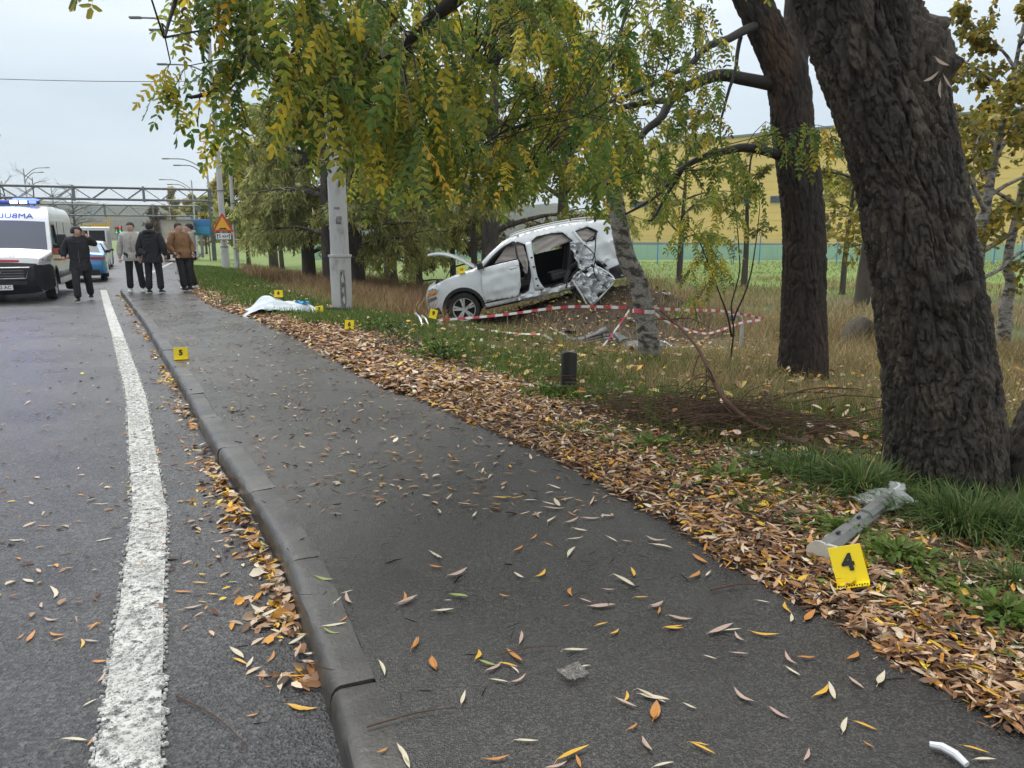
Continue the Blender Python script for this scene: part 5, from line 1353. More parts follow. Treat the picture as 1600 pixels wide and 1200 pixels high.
mat_lip = mat('lips', (.34, .14, .12), .6)
fz = .085
person('person in a black padded hooded coat walking past the ambulance, hand raised to the ear', (-10.35, 17.75, 0), R(25), m_blackcoat, m_blackpants, m_shoe_b,
       (-.33, -.12, .98), (.17, -.10, 1.58), (-.31, .02, 1.22), (.38, .02, 1.34), (-.10, -.30, fz), (.13, .26, fz + .05), (-.11, -.20, .51), (.12, .04, .50), hood='up', puffy=1, hem=.80, bulk=1.10, headturn=.3)
zw = .12
person('person in a pale grey jacket and dark trousers facing the camera, left of the group', (-9.76, 19.1, zw), R(18), m_cream, m_blackpants, m_shoe_w,
       (-.30, -.05, .84), (.30, -.08, .86), (-.30, .03, 1.13), (.30, .02, 1.13), (-.13, 0, fz), (.16, .05, fz), (-.12, -.01, .50), (.13, 0, .50), hem=.88, bulk=1.03, headturn=-.2)
g2 = person('person in a black padded coat seen from behind with a small bag across the back', (-9.08, 18.72, zw), R(188), m_blackcoat, m_blackpants, m_shoe_b,
       (-.31, -.03, .86), (.31, -.03, .84), (-.30, .03, 1.14), (.30, .03, 1.13), (-.14, 0, fz), (.14, .02, fz), (-.13, -.02, .5), (.13, -.02, .5), hem=.84, puffy=1, hood='down', bulk=1.08)
bg_ = MB().box((.17, .17, 1.03), (.19, .07, .13), Matrix.Rotation(R(-35), 3, 'Y')).build('shoulder_bag', m_black, g2, bevel=.02); MB().tube([(.14, .17, 1.09), (.02, .16, 1.25), (-.10, .14, 1.42), (-.13, .02, 1.52), (-.10, -.12, 1.42)], .012, 6).build('strap', m_black, bg_)
g3 = person('person in a tan jacket with a round white sleeve patch leaning to the left', (-8.72, 19.6, zw), R(60), m_tan, m_blackpants, m_shoe_b,
       (-.24, -.10, .93), (.25, -.10, .93), (-.34, .06, 1.16), (.35, .07, 1.16), (-.10, -.12, fz), (.13, -.05, fz), (-.11, -.09, .5), (.12, -.08, .5), lean=(0, .06), hem=.94, bulk=1.12)
MB().lathe([(.001, 0), (.055, 0), (.055, -.008)], 18, 'x', c=(-.405, .04, 1.30)).build('sleeve_patch', mat('patch_white', (.7, .68, .66), .7), g3)
person('person in a grey hooded top, rightmost of the group', (-8.85, 20.35, zw), R(-60), m_greyh, m_blackpants, m_shoe_w,
       (-.22, -.14, .98), (.22, -.14, .98), (-.32, .06, 1.16), (.32, .06, 1.16), (-.10, -.10, fz), (.12, .08, fz), (-.11, -.08, .5), (.12, -.02, .5), lean=(0, .05), hood='down', hem=.94, bulk=1.06, sole=m_redlens)
# ---------------------------------------------------------------- poles, gantries, signs
m_pole = mat('painted_concrete_pole', (.40, .40, .39), .65, var=(6, (.22, .21, .20), .52, .72), var2=(1.3, (.50, .50, .49), .45, .7), bump=('noise', 30, .4, .008), stretch=(1, 1, .35))
m_steel = mat('galvanised_steel', (.20, .21, .22), .5, metal=.5, var=(4, (.13, .13, .14), .45, .7))
m_dent = mat('bare_metal_scar', (.11, .10, .095), .6, var=(14, (.26, .25, .24), .45, .65), bump=('noise', 25, .8, .02))
pz = hz1(-3.34, 14.4)
pole = thing('lamp_post', 'pale scarred lamp post standing in the grass beside the white sheet', 'lamp post', (-3.34, 14.4, pz))
MB().lathe([(.19, -.3), (.195, 0), (.20, .6), (.205, 1.10), (.0, 1.10)], 28, c=(0, 0, 0)).build('base_sleeve', m_pole, pole, smooth=40)
MB().lathe([(.215, 1.085), (.225, 1.09), (.225, 1.125), (.17, 1.13)], 28).build('sleeve_collar', m_pole, pole, smooth=30)
MB().lathe([(.178, 1.12), (.17, 2.5), (.155, 4.5), (.13, 8.5), (.0, 8.5)], 28).build('shaft', m_pole, pole, smooth=40)
sc = MB(); rows = []
for i in range(14):
    s = i / 13; z = .12 + .72 * s; hw_ = .26 * (1 if .12 < s < .8 else .75)
    rows.append([(.2085 * math.sin(a), -.2085 * math.cos(a) + .012 * (abs(q) < .7), z) for q, a in [(q, .38 + q * hw_) for q in (-1, -.8, -.3, .3, .8, 1)]])
sc.grid(rows); crumple(sc, .012, 9, 2); sc.build('impact_dent', m_dent, pole)
for (z, a, s) in ((1.75, .25, .05), (1.82, .3, .03), (.06, .5, .06), (2.0, .1, .02)):
    q = MB(); q.grid([[((.181 if z > 1.1 else .212) * math.sin(a + u), -(.181 if z > 1.1 else .212) * math.cos(a + u), z + w + .3 * u * w) for u in np.linspace(-.28, .28, 6)] for w in (-s, -s * .3, s * .4, s)]); crumple(q, .004, 20, 3); q.build('scuff', m_dent, pole)
arm = MB().tube([(0, 0, 8.3), (-.6, -.2, 8.9), (-1.6, -.6, 9.2)], .05, 8).build('lamp_arm', m_steel, pole); MB().box((-1.8, -.68, 9.2), (.6, .22, .12)).build('lamp_head', m_grey, arm, bevel=.03)

def far_pole(label, x, y, h, r, arms=1, group=None, name='lamp_post', head=True):
    z = hz1(x, y); t = thing(name, label, 'lamp post', (x, y, z), 0, group)
    MB().lathe([(r * 1.25, -.3), (r * 1.25, 1.2), (r, 1.25), (r * .6, h), (0, h)], 14).build('shaft', m_pole, t, smooth=40)
    for zz in (1.2, h * .33, h * .55): MB().lathe([(r * 1.3, zz), (r * 1.3, zz + .06)], 14).build('band', m_steel, t)
    for k in range(arms):
        zz = h - k * .55; ln = 3.2 - k * .9
        P = [(-ln * s, -.12 * ln * s, zz - 1.1 + 1.15 * math.sin(PI / 2 * min(1, s * 1.4))) for s in np.linspace(0, 1, 9)]
        a = MB().tube(P, .045, 6).build('lamp_arm', m_steel, t)
        MB().box((P[-1][0] - .25, P[-1][1], P[-1][2]), (.6, .2, .1)).build('lamp_head', m_grey, a, bevel=.02)
    return t
GP = 'lamp posts down the road'
sp1 = far_pole('tall grey pole carrying the warning sign', bx(353, 40), 40, 12.5, .165, 2, GP)
far_pole('thinner pole right behind the warning sign pole', bx(370, 47), 47, 12.0, .13, 1, GP)
far_pole('distant lamp post beside the gantry post', bx(334, 68), 68, 8.8, .12, 2, GP)
far_pole('distant lamp post under the yellow poplars', bx(308, 92), 92, 9.0, .12, 2, GP)
far_pole('small far lamp post under the second gantry', bx(270, 118), 118, 8.5, .12, 1, GP)
far_pole('tiny far lamp post left of the lorry', bx(244, 140), 140, 8.5, .12, 1, GP)
for p_, Y_, lab in ((-14, 70, 'lamp post arm reaching in at the left frame edge'), (64, 98, 'lamp post among the bare trees across the road'), (100, 125, 'farther lamp post across the road behind the bare trees')):
    t = far_pole(lab, bx(p_, Y_) - 1, Y_, 11.0, .12, 2, GP); t.rotation_euler = (0, 0, R(165))

m_sgnred = mat('sign_red', (.55, .03, .03), .45); m_sgnyel = mat('sign_yellow', (.85, .42, .02), .45); m_sgnwhite = mat('sign_white', (.75, .75, .74), .45); m_sgnblue = mat('sign_blue', (.05, .22, .50), .45); m_signback = mat('sign_back', (.30, .31, .31), .5, metal=.4)
# triangular warning sign and its distance plate, on the tall pole
sx, sy, sz = bx(353, 39.5), 39.5, 0
ppm_ = 1142 / (39.5 * .98)
def sz_of(py): return 1.52 + (370 - py) / ppm_ * .995
def plate(name, pts, m, parent, y, th=.02): 
    return MB().prism(pts, y, y + th).build(name, m, parent, smooth=20)
wsn = thing('warning_sign', 'red-bordered yellow triangle warning sign above a small white distance plate', 'road sign', (sx, sy, sz_of(362)))
hh = .92
def tri(s, dz=0): return [(-s * .58, dz), (s * .58, dz), (0, dz + s)]
b_ = plate('back_plate', [(-.56, 0), (.56, 0), (.54, .05), (.04, .92), (-.04, .92), (-.54, .05)], m_sgnred, wsn, -.02)
plate('yellow_field', [(-.42, .075), (.42, .075), (.0, .785)], m_sgnyel, wsn, -.026, .006)
plate('hump_symbol', [(-.30, .12), (-.22, .12), (-.14, .19), (-.06, .20), (.0, .17), (.06, .20), (.14, .19), (.22, .12), (.30, .12), (.30, .105), (-.30, .105)], m_ink, wsn, -.031, .005)
dp = plate('distance_plate', [(-.42, -.42), (.42, -.42), (.42, -.06), (-.42, -.06)], m_ink, wsn, -.02)
plate('plate_field', [(-.40, -.40), (.40, -.40), (.40, -.08), (-.40, -.08)], m_sgnwhite, dp, -.026, .006)
text_part('plate_text', '5 км', .24, m_ink, dp, (0, -.028, -.245), (R(90), 0, 0), ext=.001, bold=.003)
for sg in (-1, 1):
    plate('arrow', [(sg * .31 - .018, -.37), (sg * .31 + .018, -.37), (sg * .31 + .018, -.20), (sg * .31 + .055, -.20), (sg * .31, -.11), (sg * .31 - .055, -.20), (sg * .31 - .018, -.20)], m_ink, dp, -.030, .004)
MB().box((0, .06, .2), (.08, .12, 1.1)).build('bracket', m_steel, wsn)
rs_ = thing('round_road_sign', 'grey back of a road sign just right of the warning triangle', 'road sign', (bx(370, 46.5), 46.5, 1.52 + 28 / (1142 / 45.6)))
MB().lathe([(.001, -.01), (.36, -.01), (.36, .01), (.001, .01)], 24, 'y').build('disc', m_signback, rs_); MB().tube([(0, .05, -2.6), (0, .05, .3)], .03, 8).build('stem', m_steel, rs_)
bs = thing('blue_direction_sign', 'large plain blue direction sign beside the gantry post', 'road sign', (bx(315, 64), 64, hz1(bx(315, 64), 64)))
MB().box((0, 0, 2.75), (1.9, .05, 1.35)).build('panel', m_sgnblue, bs, bevel=.03)
MB().box((0, -.032, 2.5), (1.7, .012, .6)).build('lower_field', mat('sign_cyan', (.06, .36, .62), .45), bs)
for sg in (-1, 1): MB().tube([(sg * .7, .06, -.3), (sg * .7, .06, 3.3)], .05, 8).build('leg', m_steel, bs)

def gantry(label, A, L, zc, h, name='road_gantry'):
    x, y = A; z = hz1(x, y)
    g = thing(name, label, 'gantry', (x, y, z), math.atan2(-.41, -1))    # local x runs out over the road
    MB().box((0, 0, zc / 2 + .2), (.34, .34, zc + h + .6)).build('post', m_steel, g, bevel=.02)
    MB().box((L, 0, zc / 2), (.34, .34, zc + h + 1.4)).build('post', m_steel, g, bevel=.02)
    for zz in (zc, zc + h):
        for yy_ in (-.32, .32): MB().tube([(0, yy_, zz), (L, yy_, zz)], .085, 8).build('chord', m_steel, g)
    n = int(L / 1.3); web = []
    for k in range(n):
        x0 = L * k / n; x1 = L * (k + 1) / n
        for yy_ in (-.32, .32):
            a = (x0, yy_, zc if k % 2 else zc + h); b = (x1, yy_, zc + h if k % 2 else zc)
            MB().bar(a, b, .06).build('brace', m_steel, g)
    for k in range(0, n + 1, 4): MB().box((L * k / n, 0, zc + h / 2), (.16, .8, h + .3)).build('joint_frame', m_steel, g, bevel=.02)
gantry('near steel truss gantry spanning the road above the ambulance', (bx(335, 66), 66), 26, 5.1, .95)
gantry('second truss gantry farther down the road', (bx(316, 96), 96), 24, 4.9, 1.25)
# small far items: traffic lights, a yellow lattice board
def tlight(label, px, Y, lit):
    x = bx(px, Y); t = thing('traffic_light', label, 'traffic light', (x, Y, float(decl(Y))))
    MB().tube([(0, 0, 0), (0, 0, 4.2)], .06, 8).build('stem', m_steel, t); MB().box((0, 0, 3.9), (.5, .25, 1.1)).build('housing', m_black, t, bevel=.04)
    for k, c in enumerate((m_redlens, m_amber, None)):
        MB().lathe([(.001, -.15), (.15, -.14), (.16, -.10)], 12, 'y', c=(0, 0, 4.25 - .35 * k)).build('lens', lit if (k == 0 and lit) else (c or mat('green_lens', (.02, .5, .25), .3, emit=((.05, 1, .5), .5))), t)
m_redlit = mat('lit_red', (.8, .03, .05), .3, emit=((1, .05, .08), .8))
tlight('far traffic light glowing red over the queue', 191, 118, m_redlit); tlight('far traffic light left of the red one', 185, 125, None)
yb = thing('yellow_crane_frame', 'small yellow lattice frame behind the queue of cars', 'frame', (bx(156, 88), 88, float(decl(88))))
m_yel = mat('yellow_paint', (.70, .42, .03), .5)
for z in (2.2, 3.0, 3.8): MB().bar((-1.6, 0, z), (1.4, 0, z), .16).build('rail', m_yel, yb)
for x in (-1.6, -.6, .4, 1.4): MB().bar((x, 0, 0), (x, 0, 4.6 if x == 1.4 else 3.9), .14).build('upright', m_yel, yb)
MB().box((.4, 0, 3.4), (1.6, .1, .9)).build('board', m_yel, yb)
# overhead cable
w_ = thing('overhead_cable', 'thin dark overhead cable crossing the sky at the left', 'cable', (-30, 42, 9.9))
MB().tube([(-30 + 26 * s, 42 - 1.5 * s, 9.95 - .35 * math.sin(PI * s) + .05 * s) for s in np.linspace(0, 1, 14)], .016, 5).build('wire', m_black, w_, world=True)
MB().tube([(-30.1, 42, -.5), (-30.1, 42, 10.1)], .12, 10).build('pole', m_pole, w_, world=True)

# ---------------------------------------------------------------- yellow hall, its fence and low wall
m_yhall = mat('yellow_cladding', (.80, .58, .20), .6, var=(.15, (.72, .52, .18), .45, .65))
m_plinth = mat('hall_plinth', (.20, .24, .28), .7)
P0, P1 = Vector((14, 112, 0)), Vector((78, 50.7, 0)); hd_ = (P1 - P0).normalized(); HL = (P1 - P0).length
hall = thing('yellow_hall', 'long yellow metal-clad hall with small dark windows behind the trees', 'building', (14, 112, -.2), math.atan2(hd_.y, hd_.x))
HH = 14.2
MB().box((HL / 2, 8, HH / 2), (HL, 16, HH - .02)).build('wall', m_yhall, hall)
# each cladding course is a sheet lapped over the one below
for k in range(14):
    z0_ = .9 + k * (HH - .9) / 14
    q = MB(); dz_ = (HH - .9) / 14
    q.grid([[(0, -.02, z0_ + dz_), (HL, -.02, z0_ + dz_)], [(0, -.045, z0_ + .04), (HL, -.045, z0_ + .04)], [(0, -.03, z0_), (HL, -.03, z0_)]]); q.build('cladding_sheet', m_yhall, hall, smooth=10)
MB().box((HL / 2, -.08, .45), (HL, .2, .9)).build('plinth', m_plinth, hall)
MB().box((HL / 2, 0, HH + .1), (HL + .4, .6, .25)).build('parapet', m_plinth, hall)
for k in range(16):
    x = 6 + k * 5.2; wn_ = MB().box((x, -.12, 6.3), (2.6, .10, .85)).build('window', m_plinth, hall)
    for j in (-1, 0, 1): MB().box((x + j * .82, -.19, 6.3), (.72, .05, .70)).build('pane', m_glass, wn_)
lw_ = thing('low_wall', 'long low pale green wall in front of the yellow hall', 'wall', (-20, 74, hz1(10, 74) - .2), R(-6))
m_mint = mat('mint_green_wall', (.36, .55, .42), .8, var=(.6, (.30, .48, .35), .45, .7))
for k in range(30): MB().box((k * 3 + 1.5, 0, .78), (2.97, .16, 1.55)).build('wall_panel', m_mint, lw_)
fnc = thing('wire_fence', 'wire mesh fence on thin blue posts across the field', 'fence', (-14, 59, hz1(5, 59)), R(-3))
m_fblue = mat('fence_blue', (.05, .22, .50), .5); m_wire = mat('fence_wire', (.25, .38, .40), .5)
for k in range(36):
    x = k * 1.95; zz = hz1(-14 + x, 59 - .05 * x) - fnc.location.z
    MB().box((x, 0, zz + 1.0), (.075, .05, 2.3)).build('post', m_fblue, fnc)
    wm = MB()
    for j in range(9): wm.bar((x, -.03, zz + .15 + j * .22), (x + 1.95, -.03, zz + .15 + j * .22), .012)
    for j in range(1, 16): wm.bar((x + j * .122, -.04, zz + .1), (x + j * .122, -.04, zz + 1.95), .009)
    o = wm.build('mesh_panel', m_wire, fnc, fixn=False, smooth=0); o['kind'] = 'stuff'

# ---------------------------------------------------------------- evidence markers
m_mark = mat('marker_yellow', (.88, .66, .0), .45)
def marker(num, loc, rz, w=.125, h=.15, tilt=14, roll=0, place=''):
    t = thing('evidence_marker', 'yellow evidence marker number %s %s' % (num, place), 'marker', loc, group='numbered evidence markers', rot=(0, R(roll), rz))
    m = MB(); a = R(tilt); th = .0025
    top_ = (h * math.sin(a), h * math.cos(a))
    m.grid([[(-w / 2, top_[0], top_[1]), (w / 2, top_[0], top_[1])], [(-w / 2, 0, 0), (w / 2, 0, 0)], [(-w / 2, -.05, .001), (w / 2, -.05, .001)]])
    m.build('plate', m_mark, t, smooth=0, solid=.003)
    b = MB(); b.grid([[(-w / 2, top_[0], top_[1]), (w / 2, top_[0], top_[1])], [(-w / 2, top_[0] * 2.0 + .03, 0), (w / 2, top_[0] * 2.0 + .03, 0)]]); b.build('back_flap', m_mark, t, smooth=0, solid=.003)
    text_part('number', num, h * .62, m_ink, t, (0, h * .52 * math.sin(a) - .0045 * math.cos(a), h * .52 * math.cos(a) + .003), (R(90) - a, 0, 0), ext=.0008, bold=.004 if len(num) == 1 else .002)
    s = MB()
    for k in range(12): s.box((-w / 2 + .008 + k * (w - .016) / 11, -.036 - (.004 if k % 2 else 0), .0035), (.006, .012 if k % 3 else .018, .001))
    so = s.build('scale_ticks', m_ink, t, smooth=0); so['kind'] = 'stuff'
    return t
def gz(x, y, d=0): return (x, y, float(hg(x, y)) + d)
marker('4', gz(1.36, 2.70, .03), R(-24), .122, .142, 22, -20, 'on the leaves beside the thick tree')
marker('5', (-3.86, 8.42, .122 + float(decl(8.4))), R(20), .15, .135, 10, 0, 'standing on the kerb')
marker('6', gz(-2.44, 10.9, .04), R(10), .135, .135, 14, 4, 'in the leaves below the lamp post')
marker('7', gz(-3.50, 13.3, .06), R(8), .135, .13, 16, -6, 'at the foot of the lamp post')
marker('9', gz(-1.32, 12.1, .16), R(5), .125, .145, 12, 14, 'where the barrier tape starts')
marker('8', gz(-4.28, 13.45, .30), R(5), .145, .125, 8, 0, 'on top of the white sheet')
m10 = marker('10', (0, 0, 0), 0, .15, .15, 10, -8, 'on the wing of the wrecked car')
q_ = Matrix.Rotation(-R(12.5), 3, 'Y') @ Vector((1.08, -.88, 1.215)); m10.location = Vector((-1.96, 18.15, -.76)) + q_ + Vector((0, -.05, .03)); m10.rotation_euler = (0, -R(8), R(8))

# ---------------------------------------------------------------- white sheet with blue cloth, rod
m_sheet = mat('white_sheet', (.66, .72, .77), .75, var=(3, (.55, .62, .68), .45, .7), bump=('noise', 14, .35, .02), transl=.1)
shx, shy = np.meshgrid(np.linspace(0, 1, 44), np.linspace(0, 1, 26))
def sheet_h(u, v):
    h = .27 * np.exp(-((u - .30) / .22) ** 2 - ((v - .5) / .42) ** 2) + .17 * np.exp(-((u - .72) / .24) ** 2 - ((v - .5) / .40) ** 2)
    h = h + .02 * np.abs(np.sin(9 * u + 5 * v + 2 * np.sin(6 * v))) + .012 * np.abs(np.sin(17 * v - 8 * u)) + .008 * np.sin(31 * u + 14 * v)
    return h
wsx = -4.83 + shx * 1.22 + .05 * np.sin(7 * shy) + .03 * np.sin(15 * shy + 2); wsy = 12.95 + shy * .75 + shx * .42 + .05 * np.sin(9 * shx)
wsz = hz(wsx, wsy) + .015 + sheet_h(shx, shy)
sheet = thing('white_sheet', 'rumpled white sheet lying on the grass beside the footpath', 'sheet', (-4.2, 13.4, hz1(-4.2, 13.4)))
i = (np.arange(25)[:, None] * 44 + np.arange(43)[None]).ravel()
so = np_mesh('cloth', np.stack([wsx, wsy, wsz], -1).reshape(-1, 3), np.stack([i, i + 1, i + 45, i + 44], 1), m_sheet, sheet, smooth=True)
sd_ = so.modifiers.new('solid', 'SOLIDIFY'); sd_.thickness = .006
bc = MB(); rows = [[Vector((-4.02 + .24 * u, 13.52 + .16 * v, 0)) for v in np.linspace(0, 1, 9)] for u in np.linspace(0, 1, 11)]
bc.grid([[(p.x, p.y, float(hz(p.x, p.y)) + .215 + .03 * math.sin(p.x * 40) * math.sin(p.y * 50 + 1)) for p in r] for r in rows]); crumple(bc, .03, 14, 2)
bo = bc.build('blue_cloth', mat('blue_nonwoven', (.02, .30, .62), .7), None, smooth=40, solid=.004); tag(bo, 'crumpled bright blue glove lying on the white sheet', 'glove')
rd = MB().tube([gz(-3.72, 13.9, .10), gz(-3.2, 14.02, .10), gz(-2.95, 14.05, .06)], .028, 8).build('dark_rod', m_black, None); tag(rd, 'dark rod lying between the white sheet and the lamp post', 'rod')

# ---------------------------------------------------------------- barrier tape
def tape_mat():
    m = bpy.data.materials.new('barrier_tape'); m.use_nodes = True; nt = m.node_tree; b = nt.nodes['Principled BSDF']
    a = nt.nodes.new('ShaderNodeAttribute'); a.attribute_name = 'col'
    nt.links.new(a.outputs['Color'], b.inputs['Base Color']); b.inputs['Roughness'].default_value = .45
    return m
m_tape = tape_mat()
def tape(parent, pts, twist=0, w=.038):
    P = wiggle(pts, .0, 14); L = 0; V, F, Cc = [], [], []
    last = P[0]; fine = []
    for a, b in zip(P, P[1:]):
        k = max(1, int((b - a).length / .03)); fine += [a.lerp(b, j / k) for j in range(k)]
    for j, p in enumerate(fine):
        L += (p - last).length; last = p
        t = twist * math.sin(j * .02) + .25 * math.sin(j * .05)
        up = Vector((0, math.sin(t), math.cos(t)))
        red = int(L / .16) % 2
        c = (.52, .05, .07) if red else (.72, .70, .69)
        V += [p - up * w / 2, p + up * w / 2]; Cc += [c, c]
    F = [(2 * j, 2 * j + 1, 2 * j + 3, 2 * j + 2) for j in range(len(fine) - 1)]
    return np_mesh('tape_run', [tuple(v) for v in V], F, m_tape, parent, col=np.array(Cc))
tl_ = thing('barrier_tape', 'red and white barrier tape strung from marker 9 to the birch', 'tape', (-1.25, 12.1, .1))
by = 9.06
tape(tl_, [gz(-1.26, 12.15, .12), (-.2, 11.3, .33), (.75, 10.2, .56), (1.45, by - .02, .66)])
tape(tl_, [gz(-1.26, 12.12, .08), (-.6, 11.5, .10), (.05, 10.9, .10), (.42, 10.5, .14)], 1.0)
tape(tl_, [(.46, 10.5, .13), (.75, 10.2, .0), (.98, 9.9, -.06), (1.15, 9.6, .05), (1.32, 9.3, .35), (1.46, by, .64)], .6, .035)
wr = [(1.64 + .14 * math.cos(a), by + .02 + .14 * math.sin(a), .62 + .006 * math.sin(2 * a)) for a in np.linspace(0, 2 * PI, 20)]
tape(tl_, wr, 0, .05)
tr2 = thing('barrier_tape', 'red and white barrier tape sagging to the right of the birch', 'tape', (1.7, 9.1, .1))
tape(tr2, [(1.76, by, .65), (2.3, 9.8, .56), (3.2, 11.0, .42), (4.25, 12.3, .17)])
tape(tr2, [(1.76, by, .60), (2.1, 9.5, .40), (2.7, 10.3, .18), (3.1, 10.9, .14), (3.7, 11.7, .17), (4.25, 12.3, .15)], .8)

# ---------------------------------------------------------------- bollard, car debris, litter
bol = thing('timber_bollard', 'short black weathered timber post in the verge', 'bollard', gz(.52, 6.62, .0))
bmb = MB(); rows = []
for z, s in ((-.05, 1), (.15, 1), (.30, .985), (.385, .99), (.395, .96)):
    rows.append([(.072 * s * math.copysign(abs(math.cos(a)) ** .5, math.cos(a)) + .012 * z, .07 * s * math.copysign(abs(math.sin(a)) ** .5, math.sin(a)), z + (.008 * math.sin(3 * a) if z > .35 else 0)) for a in np.linspace(0, 2 * PI, 33)[:-1]])
bmb.grid(rows, close=True); bmb.f.append(tuple(range(4 * 32, 5 * 32))); bmb.m.append(0)
bmb.build('post', mat('tarred_timber', (.018, .016, .015), .8, var=(9, (.045, .04, .036), .5, .68), bump=('noise', 30, .8, .015), stretch=(1, 1, .12)), bol, smooth=40); MB().lathe([(.001, .392), (.058, .393), (.062, .388)], 20).build('cut_top', mat('grey_endgrain', (.09, .085, .08), .8, var=(20, (.05, .046, .042), .5, .65)), bol)
# long grey sill piece by the thick tree
sp_ = thing('plastic_sill', 'long grey plastic car part with a pale flanged end, leaning against the thick tree foot', 'car part', gz(1.34, 2.95))
A_, B_ = Vector(gz(1.34, 2.95, .035)), Vector(gz(1.96, 3.62, .045)); d_ = (B_ - A_).normalized(); s_ = d_.cross(Vector((0, 0, 1))).normalized(); u_ = s_.cross(d_)
sm_ = MB(); prof_ = [(-.042, -.04), (.035, -.045), (.042, .012), (.016, .036), (-.028, .04), (-.046, .008)]
sm_.grid([[A_ + d_ * t * (B_ - A_).length + s_ * (x * (1 - .15 * t)) + u_ * z for x, z in prof_] for t in np.linspace(0, .72, 9)], close=True)
sm_.build('channel', m_grey, sp_, world=True, smooth=25)
sm_ = MB(); sm_.grid([[A_ + d_ * t * (B_ - A_).length + s_ * (x * .8) + u_ * (z * .75 + .022) for x, z in prof_] for t in np.linspace(.62, 1.0, 6)], close=True); sm_.f += [tuple(range(6)), tuple(range(30, 36))]; sm_.m += [0, 0]
sm_.build('end_block', m_grey, sp_, world=True, smooth=25)
for t in (.2, .5): MB().box(A_ + d_ * t * (B_ - A_).length + u_ * .045 - s_ * .0, (.03, .012, .008), d_.to_track_quat('X', 'Z').to_matrix()).build('slot', m_black, sp_, world=True)
m_flange = mat('pale_flange', (.52, .50, .44), .55, var=(12, (.34, .33, .30), .5, .7))
fl_ = MB(); c0 = A_ - d_ * .004
fl_.add([c0 + s_ * (.052 * math.cos(a) - .012) + u_ * (.055 * math.sin(a) + .002) - d_ * q for q in (0, .012) for a in np.linspace(0, 2 * PI, 17)[:-1]], [tuple(range(15, -1, -1)), tuple(range(16, 32))] + [(i, (i + 1) % 16, 16 + (i + 1) % 16, 16 + i) for i in range(16)]); fo_ = fl_.build('flange', m_flange, sp_, world=True, smooth=30)
pl_ = MB(); pl_.box(c0 + u_ * .0 + s_ * .042 - d_ * .008, (.016, .045, .11), Matrix((tuple(-d_), tuple(s_), tuple(u_))).transposed()); pl_.build('flange_plate', m_flange, sp_, world=True, bevel=.004)
for a in (-.03, 0, .03): MB().lathe([(.001, 0), (.006, 0)], 8, 'y').tx(Matrix.Translation(c0 + s_ * .045 + u_ * a - d_ * .019)).build('bolt_hole', m_black, fo_, world=True)
def scrap(name, label, cat, c, size, m, seed, amp=.4, rz=0, tilt=(0, 0), n=(10, 8), group=None, f=6, th=.006):
    """a crumpled thin sheet lying at c"""
    mb = MB(); mb.grid([[((u - .5) * size[0], (v - .5) * size[1], size[2] * (.5 + .5 * math.sin(u * 3 + v * 2 + seed))) for v in np.linspace(0, 1, n[1])] for u in np.linspace(0, 1, n[0])])
    crumple(mb, amp * min(size[0], size[1]), f / max(size[0], size[1]), seed)
    o = mb.build(name, m, None, smooth=25, solid=th); o.location = c; o.rotation_euler = (tilt[0], tilt[1], rz)
    return tag(o, label, cat, group)
m_clear = mat('clear_plastic', (.55, .58, .57), .15, coat=.5, alpha=.45); m_foil = mat('white_wrapper', (.66, .68, .70), .35); m_brightm = mat('bright_trim', (.6, .61, .62), .25, metal=.8)
scrap('plastic_bag', 'crumpled clear plastic at the foot of the thick tree', 'plastic', gz(1.93, 3.62, .05), (.26, .18, .07), m_clear, 3, .35)
scrap('paper_scrap', 'crumpled white wrapper nearest the broken branch butt', 'litter', gz(1.86, 4.52, .035), (.11, .06, .03), m_foil, 5, .4, .3)
scrap('paper_scrap', 'tiny white wrapper left of the larger one by the branch', 'litter', gz(1.58, 4.57, .03), (.06, .05, .03), m_foil, 8, .4, 1)
scrap('plastic_film', 'wet crumpled clear film lying on the footpath', 'litter', (.20, 2.15, .130), (.085, .075, .006), mat('wet_film', (.30, .28, .25), .15, coat=.6, alpha=.38, bump=('noise', 90, 1, .01)), 2, .16, .5, n=(16, 14), f=9, th=.0008)
ws2 = MB(); ws2.tube([(1.165, 1.80, .133), (1.19, 1.785, .137), (1.21, 1.755, .137), (1.22, 1.72, .132)], [.008, .011, .011, .009], 8); o = ws2.build('plastic_strip', m_foil, None); tag(o, 'short curved white plastic strip at the bottom right of the footpath', 'litter')
for k, (a, b) in enumerate((((-1.62, 12.3, .20), (-1.45, 11.75, .07)), ((-1.52, 12.32, .17), (-1.36, 11.85, .05)))):
    mb = MB(); pa, pb = Vector(gz(a[0], a[1], a[2])), Vector(gz(b[0], b[1], b[2])); mb.tube(wiggle([pa, pa.lerp(pb, .5) + Vector((.01, 0, .03)), pb], .004, 4), .018, 7); o = mb.build('metal_trim', m_brightm, None); tag(o, ('left' if k == 0 else 'right') + ' of two bright metal trim strips lying by marker 9', 'car part', 'bright trim strips by marker 9')
m_gp = mat('grey_car_panel', (.075, .08, .085), .5, var=(8, (.035, .035, .037), .45, .65), bump=('noise', 20, .6, .01))
bf = thing('bumper_fragment', 'large dark grey broken grille under the sagging tape', 'car part', gz(1.25, 10.9, .05), group='car fragments round the wreck', rot=(R(20), R(-6), R(15)))
q = MB(); q.grid([[(u * .36, v * .2 + .06 * u * u, .05 * math.sin(2.5 * u) + .03 * v) for v in (-1, -.8, -.75)] for u in np.linspace(-1, 1, 14)]); crumple(q, .03, 5, 2); q.build('lower_edge', m_gp, bf, solid=.02)
q = MB(); q.grid([[(u * .36, v * .2 + .06 * u * u, .08 + .05 * math.sin(2.5 * u)) for v in (.5, .75, 1)] for u in np.linspace(-1, .7, 14)]); crumple(q, .05, 5, 7); q.build('upper_edge', m_gp, bf, solid=.02)
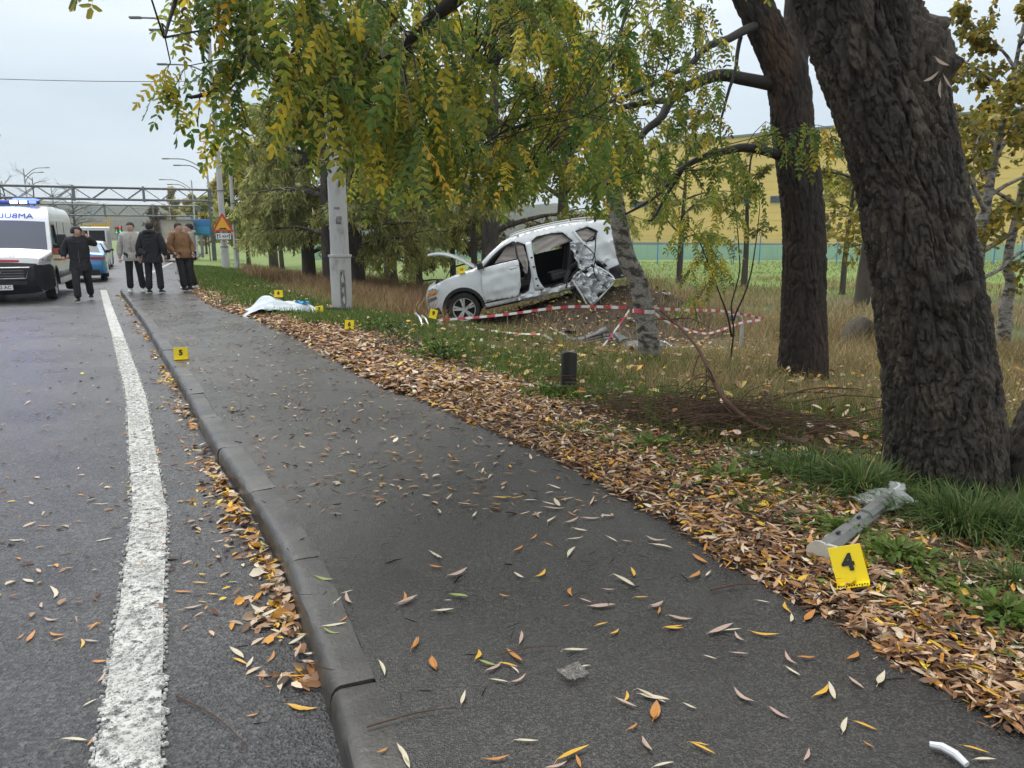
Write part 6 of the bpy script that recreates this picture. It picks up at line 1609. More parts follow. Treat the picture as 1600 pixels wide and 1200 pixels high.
for k in range(4): MB().tube(wiggle([(-.33, -.12 + .075 * k, .02), (0, -.16 + .075 * k, .07), (.30, -.12 + .075 * k, .05)], .01, 4), .012, 6).build('grille_bar', m_gp, bf)
for k in range(5): MB().bar((-.26 + .13 * k, -.15, .05), (-.24 + .13 * k, .15, .09), .018).build('grille_rib', m_black, bf)
q = MB(); q.grid([[(.34 + .22 * u, -.1 + .28 * v, .06 * math.sin(3 * u + v)) for v in np.linspace(0, 1, 6)] for u in np.linspace(0, 1, 7)]); crumple(q, .06, 6, 5); q.build('torn_corner', m_gp, bf, smooth=20, solid=.012)
scrap('bumper_fragment', 'flat grey plastic sheet right of the broken bumper piece', 'car part', gz(1.95, 10.6, .08), (.6, .28, .08), m_gp, 17, .2, -.3, (R(8), 0), (12, 8), 'car fragments round the wreck', 5, .01)
for k, (x, y, s, mm, lab) in enumerate(((.95, 15.4, .34, m_flange, 'pale broken part lying in front of the mound'), (2.6, 16.0, .18, m_foil, 'white fragment on the tape line below the torn door'), (3.55, 16.9, .17, m_foil, 'white crumpled fragment high on the soil mound'), (1.2, 15.2, .3, m_gp, 'dark chunk just below the pale broken part'), (2.0, 14.6, .4, m_gp, 'dark torn fragment at the foot of the mound'), (-.6, 15.2, .25, m_gp, 'dark fragment under the front wheel'), (2.9, 13.4, .22, m_foil, 'thin pale fragment right of the birch foot'))):
    scrap('car_fragment', lab, 'car part', gz(x, y, .06), (s, s * .7, s * .3), mm, 20 + k, .3, k, (R(10), R(12)), (8, 7), 'car fragments round the wreck', 4, .012)
# bent pale pipe right of the birch
bpz = thing('bent_pipe', 'bent pale pipe sticking up from the dry grass by the tape', 'pipe', gz(4.15, 13.4))
MB().tube(wiggle([gz(4.22, 13.4, -.05), gz(4.24, 13.4, .3), gz(4.22, 13.4, .55), gz(4.12, 13.35, .66), gz(4.02, 13.35, .62)], .005, 4), .035, 8).build('pipe', m_pole, bpz, world=True); MB().lathe([(.001, -.06), (.06, -.05), (.06, .05), (.001, .06)], 12, 'x', c=gz(4.02, 13.35, .62)).build('pipe_cap', m_dent, bpz, world=True)
# dark stump hugging the thick tree on its right
st_ = thing('tree_stump', 'dark jagged stump at the right edge beside the thick tree', 'stump', gz(3.03, 4.05))
bark_trunk([(3.06, 4.08, -.1), (3.08, 4.08, .3), (3.14, 4.1, .55), (3.2, 4.1, .72)], [.20, .17, .15, .08], 70, 60, .03, 12, seed=31, flare=.05).build('stump_wood', m_bark_dark, st_, world=True, smooth=180, fixn=False)
lg_ = thing('log_end', 'pointed grey log end in the dry grass between the two trunks', 'log', gz(6.45, 13.6))
bark_trunk([gz(6.2, 13.4, -.2), gz(6.35, 13.5, .2), gz(6.55, 13.7, .42), gz(7.0, 14.0, .1)], [.30, .24, .16, .2], 40, 30, .03, 8, seed=41).build('log', m_bark_grey, lg_, world=True, smooth=180, fixn=False)

# ---------------------------------------------------------------- fallen boughs, brushwood, sapling
m_twig = mat('dead_bough', (.10, .048, .028), .8, var=(20, (.05, .026, .016), .45, .65), bump=('noise', 60, .6, .01))
fb = thing('fallen_bough', 'red-brown fallen bough rising from the brushwood beside the thick tree', 'branch', gz(2.0, 4.7))
main = [gz(2.12, 4.55, .03), gz(1.95, 4.75, .06), gz(1.72, 4.98, .12), gz(1.55, 5.15, .26), (1.50, 5.4, .48), (1.46, 5.7, .66), (1.37, 6.0, .80), (1.27, 6.2, .85)]
main = wiggle(main, .012, 4); MB().tube(main, taper(len(main), .028, .006), 8).build('stem', m_twig, fb, world=True, smooth=60)
rsb = random.Random(5)
for k in range(16):
    p = Vector(main[rsb.randrange(6, len(main) - 2)]); d = Vector((rsb.uniform(-1, 1), rsb.uniform(-.6, .6), rsb.uniform(-.6, .7))).normalized(); l = rsb.uniform(.12, .4)
    MB().tube(wiggle([p, p + d * l * .5 + Vector((0, 0, .02)), p + d * l + Vector((0, 0, -.06))], .01, 3), [.005] * 3 + [.0035] * 3 + [.002], 5).build('twig', m_twig, fb, world=True)
bw_ = thing('brushwood', 'heap of fine red-brown twigs between the bollard and the thick tree', 'brushwood', gz(1.55, 5.3))
bmb = MB()
for k in range(520):
    x = rsb.gauss(1.62, .42); y = 5.35 + rsb.gauss(0, .28) - .45 * (x - 1.62); z = float(hz(x, y)); a = rsb.gauss(-.5, .6); l = rsb.uniform(.2, .75); dz_ = rsb.uniform(-.08, .22)
    d = Vector((math.cos(a) * l, math.sin(a) * l, dz_ * l)); p = Vector((x, y, z + rsb.random() ** 2 * .20)) - d / 2
    if p.z < z: p.z = z + .01
    bmb.tube([p, p + d * .5 + Vector((rsb.gauss(0, .03), rsb.gauss(0, .03), rsb.uniform(0, .05))), p + d], [.0045, .0035, .0018], 4, cap=False)
o = bmb.build('twig_heap', m_twig, bw_, world=True, fixn=False); o['kind'] = 'stuff'
for k in range(9):
    x = 1.9 + .16 * k + rsb.gauss(0, .1); y = 5.9 + rsb.gauss(0, .35); p = Vector(gz(x, y, .05)); d = Vector((rsb.uniform(.5, 1.1), rsb.uniform(-.4, .2), rsb.uniform(.0, .25)))
    MB().tube(wiggle([p, p + d * .5 + Vector((0, 0, .08)), p + d], .015, 4), taper(9, .009, .003), 5).build('branch', m_twig, bw_, world=True)
sap = thing('locust_sapling', 'thin sapling with hanging green leaves right of the birch', 'sapling', gz(2.75, 9.1))
saps = []
for P in ([gz(2.75, 9.1, -.05), (2.77, 9.1, .35), (2.73, 9.1, .7), (2.80, 9.1, 1.15), (2.72, 9.05, 1.7), (2.62, 9.0, 2.1)], [(2.75, 9.1, .3), (2.66, 9.08, .62), (2.5, 9.05, .95), (2.25, 9.0, 1.5), (2.0, 8.95, 1.75)], [(2.76, 9.1, .5), (2.9, 9.1, .9), (2.98, 9.1, 1.4), (3.0, 9.1, 1.9)]):
    w = wiggle(P, .012, 4); MB().tube(w, taper(len(w), .013, .004), 6).build('stem', m_branch, sap, world=True); saps.append([tuple(p) for p in w])
hang_foliage(sap, [s[6:] for s in saps], [(2.25, 9.0, 1.35, .28, .2, .35, 6), (2.35, 9.0, .95, .2, .2, .25, 4), (2.05, 8.9, 1.65, .25, .2, .2, 5), (2.7, 9.0, 1.9, .3, .2, .25, 3)], nsep=20, wts=(1, 3, 5, 4, 2, .2, 0), ll=(.16, .28))

# ---------------------------------------------------------------- ground cover
m_grass = mat('grass_blades', (.1, .12, .04), .6, attr='col', transl=.3, spec=.3)
m_litter = mat('fallen_leaves', (.2, .12, .06), .55, attr='col', transl=.12, spec=.4)
def sample(n, y0, y1, e0, e1, pw=1.0, mask=None, mound_free=True):
    """points spread over a band e0..e1 m from the footpath edge, denser near the viewer"""
    X, Y = [], []
    while sum(map(len, X)) < n:
        u = rng.random(n)
        y = y0 * (y1 / y0) ** u if pw == 1 else y0 + (y1 - y0) * u
        e = rng.uniform(e0, e1, n); x = xw(y) + e / .87
        k = np.ones(n, bool)
        if mask is not None: k &= rng.random(n) < mask(x, y, e)
        # keep only what could be in or just beside the picture
        k &= np.abs(x) < y * .80 + 1.5
        X.append(x[k]); Y.append(y[k])
        if k.mean() < .002: break
    x = np.concatenate(X)[:n]; y = np.concatenate(Y)[:n]
    return x, y
def in_car(x, y): return (np.abs(x - .45) < 2.35) & (np.abs(y - 18.15) < .95)
def blades(name, label, x, y, h, w, cols, wts, lean=.35, jit=.2, cat='grass', sink=.02, curl=.25):
    k = ~in_car(x, y); x, y = x[k], y[k]; n = len(x)
    hh_ = h(x, y) if callable(h) else rng.uniform(h[0], h[1], n)
    P = np.stack([x, y, hg(x, y) - sink], -1)
    az = rng.uniform(0, 2 * PI, n); ln = np.abs(rng.normal(0, lean, n))
    A = np.stack([np.cos(az) * ln, np.sin(az) * ln, np.ones(n)], -1)
    N = np.stack([np.cos(az), np.sin(az), np.full(n, -.1)], -1)
    ww = (w(x, y) if callable(w) else rng.uniform(w[0], w[1], n))
    V, F = leaf_arrays(P, A, -N, hh_, ww, curl=curl, shape=4)
    c = np.clip(np.repeat(pick(cols, wts, n, jit), 4, 0), .005, .8)
    o = np_mesh(name, V, F, m_grass, col=c)
    return tag(o, label, cat, kind='stuff')
GREEN = [(.055, .115, .018), (.085, .155, .025), (.12, .19, .035), (.16, .20, .05), (.26, .22, .09)]
DRY = [(.32, .235, .105), (.25, .18, .08), (.38, .29, .145), (.17, .12, .055), (.15, .16, .05), (.44, .35, .19)]
RUST = [(.19, .105, .055), (.25, .155, .08), (.13, .075, .042), (.30, .22, .11)]
wfar = lambda a, b: (lambda x, y: (a + b * y) * rng.uniform(.6, 1.4, len(x)))
# green sward left of the post, along the path
x, y = sample(42000, 11.5, 42, .15, 4.2, mask=lambda x, y, e: sm(e + .3 * wob(x, y, 1.2), .1, .8) * (1 - .8 * sm(e, 2.6, 4.2)))
blades('verge_grass', 'green grass along the far footpath edge', x, y, lambda x, y: rng.uniform(.07, .22, len(x)), wfar(.004, .0009), GREEN, (3, 4, 3.5, 2, .8))
# green patches nearer the viewer
x, y = sample(42000, 2.4, 13, 1.0, 4.5, mask=lambda x, y, e: sm(wob(x, y, 1.0, 9) + .4 * wob(x, y, 3.1, 3), -.5, .3) * sm(e + .25 * wob(x, y, 2.2, 2), 1.05, 1.7) * (1 - .5 * sm(e, 3, 4.5)))
blades('verge_grass', 'green grass patches between the fallen leaves and the dry grass', x, y, lambda x, y: rng.uniform(.05, .24, len(x)), wfar(.0028, .0006), GREEN, (3, 4, 3, 2, 1.2), lean=.5)
x, y = sample(22000, 1.6, 9, .25, 2.6, mask=lambda x, y, e: sm(wob(x, y, 1.7, 5) + .5 * wob(x, y, 4.7, 1), .05, .65))
blades('verge_grass', 'small green tufts poking through the leaf litter', x, y, lambda x, y: rng.uniform(.03, .10, len(x)), wfar(.003, .0005), GREEN, (2, 4, 4, 2, .3), lean=.7)
# dry tall grass round the wreck and the trunks
def dry_mask(x, y, e):
    m = sm(e + .5 * wob(x, y, .9, 7), 1.7, 2.8)
    open_ = np.exp(-(((x - 1.4) / 3.4) ** 4 + ((y - 14.6) / 3.3) ** 4) * 1.0)
    return m * (1 - .96 * np.clip(open_ * 1.4, 0, 1)) * (.45 + .55 * sm(wob(x, y, 1.4, 2), -.5, .3))
dry_h = lambda x, y: rng.uniform(.12, .36, len(x)) * (1 + .45 * sm(x, 1.2, 2.6)) * (1 - .68 * np.exp(-((x - 3.2) / 1.3) ** 2 - ((y - 7.6) / 1.3) ** 2)) * (1 + .55 * sm(wob(x, y, .6, 3), 0, .8)) * (.75 + .35 * sm(y, 7, 16)) * (1 - .45 * np.exp(-((x / 3.5) ** 4 + ((y - 11.5) / 3) ** 4)))
x, y = sample(62000, 5.6, 22, 1.7, 12, mask=dry_mask)
blades('dry_grass', 'tall straw-coloured grass around the wreck and trunks', x, y, dry_h, wfar(.0020, .0004), DRY, (4, 3, 3.5, 2, 3, 1.4), lean=.42, curl=.35)
x, y = sample(30000, 13.5, 40, 2.6, 8.5, mask=lambda x, y, e: sm(e + .6 * wob(x, y, .8, 4), 2.6, 3.6) * (1 - sm(x, -3.0, -1.0)) * (.5 + .5 * sm(wob(x, y, 1.1, 6), -.4, .4)))
blades('dry_grass', 'rust-brown dead weeds behind the lamp post', x, y, lambda x, y: rng.uniform(.25, .75, len(x)), wfar(.004, .0005), RUST + DRY[:3], (4, 3, 3, 2, 1.5, 1, 1), lean=.4, curl=.3)
x, y = sample(26000, 15, 36, 4.5, 30, mask=lambda x, y, e: (sm(x, -3, 0)) * sm(wob(x, y, .35, 5) + .4 * wob(x, y, 1.2, 1), -.3, .5))
blades('dry_grass', 'pale dry grass tussocks in front of the field', x, y, lambda x, y: rng.uniform(.12, .42, len(x)), wfar(.003, .0006), DRY, (4, 2, 4, 1, 4, 1.5), lean=.5)
x, y = sample(20000, 24, 62, 8, 60, mask=lambda x, y, e: sm(x, -6, 2))
blades('field_grass', 'short green grass of the open field', x, y, lambda x, y: rng.uniform(.08, .2, len(x)), wfar(.006, .0008), [(.16, .25, .06), (.22, .30, .075), (.30, .33, .12)], (2, 4, 2))
# low dark broad weeds
def weed(label, x0, y0, n, spread, hmax, cols=GREEN, cat='weed', wl=(.35, .55), seed=1, name='weed_clump', up=.9):
    t = thing(name, label, cat, gz(x0, y0)); a = rng.uniform(0, 2 * PI, n); r = np.abs(rng.normal(0, spread, n))
    x = x0 + r * np.cos(a); y = y0 + r * np.sin(a); z = hg(x, y) + hmax * rng.random(n) * np.exp(-(r / spread) ** 2 * .4)
    D = np.stack([np.cos(a), np.sin(a), rng.uniform(-.1, up, n)], -1) + rng.normal(0, .35, (n, 3)); l = rng.uniform(.35, 1, n) * spread * .38
    V, F = leaf_arrays(np.stack([x, y, z], -1), D, np.array((0, 0, 1)) + rng.normal(0, .4, (n, 3)), l, l * rng.uniform(*wl, n), curl=.25)
    o = np_mesh('leaves', V, F, m_grass, t, col=np.clip(np.repeat(pick(cols, [1] * len(cols), n, .2), 6, 0), .005, .7)); o['kind'] = 'stuff'
    mb = MB()
    for k in range(max(4, n // 30)):
        i_ = rng.integers(n); mb.tube([(x0 + (x[i_] - x0) * .3, y0 + (y[i_] - y0) * .3, float(hg(x0, y0)) - .02), (x[i_], y[i_], z[i_])], .003, 4, cap=False)
    s = mb.build('stalks', m_grass_stem, t, world=True, fixn=False); s['kind'] = 'stuff'
    return t
m_grass_stem = mat('weed_stalk', (.09, .11, .03), .7)
DG = GREEN[:3]
weed('leafy dark green weed clump in front of the tape', -.85, 8.5, 340, .26, .22, DG)
weed('upright dark weed left of the leafy clump', -1.5, 9.4, 240, .20, .34, [(.04, .07, .02), (.06, .09, .025)])
weed('bright green weeds at the foot of the bollard', .40, 6.45, 300, .22, .10, DG)
weed('feathery bright weeds right behind the bollard', .75, 6.3, 200, .22, .08, GREEN[1:4])
weed('low green weeds right beside marker 4', 1.66, 2.95, 420, .17, .07, GREEN[1:4])
weed('green weeds at the bottom right between the leaves', 1.80, 2.45, 460, .20, .05, GREEN[1:4])
weed('green weeds between the grey car part and the tuft', 1.55, 3.25, 360, .15, .06, GREEN[1:4])
weed('scattered green weeds in the litter left of the thick tree', 1.25, 4.1, 160, .25, .03, GREEN[1:4])
weed('small green weeds in the litter in front of the brushwood', .95, 4.75, 150, .28, .03, GREEN[1:4])
weed('green weeds by the white wrappers', 1.70, 4.2, 220, .2, .06, GREEN[1:4])
weed('dark weed clump beside marker 6', -2.1, 11.2, 260, .3, .16, DG)
def tuft(label, x0, y0, n, sp, L0, cols=GREEN, seed=0):
    t = thing('grass_tuft', label, 'grass', gz(x0, y0)); a = rng.uniform(0, 2 * PI, n); r = np.abs(rng.normal(0, sp, n)); x = x0 + r * np.cos(a) * 1.5; y = y0 + r * np.sin(a)
    Ls = rng.uniform(.5, 1, n) * L0; az = a + rng.normal(0, .5, n); out_ = rng.uniform(.25, 1.1, n)
    base = np.stack([x, y, hg(x, y) - .01], -1); Vs, Fs = [], []
    for seg in range(4):   # arching blades, four segments each
        s0, s1 = seg / 4, (seg + 1) / 4
        def pt(s): return base + np.stack([np.cos(az) * out_ * Ls * s ** 1.3, np.sin(az) * out_ * Ls * s ** 1.3, Ls * (s * .95 - .72 * out_ * s ** 2.2)], -1)
        sd = np.stack([-np.sin(az), np.cos(az), np.zeros(n)], -1); w0 = .0042 * (1 - s0 ** 2) + .0006; w1 = .0042 * (1 - s1 ** 2) + .0006
        Vs.append(np.stack([pt(s0) - sd * w0, pt(s0) + sd * w0, pt(s1) + sd * w1, pt(s1) - sd * w1], 1))
    V = np.stack(Vs, 1).reshape(-1, 3); F = np.arange(len(V)).reshape(-1, 4)
    o = np_mesh('blades', V, F, m_grass, t, col=np.clip(np.repeat(pick(cols, [2, 3, 2, 1, .4][:len(cols)], n, .2), 16, 0), .005, .7)); o['kind'] = 'stuff'
TG = [(.05, .095, .022), (.08, .135, .035), (.11, .17, .05), (.15, .19, .06), (.28, .24, .11)]
tuft('big arching grass tuft at the foot of the thick tree', 2.25, 3.42, 900, .12, .34, TG)
tuft('grass tuft at the right frame edge below the thick tree', 2.52, 3.30, 700, .14, .32, TG)
tuft('grass tuft left of the thick tree foot', 1.98, 3.95, 500, .12, .34, TG)
tuft('grass tuft behind the grey car part', 1.80, 4.25, 360, .14, .30, TG)
tuft('grass tuft at the right edge of the leaf litter', 2.05, 2.75, 420, .12, .16, TG)

# ---------------------------------------------------------------- fallen leaves
LIT = [(.42, .25, .135), (.55, .39, .26), (.28, .135, .058), (.63, .49, .36), (.60, .28, .04), (.78, .50, .05), (.15, .072, .034), (.07, .037, .022), (.62, .56, .42)]
LW = (4.5, 3.6, 4.6, 2.2, 2.1, 1.2, 5, 4.4, 1.0)
def litter(name, label, x, y, zoff, L, wr=(.15, .26), tilt=.28, cols=LIT, wts=LW, surf=hg):
    n = len(x); az = rng.uniform(0, 2 * PI, n); Ls = rng.uniform(L[0], L[1], n)
    A = np.stack([np.cos(az), np.sin(az), rng.normal(0, tilt * .5, n)], -1); P = np.stack([x, y, surf(x, y) + zoff], -1) - A * Ls[:, None] * .5
    N = np.array((0, 0, 1)) + rng.normal(0, tilt, (n, 3))
    wf = np.where(rng.random(n) < .22, rng.uniform(1.2, 2.1, n), 1.0)
    V, F = leaf_arrays(P, A, N, Ls * np.where(wf > 1, .8, 1), Ls * wf * rng.uniform(*wr, n), curl=rng.normal(0, .16, (n, 1)))
    o = np_mesh(name, V, F, m_litter, col=np.clip(np.repeat(pick(cols, wts, n, .2), 6, 0), .01, .85))
    return tag(o, label, 'leaves', kind='stuff')
band = lambda x, y, e: (.35 + .65 * sm(wob(x, y, 1.6, 3) + .4 * wob(x, y, 4.1, 8), -.7, .0)) * sm(e + .07 * wob(x, y, 3.1, 1) + .05 * wob(x, y, 8, 2), -.10, .10) * (1 - sm(e + .35 * wob(x, y, 1.1, 6), 1.15, 2.2)) 
x, y = sample(38000, 1.35, 7.5, -.15, 2.2, mask=band)
litter('leaf_litter', 'thick drift of fallen willow leaves along the footpath edge', x, y, np.abs(rng.normal(0, .012, len(x))) + .004, (.03, .088), (.14, .27), .36)
x, y = sample(26000, 6.5, 26, -.25, 1.9, mask=lambda x, y, e: sm(e + .12 * wob(x, y, 2.1, 1), -.22, .10) * (1 - sm(e + .4 * wob(x, y, .9, 6), .55, 1.7)))
litter('leaf_litter', 'fallen leaves along the footpath farther on', x, y, np.abs(rng.normal(0, .015, len(x))) + .008, (.05, .12), (.22, .38))
x, y = sample(11000, 4.5, 24, 1.2, 14, mask=lambda x, y, e: .35 + .65 * sm(wob(x, y, .8, 3), -.2, .5))
litter('scattered_leaves', 'yellowed leaves scattered through the grass and over the soil', x, y, np.abs(rng.normal(0, .05, len(x))) + .02, (.05, .11), (.35, .6), .5, LIT + [(.55, .42, .12)], LW + (7,))
def pav(x, y): return np.where(x < xk(y), decl(y) + .004, .124 + decl(y))
# drift in the gutter
n = 1700; y = 2.25 * (20 / 2.25) ** rng.random(n); d_ = np.abs(rng.normal(0, .07, n)) * (.5 + 1.1 * sm(wob(y * 3.1, y, 1.0, 2), -.3, .5)); k = rng.random(n) < sm(wob(y * 2.2, y * .3, 1.2, 4), -.45, .25); x = xk(y) - .02 - d_
litter('gutter_leaves', 'drift of yellow and brown leaves in the gutter', x[k], y[k], .004 + .018 * rng.random(k.sum()) * np.exp(-d_[k] / .1), (.04, .085), (.24, .45), .35, LIT, (3, 4, 3, 3, 3, 3, 2, 1, 1), surf=lambda x, y: decl(y))
# fine scatter over the asphalt farther off
n = 1700; y = 3.5 * (30 / 3.5) ** rng.random(n); x = xk(y) + .2 + rng.random(n) * (xw(y) - xk(y) - .2)
litter('scattered_leaves', 'thin scatter of pale leaves over the footpath', x, y, .002, (.03, .08), (.12, .25), .08, LIT, LW, surf=pav)
n = 1500; y = 2.6 * (24 / 2.6) ** rng.random(n); x = xk(y) - .15 - rng.random(n) ** 1.4 * 4.5
litter('scattered_leaves', 'thin scatter of leaves over the road', x, y, .004, (.025, .07), (.15, .35), .10, LIT, LW, surf=pav)
# needle-thin twigs and stalks on the path
n = 800; y = 2.0 * (17 / 2.0) ** rng.random(n) ** .7; x = xk(y) - .6 + rng.random(n) * (xw(y) - xk(y) + .6)
litter('twig_litter', 'dark twigs and leaf stalks strewn on the asphalt', x, y, .002, (.03, .11), (.012, .022), .02, [(.035, .024, .018), (.08, .05, .03), (.02, .016, .014)], (2, 1, 2), surf=pav)

# the single leaves that can be picked out on the asphalt
m_lf = {'Y': mat('leaf_yellow', (.62, .36, .03), .45, var=(40, (.45, .20, .03), .5, .7)), 'O': mat('leaf_orange', (.48, .20, .04), .5, var=(40, (.25, .10, .03), .5, .7)), 'T': mat('leaf_pale', (.56, .50, .37), .5, var=(30, (.40, .32, .22), .5, .7)),
        'P': mat('leaf_pinkish', (.43, .31, .25), .5, var=(30, (.27, .18, .14), .5, .7)), 'G': mat('leaf_green', (.22, .28, .07), .45, var=(30, (.40, .36, .10), .5, .7))}
def leaf_mesh(c, seed):
    r_ = random.Random(seed); mb = MB(); rows = []; bend = r_.uniform(-.16, .16); cup = r_.uniform(.05, .3); wid = r_.uniform(.075, .115); lift = r_.uniform(.0, .09)
    for s, w in ((0, .12), (.1, .45), (.28, .92), (.5, 1), (.72, .74), (.9, .3), (1, .02)):
        cx = s - .5; cy = bend * math.sin(PI * s); z = .012 + lift * (2 * s - 1) ** 2 + .02 * math.sin(5 * s + seed)
        rows.append([(cx, cy + w * wid, z + cup * w * wid), (cx, cy, z), (cx, cy - w * wid, z + cup * w * wid)])
    mb.grid(rows); mb.tube([(-.5, 0, rows[0][1][2]), (-.62, .03 * (1 if seed % 2 else -1), .012)], .008, 4)
    return mb.mesh('leaf', m_lf[c], 60)
LM = {c: [leaf_mesh(c, 17 * i + ord(c)) for i in range(5)] for c in m_lf}
CN = {'Y': 'bright yellow', 'O': 'rusty orange', 'T': 'pale straw-coloured', 'P': 'pinkish brown', 'G': 'greenish'}
PN = {'w': 'lying on the wet footpath', 'r': 'lying on the road by the white line', 'g': 'lying on top of the gutter drift', 'v': 'lying on top of the leaf litter'}
GN = {'w': 'single leaves on the footpath', 'r': 'single leaves on the road', 'g': 'single leaves on the gutter drift', 'v': 'single leaves on the litter'}
def put_leaf(x, y, a, l, c, p, i):
    o = link('fallen_leaf', LM[c][i % 5]); z = pav(x, y) if p in 'wr' else (decl(y) + .03 if p == 'g' else hg(x, y) + .03)
    o.location = (x, y, float(z)); l *= .86 if p in 'wr' else .9; o.scale = (l, l * random.uniform(.75, 1.1), l); o.rotation_euler = (random.uniform(-.06, .06), random.uniform(-.05, .05), a)
    if p in 'gv': o.rotation_euler = (random.uniform(-.4, .4), random.uniform(-.3, .3), a)
    tag(o, 'narrow %s fallen leaf %s' % (CN[c], PN[p]), 'leaf', CN[c] + ' ' + GN[p])
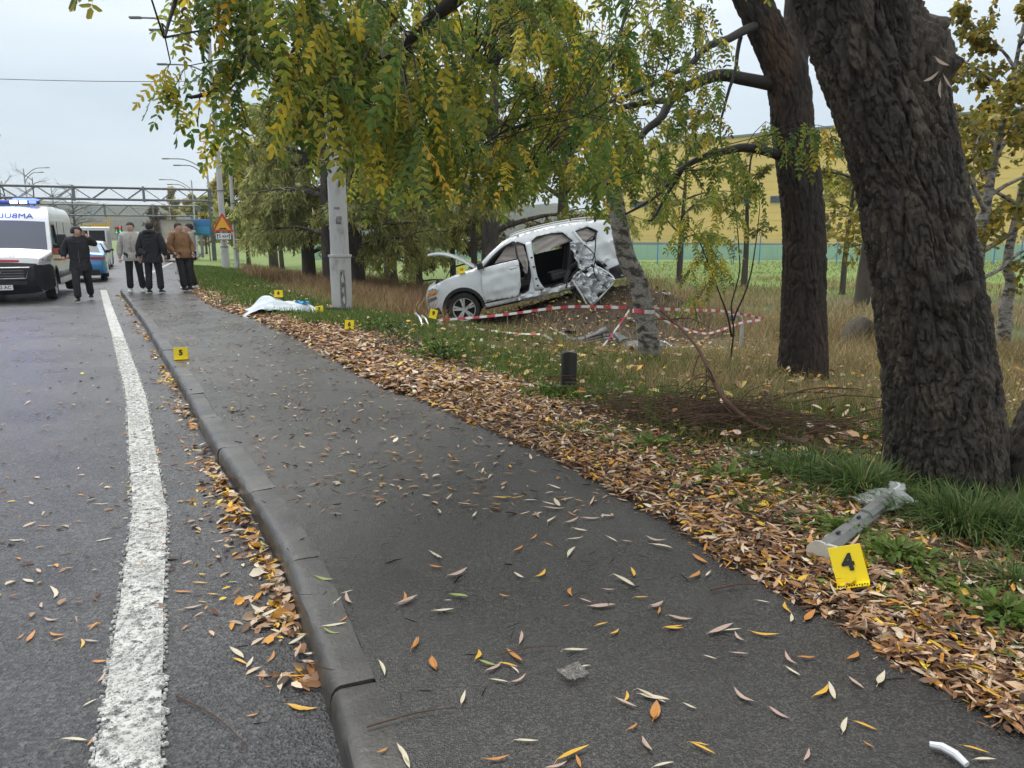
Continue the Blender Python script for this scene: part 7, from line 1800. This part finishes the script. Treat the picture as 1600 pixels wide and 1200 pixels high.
HERO = """-0.05,3.80,0.00,0.120,Yw;-0.24,3.74,0.93,0.050,Ow;-0.14,3.62,0.00,0.040,Tw;-0.19,3.54,1.35,0.092,Tw;-0.38,3.58,-1.29,0.073,Tw;-0.43,3.88,0.28,0.073,Ow;-0.35,3.94,-0.98,0.072,Ow;0.10,3.75,-0.12,0.081,Tw;-0.08,3.69,0.00,0.060,Yw;0.24,3.95,-0.72,0.106,Tw;0.30,3.77,0.42,0.098,Tw;0.24,3.70,-1.33,0.124,Tw;0.22,3.64,0.00,0.130,Pw;0.13,3.55,0.69,0.078,Tw;0.20,3.46,1.06,0.103,Tw;0.30,3.46,0.66,0.114,Pw;0.31,3.55,-0.95,0.086,Ow;0.40,3.50,0.09,0.110,Pw;0.33,3.34,-0.46,0.089,Tw;0.30,3.23,0.32,0.095,Tw;0.47,3.23,-1.01,0.094,Tw;0.68,3.23,-0.46,0.112,Pw;0.69,3.15,-0.61,0.122,Tw;0.54,3.21,-0.17,0.061,Pw;0.17,3.17,-0.79,0.057,Yw;0.10,3.26,1.05,0.081,Ow;0.03,3.13,0.95,0.086,Ow;0.27,3.09,1.14,0.121,Tw;-0.34,3.05,-0.85,0.106,Tw;-0.33,2.94,-0.28,0.073,Ow;-0.23,2.88,0.73,0.120,Pw;0.03,2.85,-0.88,0.078,Tw;0.12,2.88,1.01,0.094,Yw;0.51,2.88,-1.57,0.090,Yw;0.46,2.79,-0.97,0.150,Tw;0.39,2.73,-0.17,0.061,Pw;0.51,2.66,0.00,0.070,Yw;0.24,2.71,-1.57,0.080,Ow;0.29,2.64,-0.67,0.064,Pw;0.35,2.60,0.08,0.120,Pw;0.56,2.60,0.59,0.072,Pw;0.56,2.56,1.29,0.073,Ow;0.63,2.51,-0.20,0.102,Pw;0.59,2.43,0.00,0.080,Yw;0.33,2.46,0.46,0.067,Yw;0.37,2.41,0.79,0.057,Yw;0.21,2.60,0.46,0.035,Ow;-0.21,2.67,-0.32,0.095,Gw;-0.26,2.56,0.11,0.091,Tw;-0.41,2.64,0.85,0.106,Pw;-0.43,2.67,1.68,0.091,Ow;-0.03,2.68,-0.38,0.054,Ow;-0.25,2.64,0.00,0.035,Tw;-0.34,2.33,1.45,0.081,Ow;-0.26,2.21,-1.25,0.095,Ow;-0.12,2.26,1.45,0.081,Yw;-0.08,2.21,-0.40,0.076,Gw;-0.06,2.19,0.86,0.092,Pw;0.01,2.25,-0.98,0.108,Ow;-0.01,2.20,-0.28,0.073,Yw;-0.04,2.11,-0.28,0.073,Tw;0.02,2.12,0.69,0.078,Pw;0.01,2.17,-1.03,0.058,Tw;0.03,2.37,1.47,0.100,Pw;0.22,2.28,0.00,0.100,Tw;0.24,2.19,0.38,0.054,Tw;-0.15,2.02,1.45,0.081,Tw;0.35,2.03,1.25,0.063,Yw;0.35,2.00,-0.62,0.086,Pw;0.43,2.02,-0.66,0.114,Tw;0.43,1.96,1.28,0.104,Ow;0.54,1.98,-0.64,0.050,Tw;0.35,1.89,0.79,0.057,Ow;0.38,1.81,-1.25,0.063,Pw;0.04,1.82,0.00,0.080,Tw;-0.04,1.76,0.24,0.082,Ow;0.17,1.77,0.57,0.130,Yw;0.12,1.73,0.40,0.076,Pw;-0.30,1.77,-1.06,0.103,Tw;0.18,1.74,-1.41,0.061,Ow;0.41,1.73,0.28,0.073,Tw;0.53,1.81,-0.38,0.054,Yw;0.77,2.87,0.85,0.106,Ow;0.83,2.87,0.90,0.064,Tw;0.83,3.01,-1.14,0.121,Ow;0.56,2.61,0.52,0.081,Pw;0.56,2.56,1.19,0.054,Ow;0.63,2.51,-0.20,0.102,Pw;0.59,2.44,0.12,0.081,Yw;0.76,2.43,0.55,0.150,Pw;0.80,2.42,0.12,0.081,Tw;0.81,2.37,-1.29,0.073,Pw;0.91,2.40,-0.27,0.114,Yw;0.78,2.27,-0.14,0.071,Pw;0.67,2.24,-0.38,0.054,Tw;0.98,2.63,-0.32,0.063,Tw;0.94,2.23,-1.47,0.100,Pw;1.00,2.25,0.00,0.070,Ow;0.92,2.16,-1.17,0.076,Tw;1.10,2.10,-1.33,0.082,Pw;0.97,2.06,0.72,0.106,Yw;1.00,2.05,-1.77,0.102,Tw;1.16,2.26,0.71,0.092,Ow;0.44,2.02,-0.38,0.108,Tw;0.43,1.96,1.28,0.104,Ow;0.54,1.98,-0.64,0.050,Tw;0.72,2.03,-1.01,0.094,Pw;0.80,1.95,-0.88,0.078,Pw;0.97,1.89,1.01,0.094,Tw;1.03,1.89,-0.59,0.072,Yw;0.38,1.81,-1.29,0.073,Pw;0.53,1.79,-0.71,0.092,Yw;0.81,1.77,0.98,0.072,Pw;1.00,1.81,-0.98,0.036,Ow;1.29,1.79,-0.40,0.076,Yw;1.29,1.75,0.00,0.070,Tw;1.19,2.12,0.91,0.114,Tw;1.06,2.58,-1.66,0.110,Yw;1.04,2.50,-1.98,0.076,Tw;1.12,2.52,0.84,0.120,Ow;-2.50,3.69,0.00,0.090,Or;-2.39,3.69,0.32,0.063,Or;-2.35,3.75,0.00,0.060,Or;-2.52,3.49,-0.10,0.100,Tr;-2.37,4.00,0.29,0.104,Tr;-2.08,3.50,0.56,0.094,Tr;-2.17,3.20,0.59,0.036,Tr;-2.08,3.16,1.11,0.067,Or;-2.17,3.04,-0.51,0.103,Tr;-1.99,2.92,-0.94,0.136,Tr;-1.97,2.82,-0.98,0.072,Pr;-1.86,2.71,-0.12,0.081,Pr;-1.67,2.67,1.11,0.067,Or;-1.90,2.58,1.57,0.050,Or;-1.86,2.58,1.79,0.092,Or;-1.77,2.60,-0.32,0.095,Or;-1.74,2.56,0.79,0.057,Yr;-1.64,2.53,2.09,0.081,Yr;-1.61,2.55,-0.24,0.082,Pr;-1.50,2.41,0.00,0.070,Or;-1.44,2.31,1.71,0.071,Pr;-1.39,3.02,-0.11,0.091,Yr;-1.25,3.03,0.00,0.050,Gr;-1.43,2.94,-0.20,0.102,Or;-1.29,2.92,-0.14,0.071,Yr;-1.33,2.81,0.36,0.085,Pr;-1.31,2.85,-0.20,0.051,Yr;-1.30,2.65,1.57,0.050,Or;-1.02,2.46,-0.73,0.120,Tr;-0.99,2.41,-0.56,0.094,Yr;-0.89,2.44,1.57,0.090,Or;-0.95,2.40,1.57,0.080,Tr;-0.86,2.33,0.32,0.095,Pr;-0.80,2.28,1.82,0.124,Tr;-0.78,2.34,0.32,0.035,Yr;-0.69,2.15,-0.17,0.122,Yr;-0.84,2.26,0.00,0.035,Or;-0.84,2.11,0.46,0.045,Or;-0.78,2.82,-0.38,0.108,Gw;-0.68,2.63,1.29,0.073,Tw;-0.66,2.71,0.54,0.058,Tw;-0.64,2.65,-1.11,0.112,Pw;-0.63,2.50,1.19,0.054,Ow;-0.65,2.45,0.20,0.102,Tw;-0.65,2.41,-0.36,0.085,Gw;-0.43,2.18,-1.19,0.108,Tw;-0.34,2.33,1.35,0.092,Ow;-0.26,2.21,-1.25,0.095,Ow;-0.41,2.65,0.84,0.120,Pw;-0.35,3.05,-0.93,0.100,Tw;-0.27,2.56,0.14,0.071,Tw;-0.29,1.75,-1.15,0.098,Tw;-0.36,1.79,0.79,0.042,Ow;-1.29,1.98,1.57,0.050,Or;-1.34,1.98,0.00,0.090,Tr;-1.40,2.17,1.03,0.058,Tr"""
cnt = 0
for cnt, it in enumerate(HERO.split(';')):
    x, y, a, l, cp_ = it.split(','); put_leaf(float(x), float(y), float(a), float(l), cp_[0], cp_[1], cnt)
for k in range(50):
    y = 2.25 * (6.0 / 2.25) ** random.random(); put_leaf(float(xk(y)) - abs(random.gauss(.04, .06)), y, random.uniform(0, 6.3), random.uniform(.05, .09), random.choice('YYOTTPG'), 'g', k)
for k in range(72):
    y = 1.6 * (4.6 / 1.6) ** random.random(); put_leaf(float(xw(y)) + random.uniform(.05, 1.1), y, random.uniform(0, 6.3), random.uniform(.07, .12), random.choice('YOOTTPP'), 'v', k)
# a few longer sticks
for k, (a, b, r_) in enumerate((((-.42, 1.88, .128), (-.17, 1.97, .130), .003), ((.80, 2.72, .13), (1.0, 2.76, .132), .005), ((-1.13, 2.2, .008), (-.80, 1.95, .010), .003), ((-.05, 2.25, .128), (.16, 2.3, .13), .002))):
    o = MB().tube(wiggle([a, tuple((Vector(a) + Vector(b)) / 2 + Vector((.01, .015, .003))), b], .004, 4), taper(9, r_, r_ * .5), 6).build('stick', m_twig, None)
    tag(o, ['pale yellowish stalk lying on the footpath near the kerb', 'short brown stick on the footpath left of marker 4', 'thin dark stick on the road beside the kerb', 'curved thin stalk beside the wet clear film'][k], 'stick')
# leaves caught in the bark
for k, (x, y, z, a) in enumerate(((2.10, 3.815, 2.36, .5), (2.05, 3.805, 2.29, -.6), (2.11, 3.815, 2.23, 1.4), (2.15, 3.83, 2.27, .9))):
    o = link('caught_leaf', LM['P'][k % 5]); o.location = (x, y, z); o.scale = (.085, .08, .085); o.rotation_euler = (R(80), a, 0); tag(o, 'dry leaf caught in the bark high on the thick tree', 'leaf', 'dry leaves caught in the thick tree bark')

# ---------------------------------------------------------------- damp autumn air
hb = MB().box((0, 1950, 29), (8400, 4500, 70)); hz_o = hb.build('haze', bpy.data.materials.new('damp_air'), None, smooth=0)
hm = hz_o.data.materials[0]; hm.use_nodes = True; hn = hm.node_tree; hn.nodes.clear()
ho = hn.nodes.new('ShaderNodeOutputMaterial'); hv = hn.nodes.new('ShaderNodeVolumePrincipled')
hv.inputs['Color'].default_value = (.86, .91, .96, 1); hv.inputs['Density'].default_value = .00035; hv.inputs['Anisotropy'].default_value = .2
hn.links.new(hv.outputs[0], ho.inputs['Volume']); tag(hz_o, 'thin damp haze over the road and field', 'haze', kind='stuff')
